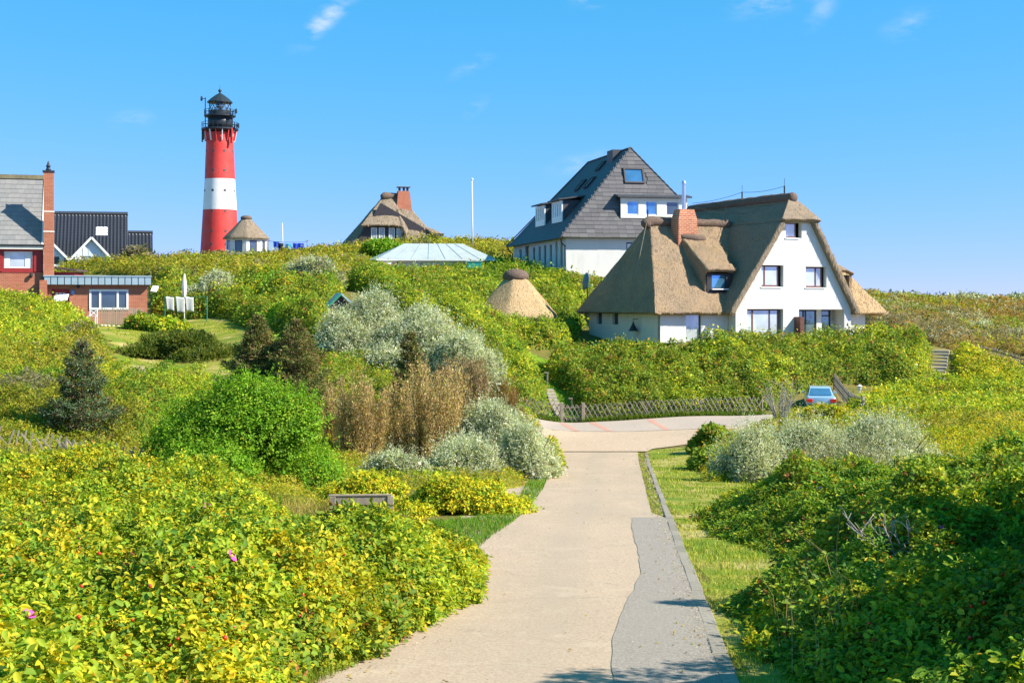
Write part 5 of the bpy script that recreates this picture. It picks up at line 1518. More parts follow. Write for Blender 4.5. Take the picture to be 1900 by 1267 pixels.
tz = P(0, 550, 86.5).z - lx0.z
MB().tube([(0, 0, -.1), (0, 0, tz + .02)], .035, 8).build("post", gm_, line)
MB().tube([(wx(306, 86.5) - lx0.x, 0, -.1 + (g1(wx(306, 86.5), 86.5) - lx0.z)), (wx(306, 86.5) - lx0.x, 0, tz)], .03, 8).build("post", gm_, line)
wire("line", [(wx(306, 86.5) - lx0.x, 0, tz), (0, 0, tz)], line, .012, .03, gm_)
for k, (pxa, pxb, pyb, lab) in enumerate(((307, 322, 575, "narrow white towel at one end of the green clothesline, apart from the others"), (325.5, 342, 579, "middle and largest white towel hanging from the green clothesline"), (343, 358.5, 577, "white towel on the green clothesline nearest its tall post"))):
    w = wx(pxb, 86.4) - wx(pxa, 86.4); h = (pyb - 550) / FPX * 86.4
    o = cloth(None, w, h, wc, ((wx(pxa, 86.4) + wx(pxb, 86.4)) / 2, 86.45, tz + lx0.z - .02), .05, "towel", .8, .02, .06)
    tag(o, lab, "towel", "white towels on the lawn")
ub = thing("closed_parasol", "closed white garden parasol above the towels by the hedge", "parasol", Gp(342, 88))
uz0 = P(0, 552, 88).z - ub.location.z; uz1 = P(0, 508, 88).z - ub.location.z
MB().tube([(0, 0, -.1), (0, 0, uz1 - .05)], .025, 8).build("pole", M['white_paint'], ub)
pv = []
for k in range(9):
    u = k / 8
    pv.append((.04 + .135 * math.sin(math.pi * min(1, (1 - u) * .62 + .25)) * (1 - u ** 3), uz0 + (uz1 - uz0) * u))
MB().lathe(pv, 9).build("folded_canopy", wc, ub)
# blue washing on the hill
L2 = 205.0
bl = thing("washing_line", "washing line between two thin posts on the hill by the white hut", "clothesline", P(500, 470, L2))
for px in (498, 570):
    MB().tube([(wx(px, L2) - bl.location.x, 0, -1.2), (wx(px, L2) - bl.location.x, 0, P(0, 447, L2).z - bl.location.z)], .06, 6).build("post", M['wood_grey'], bl)
    MB().box(wx(px, L2) - bl.location.x - .3, wx(px, L2) - bl.location.x + .3, -.05, .05, P(0, 447, L2).z - bl.location.z, P(0, 446, L2).z - bl.location.z).build("cross_arm", M['wood_grey'], bl)
wire("line", [(wx(498, L2) - bl.location.x, 0, P(0, 447.5, L2).z - bl.location.z), (wx(570, L2) - bl.location.x, 0, P(0, 449, L2).z - bl.location.z)], bl, .025, .1)
for (pa, pb, pt, pbm, c_, lab, fc) in ((507, 518, 448.5, 459, (.03, .09, .55), "small royal blue cloth next to the white hut on the washing line", 1.2), (516, 526, 451, 467, (.01, .015, .04), "black trousers on the hilltop washing line", 1.5),
                                 (528, 541, 452, 461, (.05, .38, .66), "turquoise blue towel in the middle of the hilltop washing line", 1.2), (527, 540, 460, 470, (.35, .60, .68), "pale blue cloth low on the hill under the turquoise towel", 2.0), (543, 555, 451, 466, (.03, .08, .52), "royal blue sheet on the hilltop washing line", 1.5), (554, 564, 451, 467, (.02, .07, .50), "dark blue sheet at the far end of the hilltop washing line", 2.2)):
    h = (pbm - pt) / FPX * L2; w = (pb - pa) / FPX * L2
    q = P((pa + pb) / 2, pt, L2)
    o = cloth(None, w, h, m_plain("cloth_" + str(pa), c_, .9, var=.1), (q.x, q.y - (.3 if pt == 460 else 0), q.z), 0, "laundry_cloth", fc, .08)
    tag(o, lab, "laundry", "laundry on the hilltop line")
def pole(name, label, px, py0, py1, d, r0, r1, cat, mat='white_paint', ball=False):
    q = P(px, py0, d)
    r_ = thing(name, label, cat, q)
    h = P(px, py1, d).z - q.z
    MB().tube([(0, 0, -1), (wx(px - 1, d) - wx(px, d), 0, h)], [r0, r1], 10).build("shaft", M[mat], r_, smooth=True)
    if ball: MB().lathe([(.02, 0), (.14, .06), (.16, .16), (.08, .26), (.01, .28)], 12, (wx(px - 1, d) - wx(px, d), 0, h)).build("top_knob", M[mat], r_, smooth=True)
    return r_
pole("flagpole", "tall white bare flagpole on the hill between the two roofs", 877, 462, 335, 170, .095, .06, "flagpole", ball=True)
pole("thin_mast", "thin white mast behind the blue washing", 525, 465, 414, 215, .07, .05, "mast")
pole("small_stake", "short dark stake on the crest beside the slate house", 937, 482, 462, 150, .06, .05, "stake", 'wood_dark')
dq = P(1090, 562, 112)
ds = thing("satellite_dish", "satellite dish in painted shade blue with white aerial beside the thatched roof", "satellite dish", dq, R(-35))
MB().tube([(0, 0, -1), (0, 0, 2.35)], .05, 8).build("mast", M['dark_metal'], ds)
dsh = MB().lathe([(.02, .10), (.2, .085), (.4, .03), (.5, 0), (.47, -.02), (.2, .05), (.02, .065)], 24).build("dish", m_plain("dish_shade_blue", (.10, .16, .22), .5), ds, smooth=True)  # shade on the dish's dark side is put into its colour
dsh.location = (-.1, -.1, 1.7); dsh.rotation_euler = (R(80), 0, R(-28)); dsh.scale = (1, 1.4, 1)
MB().tube([(.1, -.2, 1.25), (.9, -.75, 1.42)], .04, 6).build("feed_arm", M['white_paint'], ds)
MB().tube([(-.75, 0, 2.25), (.75, .1, 2.25)], .025, 6).build("aerial_bar", M['white_paint'], ds)
# rotary dryer frame and the little green roof
dy_ = thing("green_drying_frame", "green drying frame with lines standing in the hedge under the grey willow", "drying frame", P(560, 560, 92))
for (px, d) in ((523, 92), (541, 94), (590, 91.5)):
    q = P(px, 545, d) - Vector(dy_.location)
    MB().tube([q - Vector((0, 0, 1.6)), q], .03, 6).build("post", gm_, dy_)
fr_ = [P(523, 545, 92) - Vector(dy_.location), P(541, 545, 94) - Vector(dy_.location), P(590, 545, 91.5) - Vector(dy_.location)]
for i, j in ((0, 1), (1, 2), (0, 2)):
    wire("line", [fr_[i], fr_[j]], dy_, .02, .05, gm_)
hq = P(640, 562, 84)
gh = thing("green_hut", "small green gabled garden hut half hidden by the big silver willow", "hut", (hq.x, hq.y, P(0, 592, 84).z), R(14))
hh = P(0, 548, 84).z - hq.z + 1.0
MB().add([(-1.75, -.9, 0.0), (-.35, -.9, 1.42), (-.35, 1.4, 1.42), (-1.75, 1.4, 0.0), (-1.75, -.9, .1), (-.35, -.9, 1.54), (-.35, 1.4, 1.54), (-1.75, 1.4, .1)], [(0, 1, 2, 3), (7, 6, 5, 4), (0, 4, 5, 1), (1, 5, 6, 2), (2, 6, 7, 3), (3, 7, 4, 0)]).build("roof", M['zinc'], gh)
MB().add([(-.33, -.9, 1.42), (1.3, -.9, 0.0), (1.3, 1.4, 0.0), (-.33, 1.4, 1.42), (-.33, -.9, 1.54), (1.3, -.9, .1), (1.3, 1.4, .1), (-.33, 1.4, 1.54)], [(0, 1, 2, 3), (7, 6, 5, 4), (0, 4, 5, 1), (1, 5, 6, 2), (2, 6, 7, 3), (3, 7, 4, 0)]).build("roof", M['zinc'], gh)
MB().sheet([(-1.5, -.6), (1.1, -.6), (1.1, .1), (-.35, 1.38), (-1.5, .1)], [], -.6, .1).build("gable_wall", M['dark_frame'], gh)
MB().bar((-1.78, -.95, .05), (-.35, -.95, 1.48), .04, .14).build("barge_board", gm_, gh)
# white garden chair by the brick extension, white table tops, boundary stones
wq = P(172, 601, 86)
wchair = thing("white_garden_chair", "white wooden chair with crossed back beside the bark pole fence", "chair", wq)
for (x, y) in ((-.22, -.2), (.22, -.2), (-.22, .2), (.22, .2)):
    MB().box(x - .03, x + .03, y - .03, y + .03, 0, .45 if y < 0 else .92).build("leg", M['white_paint'], wchair)
MB().box(-.26, .26, -.25, .17, .45, .49).build("seat", M['white_paint'], wchair)
MB().box(-.19, .19, .175, .225, .84, .92).build("top_rail", M['white_paint'], wchair)
MB().bar((-.19, .2, .5), (.19, .2, .84), .04, .05).build("back_slat", M['white_paint'], wchair)
MB().bar((-.19, .205, .84), (.19, .205, .5), .03, .05).build("back_slat", M['white_paint'], wchair)
for (px, py, d, w, tl, lab) in ((113, 553, 82, .82, -.10, "white plank table top tilted in the shrubs before the red door"), (287, 536, 90, .40, .12, "white board lying in the shrubs at the corner of the brick extension")):
    o = MB().box(-w / 2, w / 2, -.3, .3, -.03, .03).build("white_board", M['white_paint'], None, bevel=.02)
    o.location = P(px, py, d); o.rotation_euler = (R(38), tl, 0)
    tag(o, lab, "board")
stv = m_plain("pale_boulder", (.55, .48, .36), .9, var=.25, scale=6)
for k, px in enumerate((189, 195, 202, 210, 219)):
    q = P(px, 604 + .5 * k, 85.5)
    bm_ = bmesh.new(); bmesh.ops.create_icosphere(bm_, subdivisions=2, radius=.1)
    for v in bm_.verts: v.co = Vector((v.co.x * 1.15, v.co.y, v.co.z * .8)) * (1 + .35 * n3(v.co * 9 + Vector((k, 0, 0)), 1, k))
    me_ = bpy.data.meshes.new("border_stone"); bm_.to_mesh(me_); bm_.free()
    o = link_mesh("border_stone", me_, stv); o.location = q
    tag(o, ("pale round stone at the end of the row nearest the white garden chair", "second pale border stone from the white garden chair", "middle one of the five pale border stones below the pole fence", "fourth pale border stone from the white garden chair", "pale border stone at the end of the row nearest the garden bush")[k], "stone", "border stones below the pole fence")

# ------------------------------------------------------------------ leaves
def unit(a):
    return a / (np.linalg.norm(a, axis=-1, keepdims=True) + 1e-9)
def leaf_verts(base, D, Nn, L, Wd, fold=0.22, oval=False):
    """base points, leaf directions, leaf normals, lengths, widths -> vertices and faces"""
    S = unit(np.cross(D, Nn)); Nn = np.cross(S, D)
    L = L[:, None]; Wd = Wd[:, None]
    if not oval:
        v = np.stack([base, base + D * L * .5 + S * Wd * .5 + Nn * Wd * fold, base + D * L - Nn * L * .10, base + D * L * .5 - S * Wd * .5 + Nn * Wd * fold], 1)
        f = np.arange(len(base) * 4).reshape(-1, 4)
        return v.reshape(-1, 3), f, 1
    v = np.stack([base, base + D * L * .30 + S * Wd * .46 + Nn * Wd * fold, base + D * L * .72 + S * Wd * .38 + Nn * Wd * fold * .7, base + D * L - Nn * L * .12,
                  base + D * L * .72 - S * Wd * .38 + Nn * Wd * fold * .7, base + D * L * .30 - S * Wd * .46 + Nn * Wd * fold], 1)
    k = np.arange(len(base))[:, None] * 6
    f = np.concatenate([k + np.array([[0, 1, 2, 3]]), k + np.array([[0, 3, 4, 5]])], 1).reshape(-1, 4)
    return v.reshape(-1, 3), f, 2
def pal_pick(pal, n, t=None):
    w = np.array([p[0] for p in pal], float); c = np.array([p[1] for p in pal], float)
    i = rng.choice(len(pal), n, p=w / w.sum())
    return c[i]
class Foliage:
    def __init__(s):
        s.v, s.f, s.c, s.n = [], [], [], 0
    def push(s, v, f, c):
        s.v.append(v); s.f.append(f + s.n); s.c.append(c); s.n += len(v)
    def sprays(s, C, A, size, col, k=6, wr=.6, spread=.9, near=None, lift=.35, jitter=.16, upbias=.3):
        """k leaves fanned round each shoot tip C with axis A"""
        n = len(C)
        if n == 0: return
        C = np.repeat(C, k, 0); A = np.repeat(A, k, 0); sz = np.repeat(size, k); cl = np.repeat(col, k, 0)
        m = n * k
        rv = unit(rng.normal(size=(m, 3)))
        rad = unit(rv - A * (rv * A).sum(1)[:, None])
        D = unit(rad * spread + A * (lift + rng.normal(0, .3, (m, 1))))
        N_ = unit(A + np.array([0, 0, upbias]) + rng.normal(0, .38, (m, 3)))
        base = C + rad * sz[:, None] * rng.uniform(.05, .9, (m, 1)) + A * sz[:, None] * rng.normal(0, .55, (m, 1))
        L = sz * rng.uniform(.65, 1.2, m); W = L * wr * rng.uniform(.8, 1.15, m)
        cl = cl * (1 + rng.normal(0, jitter, (m, 1))) * (1 + rng.normal(0, .05, (m, 3)))
        cl = np.clip(cl, .004, .9)
        if near is None:
            v, f, r_ = leaf_verts(base, D, N_, L, W); s.push(v, f, cl)
        else:
            nr = np.repeat(near, k)
            for sel, ov in ((nr, True), (~nr, False)):
                if sel.any():
                    v, f, r_ = leaf_verts(base[sel], D[sel], N_[sel], L[sel], W[sel], oval=ov)
                    s.push(v, f, np.repeat(cl[sel], r_, 0))
    def quads(s, v, f, c):
        s.push(v, f, c)
    def build(s, name, mat, parent=None, kind=None):
        me = np_mesh(name, np.concatenate(s.v), np.concatenate(s.f), np.concatenate(s.c))
        return link_mesh(name, me, mat, parent, kind)
    def tris(s):
        return 2 * sum(len(f) for f in s.f)

def lsize(d, k=1.0, lo=.048):
    return np.maximum(lo, .00155 * np.asarray(d)) * k

_protos = {}
def shoot_protos(k, wr, lift, oval, n=5):
    """a few leafy shoots that a thicket repeats (a thicket is a mass: nobody could count its shoots)"""
    key = (k, wr, lift, oval)
    if key not in _protos:
        L_ = []
        for j in range(n):
            F_ = Foliage()
            one = np.ones((1, 3))
            F_.sprays(np.zeros((1, 3)), np.array([[0, 0, 1.0]]), np.ones(1), one, k, wr, near=np.array([oval]), lift=lift, jitter=.2, upbias=.25)
            me = np_mesh("leafy_shoot", np.concatenate(F_.v), np.concatenate(F_.f), np.clip(np.concatenate(F_.c), .3, 1.8))
            me.materials.append(M['leaf_shoot'])
            L_.append(bpy.data.objects.new("leafy_shoot", me))
        _protos[key] = L_
    return _protos[key]
_groups = {}
def shoot_group(key, protos):
    if key in _groups: return _groups[key]
    ng = bpy.data.node_groups.new("leafy_shoots", 'GeometryNodeTree')
    ng.interface.new_socket("Geometry", in_out='INPUT', socket_type='NodeSocketGeometry')
    ng.interface.new_socket("Geometry", in_out='OUTPUT', socket_type='NodeSocketGeometry')
    N_, L_ = ng.nodes, ng.links
    gi, go = N_.new('NodeGroupInput'), N_.new('NodeGroupOutput')
    jn = N_.new('GeometryNodeJoinGeometry')
    for p in reversed(protos):
        oi = N_.new('GeometryNodeObjectInfo'); oi.inputs['Object'].default_value = p; oi.inputs['As Instance'].default_value = True
        L_.new(oi.outputs['Geometry'], jn.inputs[0])
    def attr(nm, ty):
        q = N_.new('GeometryNodeInputNamedAttribute'); q.data_type = ty; q.inputs['Name'].default_value = nm
        return q.outputs['Attribute']
    ip = N_.new('GeometryNodeInstanceOnPoints')
    ip.inputs['Pick Instance'].default_value = True
    L_.new(gi.outputs[0], ip.inputs['Points']); L_.new(jn.outputs[0], ip.inputs['Instance'])
    L_.new(attr("pt", 'BOOLEAN'), ip.inputs['Selection'])
    L_.new(attr("pid", 'INT'), ip.inputs['Instance Index'])
    er = N_.new('FunctionNodeEulerToRotation'); L_.new(attr("rot", 'FLOAT_VECTOR'), er.inputs[0])
    L_.new(er.outputs[0], ip.inputs['Rotation'])
    L_.new(attr("scl", 'FLOAT'), ip.inputs['Scale'])
    j2 = N_.new('GeometryNodeJoinGeometry')
    L_.new(gi.outputs[0], j2.inputs[0]); L_.new(ip.outputs[0], j2.inputs[0])
    L_.new(j2.outputs[0], go.inputs[0])
    _groups[key] = ng
    return ng
def axis_euler(A_):
    """Euler angles that turn +z to each axis, with a random spin"""
    n = len(A_)
    rv = unit(rng.normal(size=(n, 3)))
    X = unit(rv - A_ * (rv * A_).sum(1)[:, None]); Y = np.cross(A_, X)
    b = -np.arcsin(np.clip(X[:, 2], -1, 1)); a = np.arctan2(Y[:, 2], A_[:, 2]); c = np.arctan2(X[:, 1], X[:, 0])
    return np.stack([a, b, c], 1)

TRI = 0
HOLES = []          # (x, y, r): where a thing keeps the thicket off
def wpoly(pts):
    return [(wx(px, d), d) for px, d in pts]
def canopy_fn(poly, h, edge, bump, sd, bscale=1.0, holes=(), hmod=None, ex=.55):
    def fn(x, y):
        pd = poly_dist(x, y, poly) + .25 * fbm(x * .9, y * .9, sd + 4, 2)
        e = np.clip(pd / edge, 0, 1) ** ex
        if hmod is not None: e = e * hmod(x, y)
        for (hx, hy, hr) in holes:
            e = e * sstep(hr, hr + .8, np.hypot(x - hx, y - hy))
        nz = 1 + bump * (1.1 * fbm(x * .45 * bscale, y * .45 * bscale, sd, 2) + .8 * fbm(x * 1.6 * bscale, y * 1.6 * bscale, sd + 9, 2))
        lump = .16 * np.abs(fbm(x * 2.6, y * 2.6, sd + 13, 2)) * 2
        return np.where(pd > 0, h * e * nz - lump * bump, -1)
    return fn
def thicket(name, label, cat, polypx, h, pal, dens=1.0, edge=.9, bump=.55, sd=1, k=6, lk=1.0, wr=.62, holes=(), mat='leaf', patches=None, near_d=0, cell=None, budget=60000, world_poly=None, upb=.3, lift=.35, clumpy=.5, lo=.048, hmod=None, ex=.55, canes=0):
    """a dense mass of shoots over a lumpy canopy; patches = list of (palette, noise scale, threshold, seed)"""
    global TRI
    poly = world_poly or wpoly(polypx)
    xs = [p[0] for p in poly]; ys_ = [p[1] for p in poly]
    x0, x1, y0, y1 = min(xs), max(xs), min(ys_), max(ys_)
    cell = cell or max(.16, math.sqrt((x1 - x0) * (y1 - y0) / 26000.0))
    gx = np.arange(x0, x1 + cell, cell); gy = np.arange(y0, y1 + cell, cell)
    X, Y = np.meshgrid(gx, gy)
    fn = canopy_fn(poly, h, edge, bump, sd, 1.0, holes, hmod, ex)
    Hc = fn(X, Y)
    inside = Hc > 0.02
    G = gz(X, Y)
    Z = G + np.maximum(Hc, 0)
    zx = np.gradient(Z, cell, axis=1); zy = np.gradient(Z, cell, axis=0)
    Nx = unit(np.stack([-zx, -zy, np.ones_like(Z)], -1))
    area = np.sqrt(1 + zx ** 2 + zy ** 2) * cell * cell
    area = np.minimum(area, 4.5 * cell * cell)
    dcam = np.sqrt(X ** 2 + Y ** 2 + Z ** 2)
    view = unit(np.stack([-X, -Y, -Z], -1))
    fac = (Nx * view).sum(-1)
    vis = .30 + .70 * np.clip(fac * 3 + .4, 0, 1)
    px_ = CX0 + FPX * X / np.maximum(Y, 1)
    vis = vis * np.where((px_ > -160) & (px_ < 2060), 1, .25)
    sz = lsize(dcam, lk, lo)
    w = np.where(inside, area * vis / sz ** 2, 0)
    n = int(min(budget, dens * w.sum() * .95))
    idx = rng.choice(w.size, n, p=(w / w.sum()).ravel())
    iy, ix = np.unravel_index(idx, w.shape)
    px = X[iy, ix] + rng.uniform(-.5, .5, n) * cell; py = Y[iy, ix] + rng.uniform(-.5, .5, n) * cell
    hc = fn(px, py); hc = np.where(hc < 0, Hc[iy, ix], hc)
    g = gz(px, py)
    s_ = sz[iy, ix] * rng.uniform(.6, 1.4, n)
    # shoots stand proud or sit deep, in clumps
    dep = rng.uniform(-1, .25, n) ** 3 * .5 + clumpy * .35 * fbm(px * 3.1, py * 3.1, sd + 21, 2)
    z = g + np.maximum(hc + dep * np.minimum(h, .8) * .55, .03)
    C = np.stack([px, py, z], 1)
    A_ = unit(Nx[iy, ix] * .9 + np.array([0, 0, .55]) + rng.normal(0, .32, (n, 3)))
    col = pal_pick(pal, n)
    if patches:
        for (pp, ns, th, ps) in patches:
            t_ = fbm(px * ns, py * ns * .8, ps, 3) + rng.normal(0, .08, n)
            m_ = t_ > th
            col[m_] = pal_pick(pp, int(m_.sum()))
    col = col * (1 + .22 * fbm(px * .8, py * .8, sd + 31, 2))[:, None]
    col = np.clip(col * (1 + rng.normal(0, .12, (n, 1))), .004, .9)
    if canes:
        ci = rng.choice(n, canes, replace=False)
        cd = unit(A_[ci] * .5 + np.array([-.05, 0, .9]) + rng.normal(0, .28, (canes, 3)))
        cl_ = rng.uniform(.12, .42, canes)
        add = [C[ci] + cd * (cl_ * t_)[:, None] + np.array([0, 0, -.12]) * (t_ ** 2) * cl_[:, None] for t_ in (.3, .5, .7, .85, 1.0)]
        C = np.concatenate([C] + add); A_ = np.concatenate([A_] + [cd] * 5); s_ = np.concatenate([s_] + [s_[ci] * f for f in (1, .95, .85, .75, .6)])
        col = np.concatenate([col] + [col[ci] * f for f in (1, 1, 1.05, 1.1, 1.15)]); n = len(C)
        col = np.clip(col, .004, .9)
    # the body of twigs and leaves under the outer shoots
    Zi = G + np.maximum(Hc, 0) * .78 - .10
    Zi = np.where(inside, Zi, G - .25)
    nrow, ncol = X.shape
    idg = np.arange(nrow * ncol).reshape(nrow, ncol)
    fq = np.stack([idg[:-1, :-1], idg[:-1, 1:], idg[1:, 1:], idg[1:, :-1]], -1).reshape(-1, 4)
    keep = inside.ravel()[fq].any(1)
    fq = fq[keep]
    used = np.unique(fq); remap = np.full(nrow * ncol, -1); remap[used] = np.arange(len(used))
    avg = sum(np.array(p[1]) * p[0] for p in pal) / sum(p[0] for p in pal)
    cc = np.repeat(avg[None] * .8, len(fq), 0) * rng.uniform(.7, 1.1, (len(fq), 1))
    body = np.stack([X, Y, Zi], -1).reshape(-1, 3)[used]
    nb = len(body)
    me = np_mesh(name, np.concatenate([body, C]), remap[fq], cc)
    def put(nm, ty, dat, fld):
        at = me.attributes.new(nm, ty, 'POINT'); at.data.foreach_set(fld, np.ascontiguousarray(dat).ravel())
    put("pt", 'BOOLEAN', np.concatenate([np.zeros(nb, bool), np.ones(n, bool)]), "value")
    put("pid", 'INT', np.concatenate([np.zeros(nb, np.int32), rng.integers(0, 5, n).astype(np.int32)]), "value")
    put("scl", 'FLOAT', np.concatenate([np.zeros(nb), s_]).astype(np.float32), "value")
    put("rot", 'FLOAT_VECTOR', np.concatenate([np.zeros((nb, 3)), axis_euler(A_)]).astype(np.float32), "vector")
    c4 = np.ones((nb + n, 4), np.float32); c4[nb:, :3] = col
    put("icol", 'FLOAT_COLOR', c4, "color")
    o = link_mesh(name, me, M[mat], None, "stuff")
    key = (k, wr, lift, near_d > 0)
    md = o.modifiers.new("shoots", 'NODES'); md.node_group = shoot_group(key, shoot_protos(k, wr, lift, near_d > 0))
    tag(o, label, cat, kind="stuff")
    TRI += 2 * len(fq)
    return o, fn


def grass(name, label, polypx, n, h, pal, wd=.012, sd=1, bend=.35, patchy=None, world_poly=None, cat="grass", mat='dryleaf', lo=0.0):
    global TRI
    poly = world_poly or wpoly(polypx)
    xs = [p[0] for p in poly]; ys_ = [p[1] for p in poly]
    x = rng.uniform(min(xs), max(xs), n * 6); u = rng.random(n * 6)
    y0, y1 = min(ys_), max(ys_)
    y = 1 / (1 / y0 + u * (1 / y1 - 1 / y0)) if y0 > 1 else rng.uniform(y0, y1, n * 6)
    ok = in_poly(x, y, poly)
    if patchy is not None: ok &= (fbm(x * patchy[0], y * patchy[0], sd, 3) + rng.normal(0, .1, len(x))) > patchy[1]
    x, y = x[ok][:n], y[ok][:n]
    m = len(x)
    z = gz(x, y)
    d = np.hypot(x, y)
    hh_ = h * rng.uniform(.5, 1.2, m) * (1 + .5 * fbm(x * .7, y * .7, sd + 3, 2))
    w_ = np.maximum(wd, .00042 * d) * rng.uniform(.7, 1.3, m)
    az = rng.uniform(0, 2 * math.pi, m); sd_ = np.stack([np.cos(az), np.sin(az), 0 * az], 1)
    be = unit(rng.normal(size=(m, 3)) * np.array([1, 1, .1]) + np.array([-.25, .1, 0]))
    b0 = np.stack([x, y, z - .02], 1)
    mid = b0 + np.array([0, 0, 1]) * (hh_ * .6)[:, None] + be * (hh_ * bend * .3)[:, None]
    tip = b0 + np.array([0, 0, 1]) * (hh_ * (1 - bend * .3))[:, None] + be * (hh_ * bend)[:, None]
    W_ = sd_ * w_[:, None]
    v = np.stack([b0 - W_ * .5, b0 + W_ * .5, mid + W_ * .4, mid - W_ * .4, tip], 1).reshape(-1, 3)
    k = np.arange(m)[:, None] * 5
    f = np.concatenate([k + np.array([[0, 1, 2, 3]]), k + np.array([[3, 2, 4, 4]])], 1).reshape(-1, 4)
    col = pal_pick(pal, m) * (1 + .25 * fbm(x * .6, y * .6, sd + 7, 2))[:, None] * (1 + rng.normal(0, .12, (m, 1)))
    f = f.reshape(-1, 2, 4)
    F_ = Foliage()
    f3 = np.concatenate([f[:, 0, [0, 1, 2]], f[:, 0, [0, 2, 3]], f[:, 1, [0, 1, 2]]], 0)
    me = np_mesh(name, v, f3, np.clip(np.concatenate([col, col, col]), .004, .9))
    TRI += len(f3)
    o = link_mesh(name, me, M[mat], None, "stuff")
    tag(o, label, cat, kind="stuff")
    return o

# palettes (leaf colours, brightened above natural towards sunlit foliage)
ROSE = [(4, (0.416, 0.500, 0.032)), (3, (0.265, 0.404, 0.029)), (2, (0.638, 0.574, 0.033)), (1.2, (0.151, 0.281, 0.035)), (0.5, (0.670, 0.610, 0.033))]
ROSE_Y = [(3, (0.521, 0.512, 0.028)), (3, (0.351, 0.446, 0.029)), (2.2, (0.720, 0.588, 0.028)), (1.2, (0.204, 0.328, 0.028)), (0.8, (0.720, 0.566, 0.029)), (0.25, (0.720, 0.371, 0.042))]
ROSE_G = [(4, (0.176, 0.315, 0.025)), (3, (0.265, 0.396, 0.028)), (2, (0.106, 0.228, 0.032)), (1, (0.428, 0.453, 0.032)), (0.3, (0.630, 0.396, 0.040))]
HEDGE = [(4, (0.222, 0.329, 0.028)), (3, (0.158, 0.260, 0.029)), (2, (0.348, 0.386, 0.032)), (1, (0.486, 0.415, 0.034)), (0.35, (0.465, 0.193, 0.064))]
GOLD = [(3, (0.462, 0.437, 0.031)), (3, (0.323, 0.373, 0.028)), (2, (0.554, 0.437, 0.063)), (2, (0.200, 0.282, 0.025)), (1, (0.416, 0.273, 0.056))]
RUST = [(3, (0.434, 0.241, 0.056)), (2, (0.500, 0.316, 0.064)), (2, (0.316, 0.241, 0.056)), (1.5, (0.241, 0.241, 0.047)), (1, (0.333, 0.159, 0.064))]
SILV = [(4, (0.495, 0.539, 0.358)), (3, (0.616, 0.649, 0.482)), (2, (0.363, 0.418, 0.246)), (1, (0.242, 0.308, 0.146)), (0.8, (0.700, 0.700, 0.500))]
GREYB = [(3, (0.246, 0.225, 0.123)), (2, (0.334, 0.297, 0.174)), (2, (0.189, 0.203, 0.094)), (1, (0.392, 0.319, 0.217))]
BROWN = [(4, (0.610, 0.415, 0.180)), (3, (0.488, 0.323, 0.132)), (2, (0.660, 0.525, 0.240)), (2.2, (0.415, 0.366, 0.090)), (1, (0.660, 0.512, 0.264)), (0.8, (0.305, 0.317, 0.072))]
VIVID = [(4, (0.166, 0.338, 0.017)), (3, (0.228, 0.409, 0.022)), (2, (0.102, 0.244, 0.015)), (1, (0.331, 0.462, 0.030))]
DKGR = [(3, (0.105, 0.157, 0.027)), (3, (0.152, 0.205, 0.029)), (2, (0.232, 0.240, 0.039)), (1, (0.070, 0.115, 0.025))]
YELL = [(3, (0.550, 0.470, 0.017)), (2, (0.400, 0.418, 0.019)), (1, (0.660, 0.383, 0.022)), (2, (0.267, 0.330, 0.020))]
LAWN = [(3, (0.281, 0.345, 0.027)), (2, (0.198, 0.301, 0.024)), (2, (0.429, 0.405, 0.045)), (1, (0.594, 0.483, 0.105))]

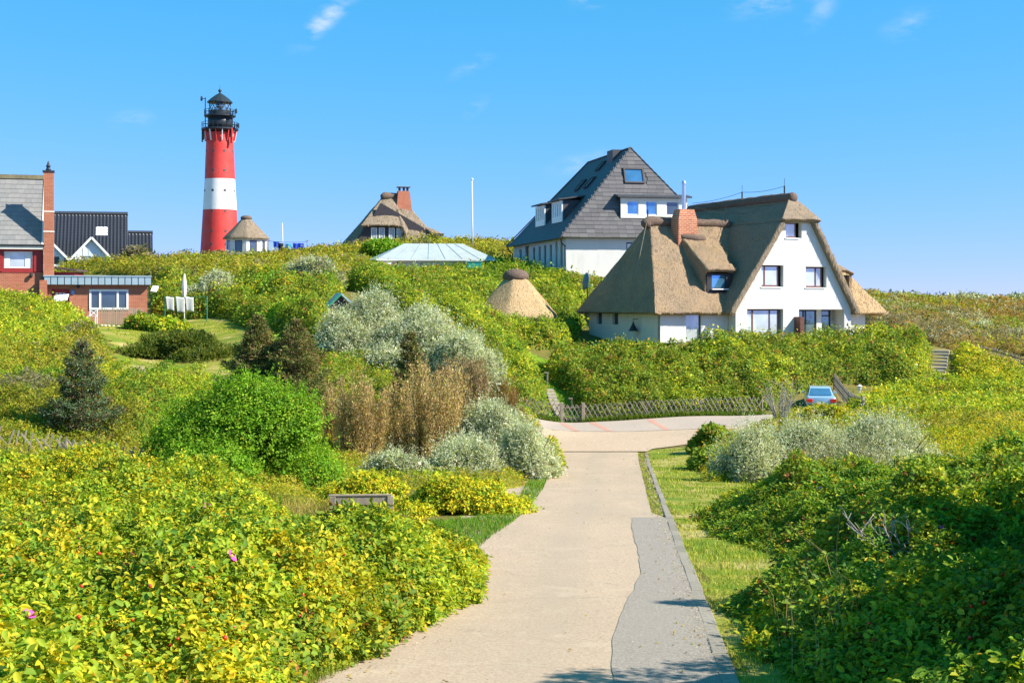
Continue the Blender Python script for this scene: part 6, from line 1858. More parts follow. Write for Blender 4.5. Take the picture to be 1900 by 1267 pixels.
# ------------------------------------------------------------------ shrubs and trees as single things
def shrub(name, label, cat, base, rx, ry, h, pal, n, k=6, lk=1.0, wr=.6, lean=(0, 0), lobes=11, sd=1, mat='leaf', spread=.9, lift=.4, upb=.3, flat=.0, stems=5, trunk_h=.5, bottom=.08, twigs=0, group=None, fuzz=.12, barkmat='bark', lobe_r=(.38, .58), shape=1.0, shoots=0, shoot_len=.45):
    """bush of overlapping leafy lobes with gaps, on branching stems"""
    global TRI
    r_ = np.random.default_rng(sd)
    root = thing(name, label, cat, base, group=group)
    d = math.hypot(base[0], base[1])
    cs, rs = [], []
    for i in range(lobes):
        a = r_.uniform(0, 2 * math.pi); rr_ = math.sqrt(r_.uniform(0, 1)) * .80
        zz = r_.uniform(.16, .74) * (1 - .62 * rr_ ** 2 * shape / .52)
        zz = max(zz, .10)
        lr = r_.uniform(*lobe_r)
        if i == 0: a, rr_, zz, lr = 0, 0, .42, .55
        cs.append((math.cos(a) * rr_ * rx + lean[0] * zz * h, math.sin(a) * rr_ * ry + lean[1] * zz * h, zz * h))
        rs.append((lr * rx, lr * ry, lr * h * .62))
    cs, rs = np.array(cs), np.array(rs)
    m = int(n * 1.9)
    i = r_.choice(lobes, m, p=(rs[:, 0] * rs[:, 2]) / (rs[:, 0] * rs[:, 2]).sum())
    u = unit(r_.normal(size=(m, 3)))
    u[:, 2] = np.where(u[:, 2] < -.35, -u[:, 2], u[:, 2])
    rad_ = 1 + r_.normal(0, fuzz, m) - .12 * np.abs(fbm(u[:, 0] * 5 + i * 7, u[:, 1] * 5 + u[:, 2] * 4, sd, 2)) * 2
    p = cs[i] + u * rs[i] * rad_[:, None]
    ok = p[:, 2] > h * bottom
    for j in range(lobes):
        q = (p - cs[j]) / rs[j]
        ok &= ~(((q ** 2).sum(1) < .62) & (i != j))
    p, u = p[ok][:n], u[ok][:n]
    nn_ = unit(u / rs[i[ok][:n]] * rs.mean())
    A_ = unit(nn_ + np.array([lean[0] * .6, lean[1] * .6, .35]) + r_.normal(0, .25, p.shape))
    s_ = lsize(d, lk) * r_.uniform(.8, 1.25, len(p))
    col = pal_pick(pal, len(p)) * (1 + .25 * fbm(p[:, 0] * 1.5, p[:, 1] * 1.5 + p[:, 2] * 1.7, sd + 2, 2))[:, None]
    F_ = Foliage()
    F_.sprays(p, A_, s_ * 1.12, col, 4, wr, spread=spread, lift=lift, upbias=upb)
    if shoots:
        top_ = np.where(p[:, 2] > h * .25)[0]
        si = r_.choice(top_, min(shoots, len(top_)), replace=False)
        dirs = unit(A_[si] * .6 + np.array([lean[0], lean[1], 1.0]) + r_.normal(0, .18, (len(si), 3)))
        ln_ = shoot_len * r_.uniform(.4, 1.2, len(si))
        for tt in np.linspace(.12, 1, 6):
            q = p[si] + dirs * (ln_ * tt)[:, None] + r_.normal(0, .012, (len(si), 3))
            F_.sprays(q, dirs, s_[si] * (1.05 - .35 * tt), col[si], 3, wr, spread=.6, lift=1.0, upbias=0)
    crown = F_.build("crown", M[mat], root)
    TRI += F_.tris()
    # inner leaves so that the crown is not hollow
    G_ = Foliage()
    ni = int(len(p) * .22)
    ii = r_.choice(lobes, ni)
    q = cs[ii] + unit(r_.normal(size=(ni, 3))) * rs[ii] * (r_.uniform(.2, .85, ni) ** .5)[:, None]
    q = q[q[:, 2] > h * bottom]
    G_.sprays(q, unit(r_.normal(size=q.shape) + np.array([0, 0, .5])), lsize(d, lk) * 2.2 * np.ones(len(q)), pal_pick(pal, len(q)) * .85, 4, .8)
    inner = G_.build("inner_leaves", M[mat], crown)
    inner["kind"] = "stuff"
    TRI += G_.tris()
    b = MB()
    for j in range(max(stems, 1)):
        t_ = cs[j % lobes]
        a = Vector((r_.normal(0, .08) * rx, r_.normal(0, .08) * ry, -.15)); e = Vector(t_) * .95
        mid = a.lerp(e, .45) + Vector((0, 0, .12 * h))
        rb = .028 * h * r_.uniform(.6, 1.1)
        b.tube([a, mid, e], [rb, rb * .65, rb * .25], 6)
    b.build("trunk", M[barkmat], root)["kind"] = "stuff"
    if twigs:
        tb = MB()
        for j in range(twigs):
            a = r_.uniform(0, 2 * math.pi); rr_ = math.sqrt(r_.uniform(0, 1))
            x, y = math.cos(a) * rr_ * rx * .9, math.sin(a) * rr_ * ry * .9
            z1 = h * (1.02 - .5 * rr_ ** 2) * r_.uniform(.8, 1.12)
            p0 = Vector((x * .35, y * .35, 0)); p1 = Vector((x + lean[0] * z1, y + lean[1] * z1, z1))
            tb.tube([p0, p0.lerp(p1, .6) + Vector((r_.normal(0, .06), r_.normal(0, .06), .05)), p1], [.016, .011, .004], 4)
        tb.build("twigs", M[barkmat], root, kind="stuff")
    return root

def wand_shrub(name, label, cat, base, rx, ry, h, pal, n, sd=1, lean=(0, 0), k=5, lk=1.0, wr=.24, fan=.35, stems=60, group=None, mat='dryleaf', top=.0):
    """upright wand-like stems set with small narrow leaves"""
    global TRI
    r_ = np.random.default_rng(sd)
    root = thing(name, label, cat, base, group=group)
    d = math.hypot(base[0], base[1])
    ns = stems
    a = r_.uniform(0, 2 * math.pi, ns); rr_ = np.sqrt(r_.uniform(0, 1, ns))
    bx_, by_ = np.cos(a) * rr_ * rx * .75, np.sin(a) * rr_ * ry * .75
    hs_ = h * (1.02 - .30 * rr_ ** 2) * r_.uniform(.62, 1.08, ns)
    tx, ty = bx_ * (1 + fan) + lean[0] * hs_ + r_.normal(0, .05, ns) * h, by_ * (1 + fan) + lean[1] * hs_
    i = r_.choice(ns, n); t_ = r_.uniform(.12, 1.0, n) ** .85
    p = np.stack([bx_[i] * (1 - t_) + tx[i] * t_, by_[i] * (1 - t_) + ty[i] * t_, hs_[i] * t_], 1)
    p += r_.normal(0, .055, p.shape) * np.array([1, 1, .5]) * (h / 3) 
    axis = unit(np.stack([tx[i] - bx_[i], ty[i] - by_[i], hs_[i]], 1) + r_.normal(0, .16, (n, 3)))
    s_ = lsize(d, lk) * r_.uniform(.8, 1.3, n)
    col = pal_pick(pal, n) * (1 + .35 * fbm(bx_[i] * 1.3, by_[i] * 1.3 + p[:, 2] * .5, sd, 2))[:, None]
    F_ = Foliage()
    F_.sprays(p, axis, s_, col, 4, wr * 1.1, spread=.45, lift=1.2, upbias=0)
    F_.build("crown", M[mat], root); TRI += F_.tris()
    b = MB()
    for j in range(ns):
        p0, p1 = Vector((bx_[j] * .5, by_[j] * .5, -.1)), Vector((tx[j], ty[j], hs_[j]))
        b.tube([p0, p0.lerp(p1, .5), p1], [.022, .014, .004], 4)
    b.build("stems", M['bark'], root, kind="stuff")
    return root

def spruce(name, label, base, h, r0, sd=1, pal=None, whorls=9, bare=.1, lk=1.0, gap=.0):
    global TRI
    r_ = np.random.default_rng(sd)
    root = thing(name, label, "spruce", base)
    d = math.hypot(base[0], base[1])
    MB().tube([(0, 0, -.2), (0, 0, h * .5), (0.02, 0, h * .97)], [.035 * h, .02 * h, .004 * h], 8).build("trunk", M['bark'], root)
    P_, A_, C_, S_ = [], [], [], []
    br = MB()
    for w in range(whorls):
        u = w / (whorls - 1)
        z = h * (bare + (1 - bare) * u ** .9)
        Rr = r0 * (1 - u) ** .8 * r_.uniform(.70, 1.20) + .09
        nb = int(10 - 4 * u)
        a0 = r_.uniform(0, 6.28)
        for b_ in range(nb):
            a = a0 + 6.283 * b_ / nb + r_.normal(0, .18)
            Rb = Rr * r_.uniform(.65, 1.15)
            dr_ = np.array([math.cos(a), math.sin(a), 0]); sd_ = np.array([-math.sin(a), math.cos(a), 0])
            tipz = .10 * Rb + .25 * u * Rb
            br.tube([(0, 0, z), tuple(dr_ * Rb * .5 + np.array([0, 0, z - .10 * Rb])), tuple(dr_ * Rb * .95 + np.array([0, 0, z + tipz * .5]))], [.018, .012, .004], 4)
            m = int(100 * Rb / r0) + 20
            t_ = r_.uniform(.12, 1.0, m) ** .7
            wdt = (.42 * Rb * np.sin(np.pi * np.clip(t_, 0, .93)) ** .8 + .05)
            s_ = r_.uniform(-1, 1, m)
            q = dr_[None] * (Rb * t_)[:, None] + sd_[None] * (s_ * wdt)[:, None]
            q[:, 2] = z - .10 * Rb * np.sin(np.pi * t_) + tipz * t_ ** 2 - .07 * np.abs(s_) * Rb + r_.normal(0, .035, m) * h / 3
            P_.append(q)
            A_.append(unit(dr_[None] * .8 + sd_[None] * s_[:, None] * .9 + np.array([0, 0, .25]) + r_.normal(0, .15, (m, 3))))
            cc = pal_pick(pal, m)
            C_.append(cc); S_.append(np.full(m, 1.0))
    p = np.concatenate(P_); A_ = np.concatenate(A_); C_ = np.concatenate(C_)
    F_ = Foliage()
    F_.sprays(p, A_, lsize(d, lk) * r_.uniform(.8, 1.3, len(p)), C_, 5, .26, spread=.55, lift=.8, upbias=.6)
    F_.build("crown", M['needle'], root); TRI += F_.tris()
    br.build("branches", M['bark'], root, kind="stuff")
    return root
SPB = [(3, (.075, .130, .045)), (2, (.125, .205, .095)), (2, (.055, .09, .03)), (.8, (.17, .27, .14)), (2.6, (.20, .12, .06))]
SPG = [(3, (.13, .17, .035)), (2, (.085, .12, .03)), (2, (.20, .23, .045)), (3.2, (.25, .145, .07)), (.8, (.30, .31, .08))]

def G3(px, d, up=0.0):
    q = Gp(px, d); return (q.x, q.y, q.z + up)
def fit(px0, px1, pyt, d, pyb=None):
    """base, half width and height of a plant that spans these pixels at distance d"""
    x = (wx(px0, d) + wx(px1, d)) / 2
    g = g1(x, d) if pyb is None else P(0, pyb, d).z
    return (x, d, g), (wx(px1, d) - wx(px0, d)) / 2, P(0, pyt, d).z - g

# ------------------------------------------------------------------ individual plants
b_, w_, h_ = fit(80, 226, 634, 48)
spruce("blue_spruce", "blue-green spruce standing alone above the broken lattice fence", b_, h_ * .96, w_ * 1.05, 3, SPB, 10, .05, 1.25)
b_, w_, h_ = fit(440, 520, 593, 57); spruce("spruce", "small spruce with brown inner twigs, nearer the lawn, of the pair", b_, h_ * 1.0, w_ * 1.5, 5, SPG, 10, .05, 1.25)
b_, w_, h_ = fit(490, 612, 600, 56); spruce("spruce", "bigger brownish spruce of the pair, towards the silver willow", b_, h_ * 1.0, w_ * 1.2, 8, SPG, 10, .05, 1.25)
b_, w_, h_ = fit(715, 808, 598, 57.5); spruce("spruce", "dark spruce growing up through the front of the big silver willow", b_, h_ * .86, w_ * 1.15, 12, SPG, 9, .05, 1.25)

b_, w_, h_ = fit(258, 632, 684, 42, 915)
shrub("green_bush", "large round vivid green bush above the yellow rose thicket", "bush", b_, w_ * 1.16, w_ * .95, h_ * 1.08, VIVID, 12000, 6, 1.15, .55, lobes=30, sd=21, fuzz=.20, shoots=340, shoot_len=.5, lobe_r=(.2, .36), shape=1.2, bottom=.0)

for (p0, p1, pt, d, n_, ln_, sd_, lab) in ((584, 775, 526, 66, 7500, (-.05, 0), 31, "tallest silver-grey willow beside the green hut in the middle of the slope"),
                                      (645, 890, 540, 64, 9000, (.10, 0), 32, "broad middle silver willow behind the dark spruce"),
                                      (755, 925, 585, 62, 6500, (.15, 0), 34, "lower silver willow sloping down to the brown stems")):
    b_, w_, h_ = fit(p0, p1, pt, d)
    shrub("silver_willow", lab, "willow", b_, w_ * 1.08, w_ * .9, h_ * .97, SILV, n_, 6, 1.0, .34, lobes=20, sd=sd_, lean=ln_, spread=.7, lift=.8, lobe_r=(.26, .42), shape=.9, twigs=20, bottom=.0, fuzz=.17, shoots=260, shoot_len=.55)
b_, w_, h_ = fit(845, 915, 606, 68)
shrub("silver_willow", "low silver willow shoots at the downhill end of the big willow", "willow", b_, w_ * 1.0, w_ * .9, h_, SILV, 2200, 6, .9, .34, lobes=8, sd=33, fuzz=.18, shoots=80, spread=.7, lift=.8, twigs=14)
b_, w_, h_ = fit(515, 652, 474, 98)
shrub("grey_willow", "windswept grey willow with bare brown twigs on the upper slope", "willow", b_, w_ * .9, w_ * .8, h_, SILV[:4] + [(2.5, (.30, .26, .17))], 6500, 6, 1.0, .34, lobes=12, sd=35, fuzz=.18, shoots=160, lean=(-.25, 0), spread=.6, lift=.9, twigs=120, barkmat='greybark', lobe_r=(.3, .46))
b_, w_, h_ = fit(352, 442, 502, 93)
shrub("grey_willow", "small pale grey willow behind the closed parasol", "willow", b_, w_, w_ * .7, h_, SILV, 2600, 6, .95, .34, lobes=9, sd=37, fuzz=.18, shoots=80, spread=.7, lift=.8, twigs=50, barkmat='greybark')
for (p0, p1, pt, pb, d, n_, ln_, sd_, lab) in ((835, 975, 720, 860, 50, 6000, (.02, 0), 41, "tall back part of the silver willows where the lane meets the cross lane"),
                                           (905, 1030, 768, 895, 47, 5500, (.08, 0), 42, "silver willow leaning out over the lane's edge"),
                                           (785, 935, 790, 900, 46, 5500, (-.05, 0), 44, "silver willow in front of the brown stems, next to the yellow rose bush")):
    b_, w_, h_ = fit(p0, p1, pt, d, pb)
    shrub("silver_willow", lab, "willow", b_, w_ * 1.08, w_ * 1.0, h_ * .97, SILV, n_, 6, 1.05, .34, lobes=18, sd=sd_, lean=ln_, fuzz=.2, shoots=300, shoot_len=.5, spread=.7, lift=.8, lobe_r=(.24, .42), shape=1.0, twigs=30, bottom=.0)
b_, w_, h_ = fit(690, 800, 835, 44, 893)
shrub("silver_willow", "low silver-green willow growing at the foot of the brown stems", "willow", b_, w_ * 1.05, w_ * .6, h_ * 1.05, SILV, 2600, 6, 1.0, .34, lobes=9, sd=43, fuzz=.18, shoots=80, spread=.7, lift=.8, twigs=20)
for (p0, p1, pt, pb, d, n_, sd_, lab) in ((1328, 1470, 790, 895, 46, 4200, 45, "silver willow spilling onto the verge by the fence stumps"),
                                     (1400, 1590, 758, 890, 48, 6200, 46, "wide silver willow just below the parked car"),
                                     (1550, 1745, 756, 880, 49, 6200, 47, "silver willow right of the parked car with loose upright shoots"),
                                     (1470, 1680, 812, 905, 44, 4200, 48, "low grey willow at the back of the dark rose thicket")):
    b_, w_, h_ = fit(p0, p1, pt, d, pb)
    shrub("silver_willow", lab, "willow", b_, w_ * 1.1, w_ * .75, h_ * .97, SILV if sd_ != 48 else SILV + GREYB, n_, 6, 1.0, .34, lobes=18, sd=sd_, fuzz=.24, shoots=360, shoot_len=.75, spread=.7, lift=.85, lobe_r=(.22, .38), shape=1.1, twigs=50, bottom=.0)
b_, w_, h_ = fit(1795, 1850, 594, 122)
shrub("silver_willow", "small round silver willow on the far dune slope", "willow", b_, w_, w_ * .8, max(h_, 1.8), SILV, 1200, 6, .9, .34, lobes=7, sd=51, fuzz=.18, shoots=80, spread=.7, lift=.8)
b_, w_, h_ = fit(1845, 1960, 622, 112)
shrub("silver_willow", "silver willow at the picture's edge beyond the slatted dune fence", "willow", b_, w_, w_ * .8, max(h_, 2.0), SILV, 2600, 6, .95, .34, lobes=9, sd=53, fuzz=.18, shoots=80, spread=.7, lift=.8)
for (p0, p1, pt, d, sd_, lab) in ((1640, 1720, 540, 190, 55, "far silver willow on the dune crest nearest the thatched house"), (1745, 1845, 539, 200, 57, "far silver willow in the middle of the dune crest"), (1850, 1930, 546, 205, 59, "far silver willow at the outer end of the dune crest")):
    b_, w_, h_ = fit(p0, p1, pt, d)
    shrub("silver_willow", lab, "willow", b_, w_ * 1.1, w_ * .9, max(h_, 2.0), SILV + [(3, (.16, .19, .09))], 1500, 6, .9, .4, lobes=9, sd=sd_, spread=.7, lift=.8)

b_, w_, h_ = fit(612, 715, 690, 49, 882)
wand_shrub("brown_willow", "brown upright willow clump beside the vivid green bush", "willow", b_, w_, w_ * .8, h_, BROWN, 9500, 61, (.04, 0), lk=1.0, stems=80)
b_, w_, h_ = fit(572, 648, 712, 52, 860)
wand_shrub("brown_willow", "thin olive-brown willow stems directly behind the vivid green bush", "willow", b_, w_, w_ * .8, h_, BROWN, 4500, 62, (.02, 0), lk=1.0, stems=45)
b_, w_, h_ = fit(700, 868, 672, 50, 880)
wand_shrub("brown_willow", "biggest brown upright willow clump in front of the silver willow", "willow", b_, w_, w_ * .8, h_, BROWN, 13500, 63, (.02, 0), lk=1.0, stems=130)
b_, w_, h_ = fit(820, 902, 642, 56)
wand_shrub("brown_willow", "pale brown willow stems between the big silver willow and the lane", "willow", b_, w_ * 1.05, w_ * .8, h_, [(3, (.34, .235, .12)), (2, (.27, .18, .085)), (2, (.24, .21, .09)), (1, (.42, .31, .17))], 8500, 65, (0, 0), lk=1.0, stems=70)
b_, w_, h_ = fit(895, 968, 700, 62)
wand_shrub("rusty_willow", "rusty orange willow clump above the silver willow at the lane", "willow", b_, w_, w_ * .8, h_, [(3, (.33, .20, .07)), (2, (.26, .15, .06)), (2, (.24, .20, .05))], 5000, 67, (0, 0), lk=1.0, stems=50)

b_, w_, h_ = fit(722, 972, 872, 33.5, 966)
shrub("rose_bush", "rounded yellow-orange rose bush beside the bench", "bush", b_, w_ * 1.0, w_ * .75, h_ * 1.02, ROSE_Y, 7500, 6, 1.15, .62, lobes=18, sd=71, lobe_r=(.28, .44), shape=1.0, bottom=-.02)
b_, w_, h_ = fit(610, 745, 880, 36.5, 935)
shrub("rose_bush", "low golden rose bush just behind the bench", "bush", b_, w_ * 1.1, w_ * .6, h_ * 1.1, ROSE_Y, 3000, 6, 1.1, .62, lobes=10, sd=73, bottom=-.02)
b_, w_, h_ = fit(994, 1036, 818, 49, 878)
shrub("rose_bush", "small yellow-green bush at the lane's edge under the silver willow", "bush", b_, w_ * 1.05, w_, h_, ROSE_Y, 1700, 6, 1.1, .62, lobes=8, sd=75, bottom=-.02)
b_, w_, h_ = fit(1295, 1345, 780, 62)
shrub("rose_bush", "yellow-green bush at the corner of the gravel apron by the fence stumps", "bush", b_, w_ * 1.5, w_ * 1.6, max(h_, 1.3), HEDGE, 2600, 6, 1.1, .62, lobes=16, sd=77, bottom=-.02, lobe_r=(.24, .4), fuzz=.2)
b_, w_, h_ = fit(1292, 1350, 820, 53)
shrub("rose_bush", "dark low bush on the verge in front of the fence stumps", "bush", b_, w_ * 1.4, w_ * 2.2, max(h_, .8), HEDGE, 2600, 6, 1.1, .62, lobes=16, sd=78, bottom=-.02, lobe_r=(.24, .4), fuzz=.2)
b_, w_, h_ = fit(1478, 1572, 744, 74)
shrub("golden_bush", "golden bush with orange tips hiding the wheels of the parked car", "bush", b_, w_ * 1.1, w_ * .7, max(h_, .9), ROSE_Y + GOLD, 1900, 6, 1.0, .55, lobes=14, sd=74, lobe_r=(.24, .4), fuzz=.22, bottom=-.02)
b_, w_, h_ = fit(655, 748, 448, 150)
shrub("green_bush", "bright green bush on the hill under the brown thatched house", "bush", b_, w_, w_ * .8, max(h_, 2.2), VIVID, 2500, 6, .95, .6, lobes=10, sd=79)
b_, w_, h_ = fit(205, 300, 487, 126)
shrub("brown_bush", "dull brown bush in front of the dark tiled roof", "bush", (b_[0], b_[1], b_[2] - .1), w_, w_ * .6, max(h_, 2.0), GREYB, 2300, 6, .95, .5, lobes=10, sd=81, twigs=40)
b_, w_, h_ = fit(385, 440, 478, 150)
shrub("brown_bush", "brownish bush on the hill below the lighthouse", "bush", b_, w_, w_ * .8, max(h_, 1.8), GREYB, 1400, 6, .95, .5, lobes=8, sd=83, twigs=30)
b_, w_, h_ = fit(222, 290, 582, 84.5)
shrub("garden_bush", "green garden bush at the end of the bark pole fence", "bush", b_, w_ * 1.1, w_, max(h_, .8), HEDGE, 2600, 6, 1.0, .62, lobes=9, sd=85)
b_, w_, h_ = fit(268, 350, 590, 83)
shrub("garden_bush", "low yellow-green garden bush sprawling on the lawn below the towels", "bush", b_, w_ * .95, w_ * .7, max(h_, .7), ROSE, 2400, 6, 1.0, .62, lobes=9, sd=86)
b_, w_, h_ = fit(320, 400, 852, 37, 905)
shrub("broad_leaf_plant", "broad-leaved plant turning yellow at the top of the rose thicket", "plant", b_, w_, w_ * .7, h_ * 1.02, [(3, (.34, .30, .016)), (2, (.18, .24, .016)), (2, (.40, .24, .02)), (1, (.36, .14, .02))], 900, 5, 1.8, .8, lobes=7, sd=88, bottom=-.02)
b_, w_, h_ = fit(236, 446, 622, 72.5)
shrub("heather_mound", "dark olive heather mound bulging from the lawn", "heather", (b_[0], b_[1], b_[2] - .2), w_ * 1.0, w_ * .75, max(h_, 1.2) + .35, DKGR, 6500, 6, 1.05, .3, lobes=16, sd=91, spread=.5, lift=1.0, lobe_r=(.35, .5), bottom=-.02)

# bare shrub by the car and the dead branch in the roses
def bare_shrub(name, label, base, r, h, n, sd, mat='greybark', lean=(0, 0)):
    r_ = np.random.default_rng(sd)
    root = thing(name, label, "shrub", base)
    for j in range(n):
        a = r_.uniform(0, 6.28); rr_ = r_.uniform(.3, 1)
        p0 = Vector((r_.normal(0, .05), r_.normal(0, .05), -.1))
        p2 = Vector((math.cos(a) * r * rr_ + lean[0] * h, math.sin(a) * r * rr_ + lean[1] * h, h * r_.uniform(.6, 1.0)))
        p1 = p0.lerp(p2, .5) + Vector((r_.normal(0, .08), r_.normal(0, .08), .1))
        b = MB().tube([p0, p1, p2], [.015 * h, .010 * h, .004], 5)
        for q in range(5):
            u = r_.uniform(.35, .95); s0 = p0.lerp(p1, u * 2) if u < .5 else p1.lerp(p2, u * 2 - 1)
            e = s0 + Vector((r_.normal(0, .22), r_.normal(0, .22), r_.uniform(.05, .38))) * (h / 1.6)
            b.tube([s0, s0.lerp(e, .5) + Vector((r_.normal(0, .03), 0, .02)), e], [.007, .005, .003], 4)
        b.build("branch", M[mat], root)["kind"] = "stuff"
    return root
b_, w_, h_ = fit(1405, 1490, 704, 72)
bare_shrub("bare_shrub", "bare grey leafless shrub beside the parked car", b_, w_, max(h_, 1.6), 26, 95)

# ------------------------------------------------------------------ thickets and scrub (nobody could count these)
def hmA(x, y):
    px = CX0 + FPX * x / np.maximum(y, 1)
    return 1 - (1 - np.interp(y, [20.5, 25.5, 31], [1, .42, .10])) * sstep(430, 560, px)
o, fnA = thicket("rose_thicket", "yellow-green rose thicket filling the near side of the lane opposite the kerb", "roses",
        [(-700, 5.5), (250, 6), (420, 11), (590, 14.1), (700, 15.5), (800, 17.2), (868, 18.9), (908, 21.6), (893, 24.5), (820, 27.3), (730, 29.5), (600, 31), (420, 34.5), (200, 35.5), (-60, 35), (-500, 28)],
        .95, ROSE, 1.5, 1.0, .7, 1, 7, 1.3, .66, near_d=34, budget=56000, clumpy=.9, hmod=hmA, patches=[(ROSE_Y, .55, .10, 3), (HEDGE, .7, .26, 6), (YELL, 1.3, .42, 44)], canes=240)
def hmB(x, y):
    px = CX0 + FPX * x / np.maximum(y, 1)
    m_ = np.interp(px, [1280, 1420, 1650, 1900], [.52, .64, .74, .72])
    return m_ * (1 + 1.9 * sstep(1940, 2000, px) * sstep(11.5, 12.5, y) * (1 - sstep(17.5, 19, y)) * (1 - sstep(2080, 2200, px)) * (.55 + .9 * np.clip(fbm(x * 1.3, y * 1.3, 71, 2) + .5, 0, 1)))
o2, fnB = thicket("rose_thicket", "dark green rose thicket with red hips beside the grass verge", "roses",
        [(1640, 11.5), (1480, 13.6), (1400, 15.8), (1352, 18), (1390, 20), (1450, 22.0), (1430, 25), (1320, 28), (1292, 31.5), (1310, 34), (1400, 34), (1520, 34), (1650, 35), (1760, 38), (1960, 39), (2200, 34), (2400, 20), (2500, 8), (1900, 7.5)],
        1.35, ROSE_G, 1.5, 2.0, .75, 2, 7, 1.3, .66, near_d=30, budget=52000, patches=[(HEDGE, .6, .02, 13), (ROSE, .7, .26, 14), (ROSE_Y, .8, .46, 16)], canes=260, hmod=hmB, ex=.75, clumpy=.9)
thicket("rose_hedge", "broad rose hedge on the slope in front of the white thatched house", "hedge",
        [(1078, 83.3), (1200, 83.1), (1300, 83.2), (1425, 83.5), (1475, 86.5), (1560, 88.8), (1640, 88.5), (1700, 88.5), (1722, 91), (1722, 98), (1650, 101), (1600, 98.8), (1470, 96.6), (1360, 94.2), (1220, 92.6), (1150, 95.5), (1050, 97), (1020, 93.5), (1016, 90), (1060, 86.5)],
        1.15, HEDGE, 1.3, .7, .75, 3, 6, 1.0, .64, budget=30000, patches=[(ROSE, .35, .2, 8), (RUST, .9, .47, 9)])
thicket("rose_hedge", "golden-green roses below and beside the wide steps", "roses",
        [(1560, 80), (1575, 83.5), (1640, 87.5), (1722, 88.2), (1726, 93), (1735, 88.8), (1775, 88.5), (1770, 97), (1800, 98), (1850, 94), (1900, 91), (1990, 88), (2050, 78), (1960, 66), (1820, 66), (1730, 68), (1640, 72)],
        .75, ROSE, 1.2, .7, .5, 4, 6, 1.0, .64, budget=17000, patches=[(ROSE_Y, .3, .05, 18), (GOLD, .4, .25, 19)])
thicket("dune_scrub", "rust and grey-green scrub covering the far dunes", "scrub",
        [(1615, 118), (1700, 108), (1780, 104), (1830, 104), (1960, 98), (2100, 110), (2150, 215), (1900, 225), (1600, 225), (1580, 150)],
        1.3, RUST, 1.2, 1.2, .75, 5, 6, 1.0, .55, budget=15000, patches=[(GREYB, .12, .12, 23), (HEDGE, .1, .12, 26), (SILV + GREYB, .16, .2, 24), (GOLD, .2, .3, 25)])
PVx, PVy = PV.location.x, PV.location.y
thicket("rose_scrub", "dense green scrub on the hill around the sunken pavilion", "scrub",
        [(905, 81.5), (985, 82.8), (1022, 84), (1010, 87), (982, 92.5), (972, 99), (1030, 99.5), (1060, 100.5), (1075, 104), (1085, 113), (1100, 122), (1180, 124), (1060, 124.4), (1000, 126.5), (935, 146), (905, 143), (760, 131), (690, 130), (650, 118), (640, 100), (740, 90), (830, 78), (870, 74)],
        1.25, HEDGE, 1.2, .9, .8, 6, 6, 1.0, .64, holes=[(PVx - .4, PVy - .3, 3.1)], hmod=lambda x, y: 1 - .6 * sstep(112, 122, y), budget=30000, patches=[(ROSE, .25, .12, 28), (ROSE_G, .3, .25, 29), (RUST, .5, .5, 30)])
thicket("hill_scrub", "olive and yellow scrub along the hill crest below the lighthouse", "scrub",
        [(95, 118), (200, 114), (290, 108), (420, 102), (560, 106), (640, 112), (700, 128), (690, 148), (840, 170), (905, 148), (1000, 150), (1010, 186), (900, 192), (700, 186), (560, 190), (440, 212), (330, 215), (270, 170), (100, 119)],
        .85, [(3, (.36, .35, .03)), (3, (.26, .31, .027)), (2, (.43, .35, .04)), (1.3, (.16, .22, .022)), (.8, (.36, .22, .06))], 1.2, 1.0, .95, 7, 6, 1.0, .6, budget=22000, patches=[(GOLD, .1, .2, 33), (GREYB, .2, .36, 34)])
thicket("garden_hedge", "thick green scrub behind the lawn and the clothesline", "scrub",
        [(285, 89.5), (330, 89), (392, 88.5), (430, 86.5), (452, 82), (500, 76), (560, 72), (612, 71), (628, 84), (640, 100), (560, 107), (420, 103), (290, 109)],
        1.25, HEDGE, 1.2, .9, .8, 8, 6, 1.0, .64, budget=20000, patches=[(VIVID, .3, .28, 36), (ROSE_Y, .3, .3, 37)])
thicket("rose_scrub", "bright green roses crowding the slope below the brick house", "scrub",
        [(-160, 60), (20, 64), (110, 70), (160, 76), (168, 83.5), (120, 85.3), (60, 85.5), (-180, 85)],
        1.0, ROSE, 1.2, 1.0, .6, 9, 6, 1.0, .64, budget=12000, patches=[(HEDGE, .4, .1, 39)])
thicket("slope_scrub", "gold and green low scrub on the slope around the blue spruce", "scrub",
        [(-180, 45.5), (60, 45.5), (250, 45.5), (320, 50), (400, 56), (330, 60), (240, 63), (205, 70), (150, 82), (140, 76), (100, 70), (20, 64), (-160, 60)],
        .8, [(3, (.36, .37, .03)), (3, (.26, .32, .028)), (2, (.45, .38, .04)), (1.4, (.48, .34, .06)), (2, (.15, .235, .022))], 1.2, .8, 1.0, 10, 6, 1.0, .55, budget=22000, patches=[(ROSE, .25, .12, 41), (GOLD, .3, .22, 40), (ROSE_G, .4, .3, 42), (GREYB, .5, .45, 43)])
thicket("dry_scrub", "dry golden undergrowth between the broken fence and the rose thicket", "scrub",
        [(-200, 36.5), (100, 37), (330, 36.5), (470, 35.5), (620, 33.5), (620, 36), (520, 39), (640, 42), (900, 41), (985, 43), (970, 47), (760, 45), (640, 50), (560, 56), (420, 56), (320, 50), (250, 45.2), (-200, 45)],
        .42, GOLD, 1.2, .7, .7, 11, 6, 1.0, .42, budget=16000, patches=[(ROSE_Y, .4, .1, 46), (ROSE, .5, .3, 47)], lift=.7)
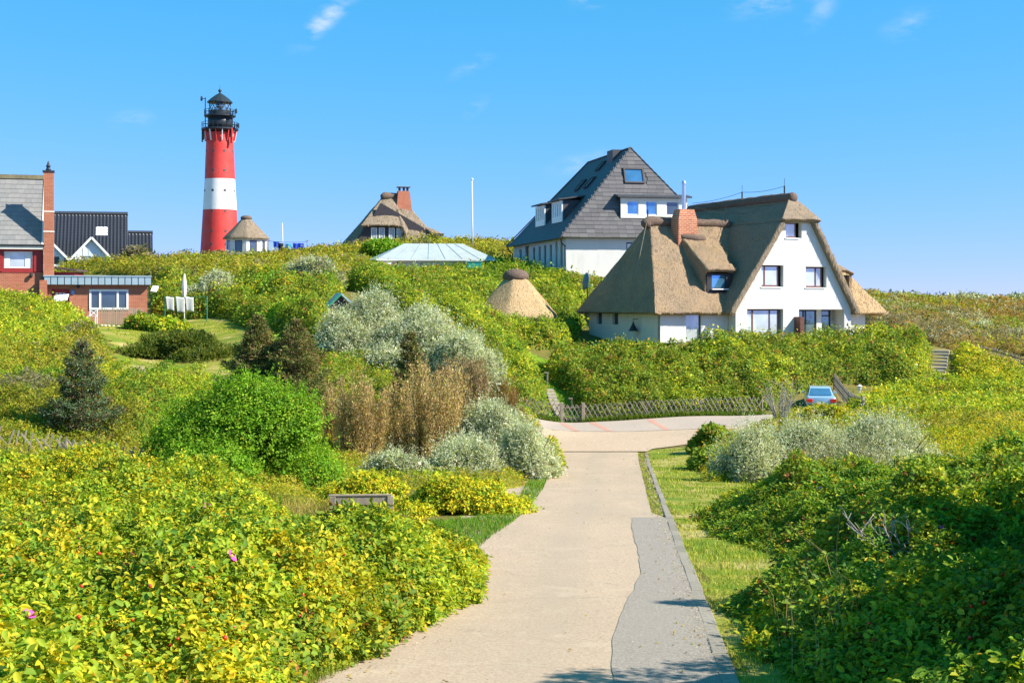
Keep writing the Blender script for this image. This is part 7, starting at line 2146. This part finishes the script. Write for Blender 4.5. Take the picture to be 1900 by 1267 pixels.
thicket("slope_scrub", "mixed green undergrowth below the big silver willow", "scrub",
        [(560, 58), (640, 52), (770, 52), (900, 58), (960, 66), (1000, 76), (985, 81.8), (905, 81.2), (860, 74), (800, 70), (640, 70), (560, 70), (470, 75), (440, 70), (460, 62)],
        .75, HEDGE, 1.1, .8, .6, 12, 6, 1.0, .6, budget=14000, patches=[(GOLD, .3, .1, 51), (ROSE_G, .4, .2, 52)])
thicket("verge_scrub", "golden weeds and young roses across the verge behind the silver willows", "scrub",
        [(1310, 45), (1420, 46), (1700, 46.5), (1960, 44), (2060, 60), (1960, 66), (1820, 66), (1640, 71), (1560, 79), (1440, 79.5), (1420, 74), (1330, 68), (1290, 64), (1300, 54)],
        .5, GOLD, 1.1, .8, .7, 13, 6, 1.0, .45, budget=18000, patches=[(ROSE_Y, .3, .05, 53), (ROSE, .4, .25, 54)], lift=.7)

# ------------------------------------------------------------------ grass
ground_patch("lawn_turf", "turf of the garden lawn below the brick house", "lawn", wpoly([(165, 88), (225, 86.5), (262, 84), (340, 84), (350, 88), (400, 88.5), (455, 86), (450, 78), (420, 66), (280, 62), (240, 66), (185, 82)]), M['turf'], .03)
ground_patch("path_turf", "green turf of the path behind the garden gate", "lawn", wpoly([(1025, 82), (1082, 82.2), (1064, 86.5), (1020, 90.5), (1015, 97), (975, 98), (980, 92), (1005, 87)]), M['turf_green'], .03)
ground_patch("lane_turf", "green turf at the bend of the lane", "lawn", wpoly([(760, 27.6), (880, 25.4), (905, 27.5), (940, 30.5), (975, 34.5), (1003, 42), (1018, 52), (960, 50), (930, 36), (860, 33)]), M['turf_green'], .004, .25)
ex_ = lambda y: float(xr(y))
vp = [(ex_(y) + .16, y) for y in (7, 14, 20, 30, 45, 64.5)] + [(9.0, 66), (10.2, 60), (8.0, 50), (8.0, 44), (6.4, 36), (5.0, 31), (5.6, 27), (6.0, 24), (5.4, 21), (4.0, 18), (4.2, 15), (4.6, 11), (4.6, 7)]
grass("verge_grass", "short sunlit grass of the verge beside the kerb", None, 44000, .10, LAWN, .006, 1, .55, (.9, -.18), world_poly=vp)
grass("verge_weeds", "taller tufts of green weeds dotted over the verge", None, 7000, .20, [(3, (.16, .26, .018)), (2, (.10, .19, .015)), (1, (.40, .36, .06))], .008, 31, .5, (1.1, .22), world_poly=vp)
grass("kerb_weeds", "weeds and grass spilling over the kerb stones", None, 5200, .11, LAWN, .006, 32, .9, (.8, .0), world_poly=[(ex_(y) + .13, y) for y in (8, 20, 40, 64)] + [(ex_(y) + .24, y) for y in (64, 40, 20, 8)])
grass("edge_weeds", "ragged weeds along the seam between the lane and its far kerb", None, 900, .07, LAWN, .006, 33, .9, (1.4, .15), world_poly=[(ex_(y) - .05, y) for y in (8, 20, 33)] + [(ex_(y) + .03, y) for y in (33, 20, 8)])
ground_patch("verge_turf", "sunlit turf of the verge beside the kerb", "verge", [(max(x, 0) if k > 5 else x + .12, y) for k, (x, y) in enumerate(vp)], M['turf'], .004, .3)
grass("kerb_grass", "grass strip between the lane and the far kerb stones", None, 2500, .07, LAWN, .008, 21, .5, world_poly=[(ex_(33) - .3, 33), (ex_(33) - .02, 33), (ex_(63) - .02, 63), (ex_(63) - .3, 63)])
grass("verge_grass", "longer grass fringing the dark rose thicket", None, 9000, .30, [(3, (.13, .19, .016)), (2, (.09, .15, .014)), (1, (.27, .24, .04))], .008, 2, .5, None,
      world_poly=[(4.6, 7), (4.2, 11), (3.6, 14), (3.8, 18), (4.9, 21), (5.6, 24), (5.0, 27), (4.6, 31), (6.2, 37), (7.4, 37), (5.6, 31), (6.3, 27), (6.8, 24), (6.0, 20.5), (4.8, 18), (5.0, 14), (6, 11), (6, 7)])
grass("lane_grass", "bright green grass at the bend of the lane beside the rose bush", [(780, 27.6), (880, 25.2), (905, 27.5), (945, 30.5), (980, 34.5), (1008, 42), (1022, 52), (985, 48), (955, 36), (900, 32.5), (800, 31)], 9000, .16, [(3, (.085, .22, .016)), (2, (.13, .24, .018)), (1, (.22, .24, .02))], .007, 3, .45)
grass("lane_grass", "grass tufts between the rose thicket and the near edge of the lane", [(395, 9), (470, 11.8), (588, 13.8), (690, 15.2), (640, 16.2), (520, 14.6), (380, 12.5), (250, 9)], 9000, .22, [(3, (.15, .21, .016)), (2, (.22, .235, .02)), (1, (.09, .16, .014))], .006, 4, .5)
grass("lawn", "mown garden lawn below the brick house", [(180, 86.2), (225, 85.5), (262, 83), (340, 80.5), (350, 86), (400, 86.5), (448, 84), (440, 80), (250, 70), (262, 64.5), (285, 66), (195, 83)], 14000, .10, LAWN, .01, 5, .3)
grass("path_lawn", "shaded green lawn path climbing behind the garden gate", [(1032, 82.6), (1076, 82.8), (1058, 86.5), (1015, 90.5), (1010, 96), (980, 97), (985, 92), (1010, 87)], 8000, .12, [(3, (.09, .18, .014)), (2, (.14, .22, .016))], .01, 6, .3)
grass("fence_grass", "rank green grass along the foot of the lattice fence", [(985, 81.75), (1042, 81.7), (1042, 82.3), (1080, 82.4), (1080, 81.8), (1200, 81.75), (1420, 81.7), (1420, 82.5), (1080, 82.5), (985, 82.5)], 7000, .34, [(3, (.09, .18, .014)), (2, (.15, .215, .016)), (1, (.2, .2, .02))], .012, 7, .5)
grass("dune_grass", "pale yellow dune grass on the slope below the slatted fence", [(1790, 60), (1900, 57), (2000, 57), (2020, 70), (1890, 68), (1800, 66)], 9000, .65, [(3, (.42, .33, .10)), (2, (.33, .28, .07)), (1, (.22, .22, .04))], .012, 8, .7)
grass("dune_grass", "straw coloured grass beyond the slatted dune fence", [(1800, 103), (1900, 97), (1960, 95), (1980, 103), (1850, 107)], 5000, .6, [(3, (.46, .37, .13)), (2, (.36, .30, .08))], .02, 9, .6)
grass("dune_grass", "tall seeding grasses among the yellow roses around the bench", [(420, 33), (640, 29.5), (740, 28.5), (800, 27), (760, 31), (640, 33.5), (460, 36), (250, 38)], 5200, .36, [(3, (.38, .31, .09)), (2, (.25, .25, .03)), (1, (.33, .20, .07))], .006, 10, .45)
grass("dry_grass", "dry brown and golden grass behind the broken lattice fence", [(-100, 36), (120, 36.3), (300, 36), (260, 42), (-100, 42.5)], 7000, .3, [(3, (.36, .25, .06)), (2, (.28, .22, .03)), (1, (.24, .13, .05))], .008, 11, .5)
# long stalks at the edge of the dark thicket
grass("grass_stalks", "long pale grass stalks leaning out of the dark rose thicket", [(1500, 13), (1600, 13.5), (1640, 16), (1500, 17), (1440, 15)], 60, 1.2, [(3, (.40, .33, .15)), (1, (.30, .22, .09))], .0045, 12, .5)

# ------------------------------------------------------------------ litter on the lane: grit, twigs and dry leaves, thickest at the edges
def litter(name, label, n, sd, size, pal, edge):
    global TRI
    r_ = np.random.default_rng(sd)
    y = 1 / r_.uniform(1 / 60, 1 / 9.5, n)
    u = r_.random(n); side = r_.random(n) < .6
    e_ = r_.exponential(edge, n)
    x = np.where(side, xr(y) - 4.0 + e_, xr(y) - e_ * .6)
    x = np.where(r_.random(n) < .12, xr(y) - 4 * u, x)
    x = np.clip(x, xr(y) - 4.0, xr(y) - .02)
    z = gz(x, y) + .028
    s_ = np.maximum(size, .0006 * y) * r_.uniform(.5, 1.5, n)
    az = r_.uniform(0, 6.28, n)
    ux = np.stack([np.cos(az), np.sin(az), r_.normal(0, .15, n)], 1) * s_[:, None]; uy = np.stack([-np.sin(az), np.cos(az), r_.normal(0, .15, n)], 1) * (s_ * .6)[:, None]
    c = np.stack([x, y, z], 1)
    v = np.stack([c - ux, c + uy * .8, c + ux, c - uy * .8, c + np.array([0, 0, 1.0]) * (s_ * .55)[:, None]], 1).reshape(-1, 3)
    k = np.arange(n)[:, None] * 5
    f = np.concatenate([k + np.array([[0, 4, 1]]), k + np.array([[1, 4, 2]]), k + np.array([[2, 4, 3]]), k + np.array([[3, 4, 0]])], 0)
    col = pal_pick(pal, n) * r_.uniform(.7, 1.2, (n, 1))
    me = np_mesh(name, v, f, np.concatenate([col] * 4))
    TRI += len(f)
    return tag(link_mesh(name, me, M['dryleaf'], None, "stuff"), label, "litter", kind="stuff")
litter("lane_grit", "sand grains and pebbles gathered along the edges of the lane", 5200, 3, .007, [(3, (.42, .34, .24)), (2, (.30, .24, .17)), (2, (.52, .44, .33))], .22)
litter("dry_leaves", "dry leaves and twigs blown onto the lane", 420, 4, .022, [(3, (.26, .17, .06)), (2, (.36, .27, .08)), (1, (.16, .12, .06)), (1, (.22, .26, .05))], .35)

# ------------------------------------------------------------------ flowers and hips on the near thickets
def on_canopy(fn, px, d):
    x = wx(px, d); return Vector((x, d, g1(x, d) + max(0, float(fn(np.array([x]), np.array([d]))[0]))))
def canopy_at(fn, px, py):
    """where the view line through (px, py) meets the canopy"""
    for d in np.arange(9, 45, .1):
        x = wx(px, d); z = (HY - py) / FPX * d
        hc = float(fn(np.array([x]), np.array([d]))[0])
        if z <= g1(x, d) + max(hc, 0): return Vector((x, d, z))
    return None
petal = m_plain("pink_petal", (.62, .07, .38), .6, var=.15); hipm = m_plain("rose_hip", (.55, .03, .012), .3, var=.2, scale=20); stam = m_plain("stamen", (.7, .5, .05), .7)
def petals_mesh():
    v_, f_ = [], []
    for k in range(5):
        a = 2 * math.pi * k / 5; n = len(v_)
        for (r_, wd_, z) in ((.004, .0, 0), (.022, .018, .010), (.040, .014, .016)):
            for s_ in (-1, 1):
                v_.append((math.cos(a) * r_ - math.sin(a) * wd_ * s_, math.sin(a) * r_ + math.cos(a) * wd_ * s_, z))
        f_ += [(n, n + 1, n + 3, n + 2), (n + 2, n + 3, n + 5, n + 4)]
    return v_, f_
fsrc = None
for (fn, par, px, py) in ((fnA, o, 385, 946), (fnA, o, 430, 1042), (fnA, o, 56, 1152), (fnA, o, 150, 1010), (fnB, o2, 1746, 990), (fnB, o2, 1744, 998), (fnB, o2, 1520, 912), (fnB, o2, 1640, 1000)):
    q = canopy_at(fn, px, py)
    if q is None: continue
    q = q + Vector((0, -.06, .06))
    if fsrc is None:
        fsrc = MB().add(*petals_mesh()).build("flower", petal, par); f_ = fsrc
        csrc = MB().lathe([(.002, .004), (.011, .008), (.008, .018), (.001, .02)], 8).build("flower_centre", stam, f_); 
    else:
        f_ = fsrc.copy(); COL.objects.link(f_); f_.parent = par
        c_ = csrc.copy(); COL.objects.link(c_); c_.parent = f_
    f_.location = q; f_.scale = (1.5, 1.5, 1.5); f_.rotation_euler = (R(random.uniform(25, 65)), R(random.uniform(-20, 20)), random.uniform(0, 6))
hsrc = None
r_ = np.random.default_rng(5)
hips = [(fnA, o, x, y) for x, y in zip(r_.uniform(5, 640, 34), r_.uniform(930, 1255, 34))] + [(fnB, o2, x, y) for x, y in zip(r_.uniform(1420, 1895, 60), r_.uniform(880, 1240, 60))]
for (fn, par, px, py) in hips:
    q = canopy_at(fn, px, py)
    if q is None: continue
    q = q + Vector((0, -.05, .05))
    if hsrc is None:
        hsrc = MB().lathe([(.003, .016), (.006, .012), (.014, .006), (.016, -.004), (.010, -.014), (.002, -.018)], 10).build("rose_hip", hipm, par, smooth=True); h2 = hsrc
    else:
        h2 = hsrc.copy(); COL.objects.link(h2); h2.parent = par
    h2.location = q; s_ = random.uniform(.9, 1.5); h2.scale = (s_, s_, s_)
b = canopy_at(fnB, 1680, 1010)
if b is not None:
    bare_shrub("dead_branch", "pale dead branch sticking out of the dark rose thicket", (b.x, b.y, b.z - .45), .5, .95, 9, 97, lean=(-.35, 0))
import sys; sys.stderr.write("TRIS %d\n" % TRI)
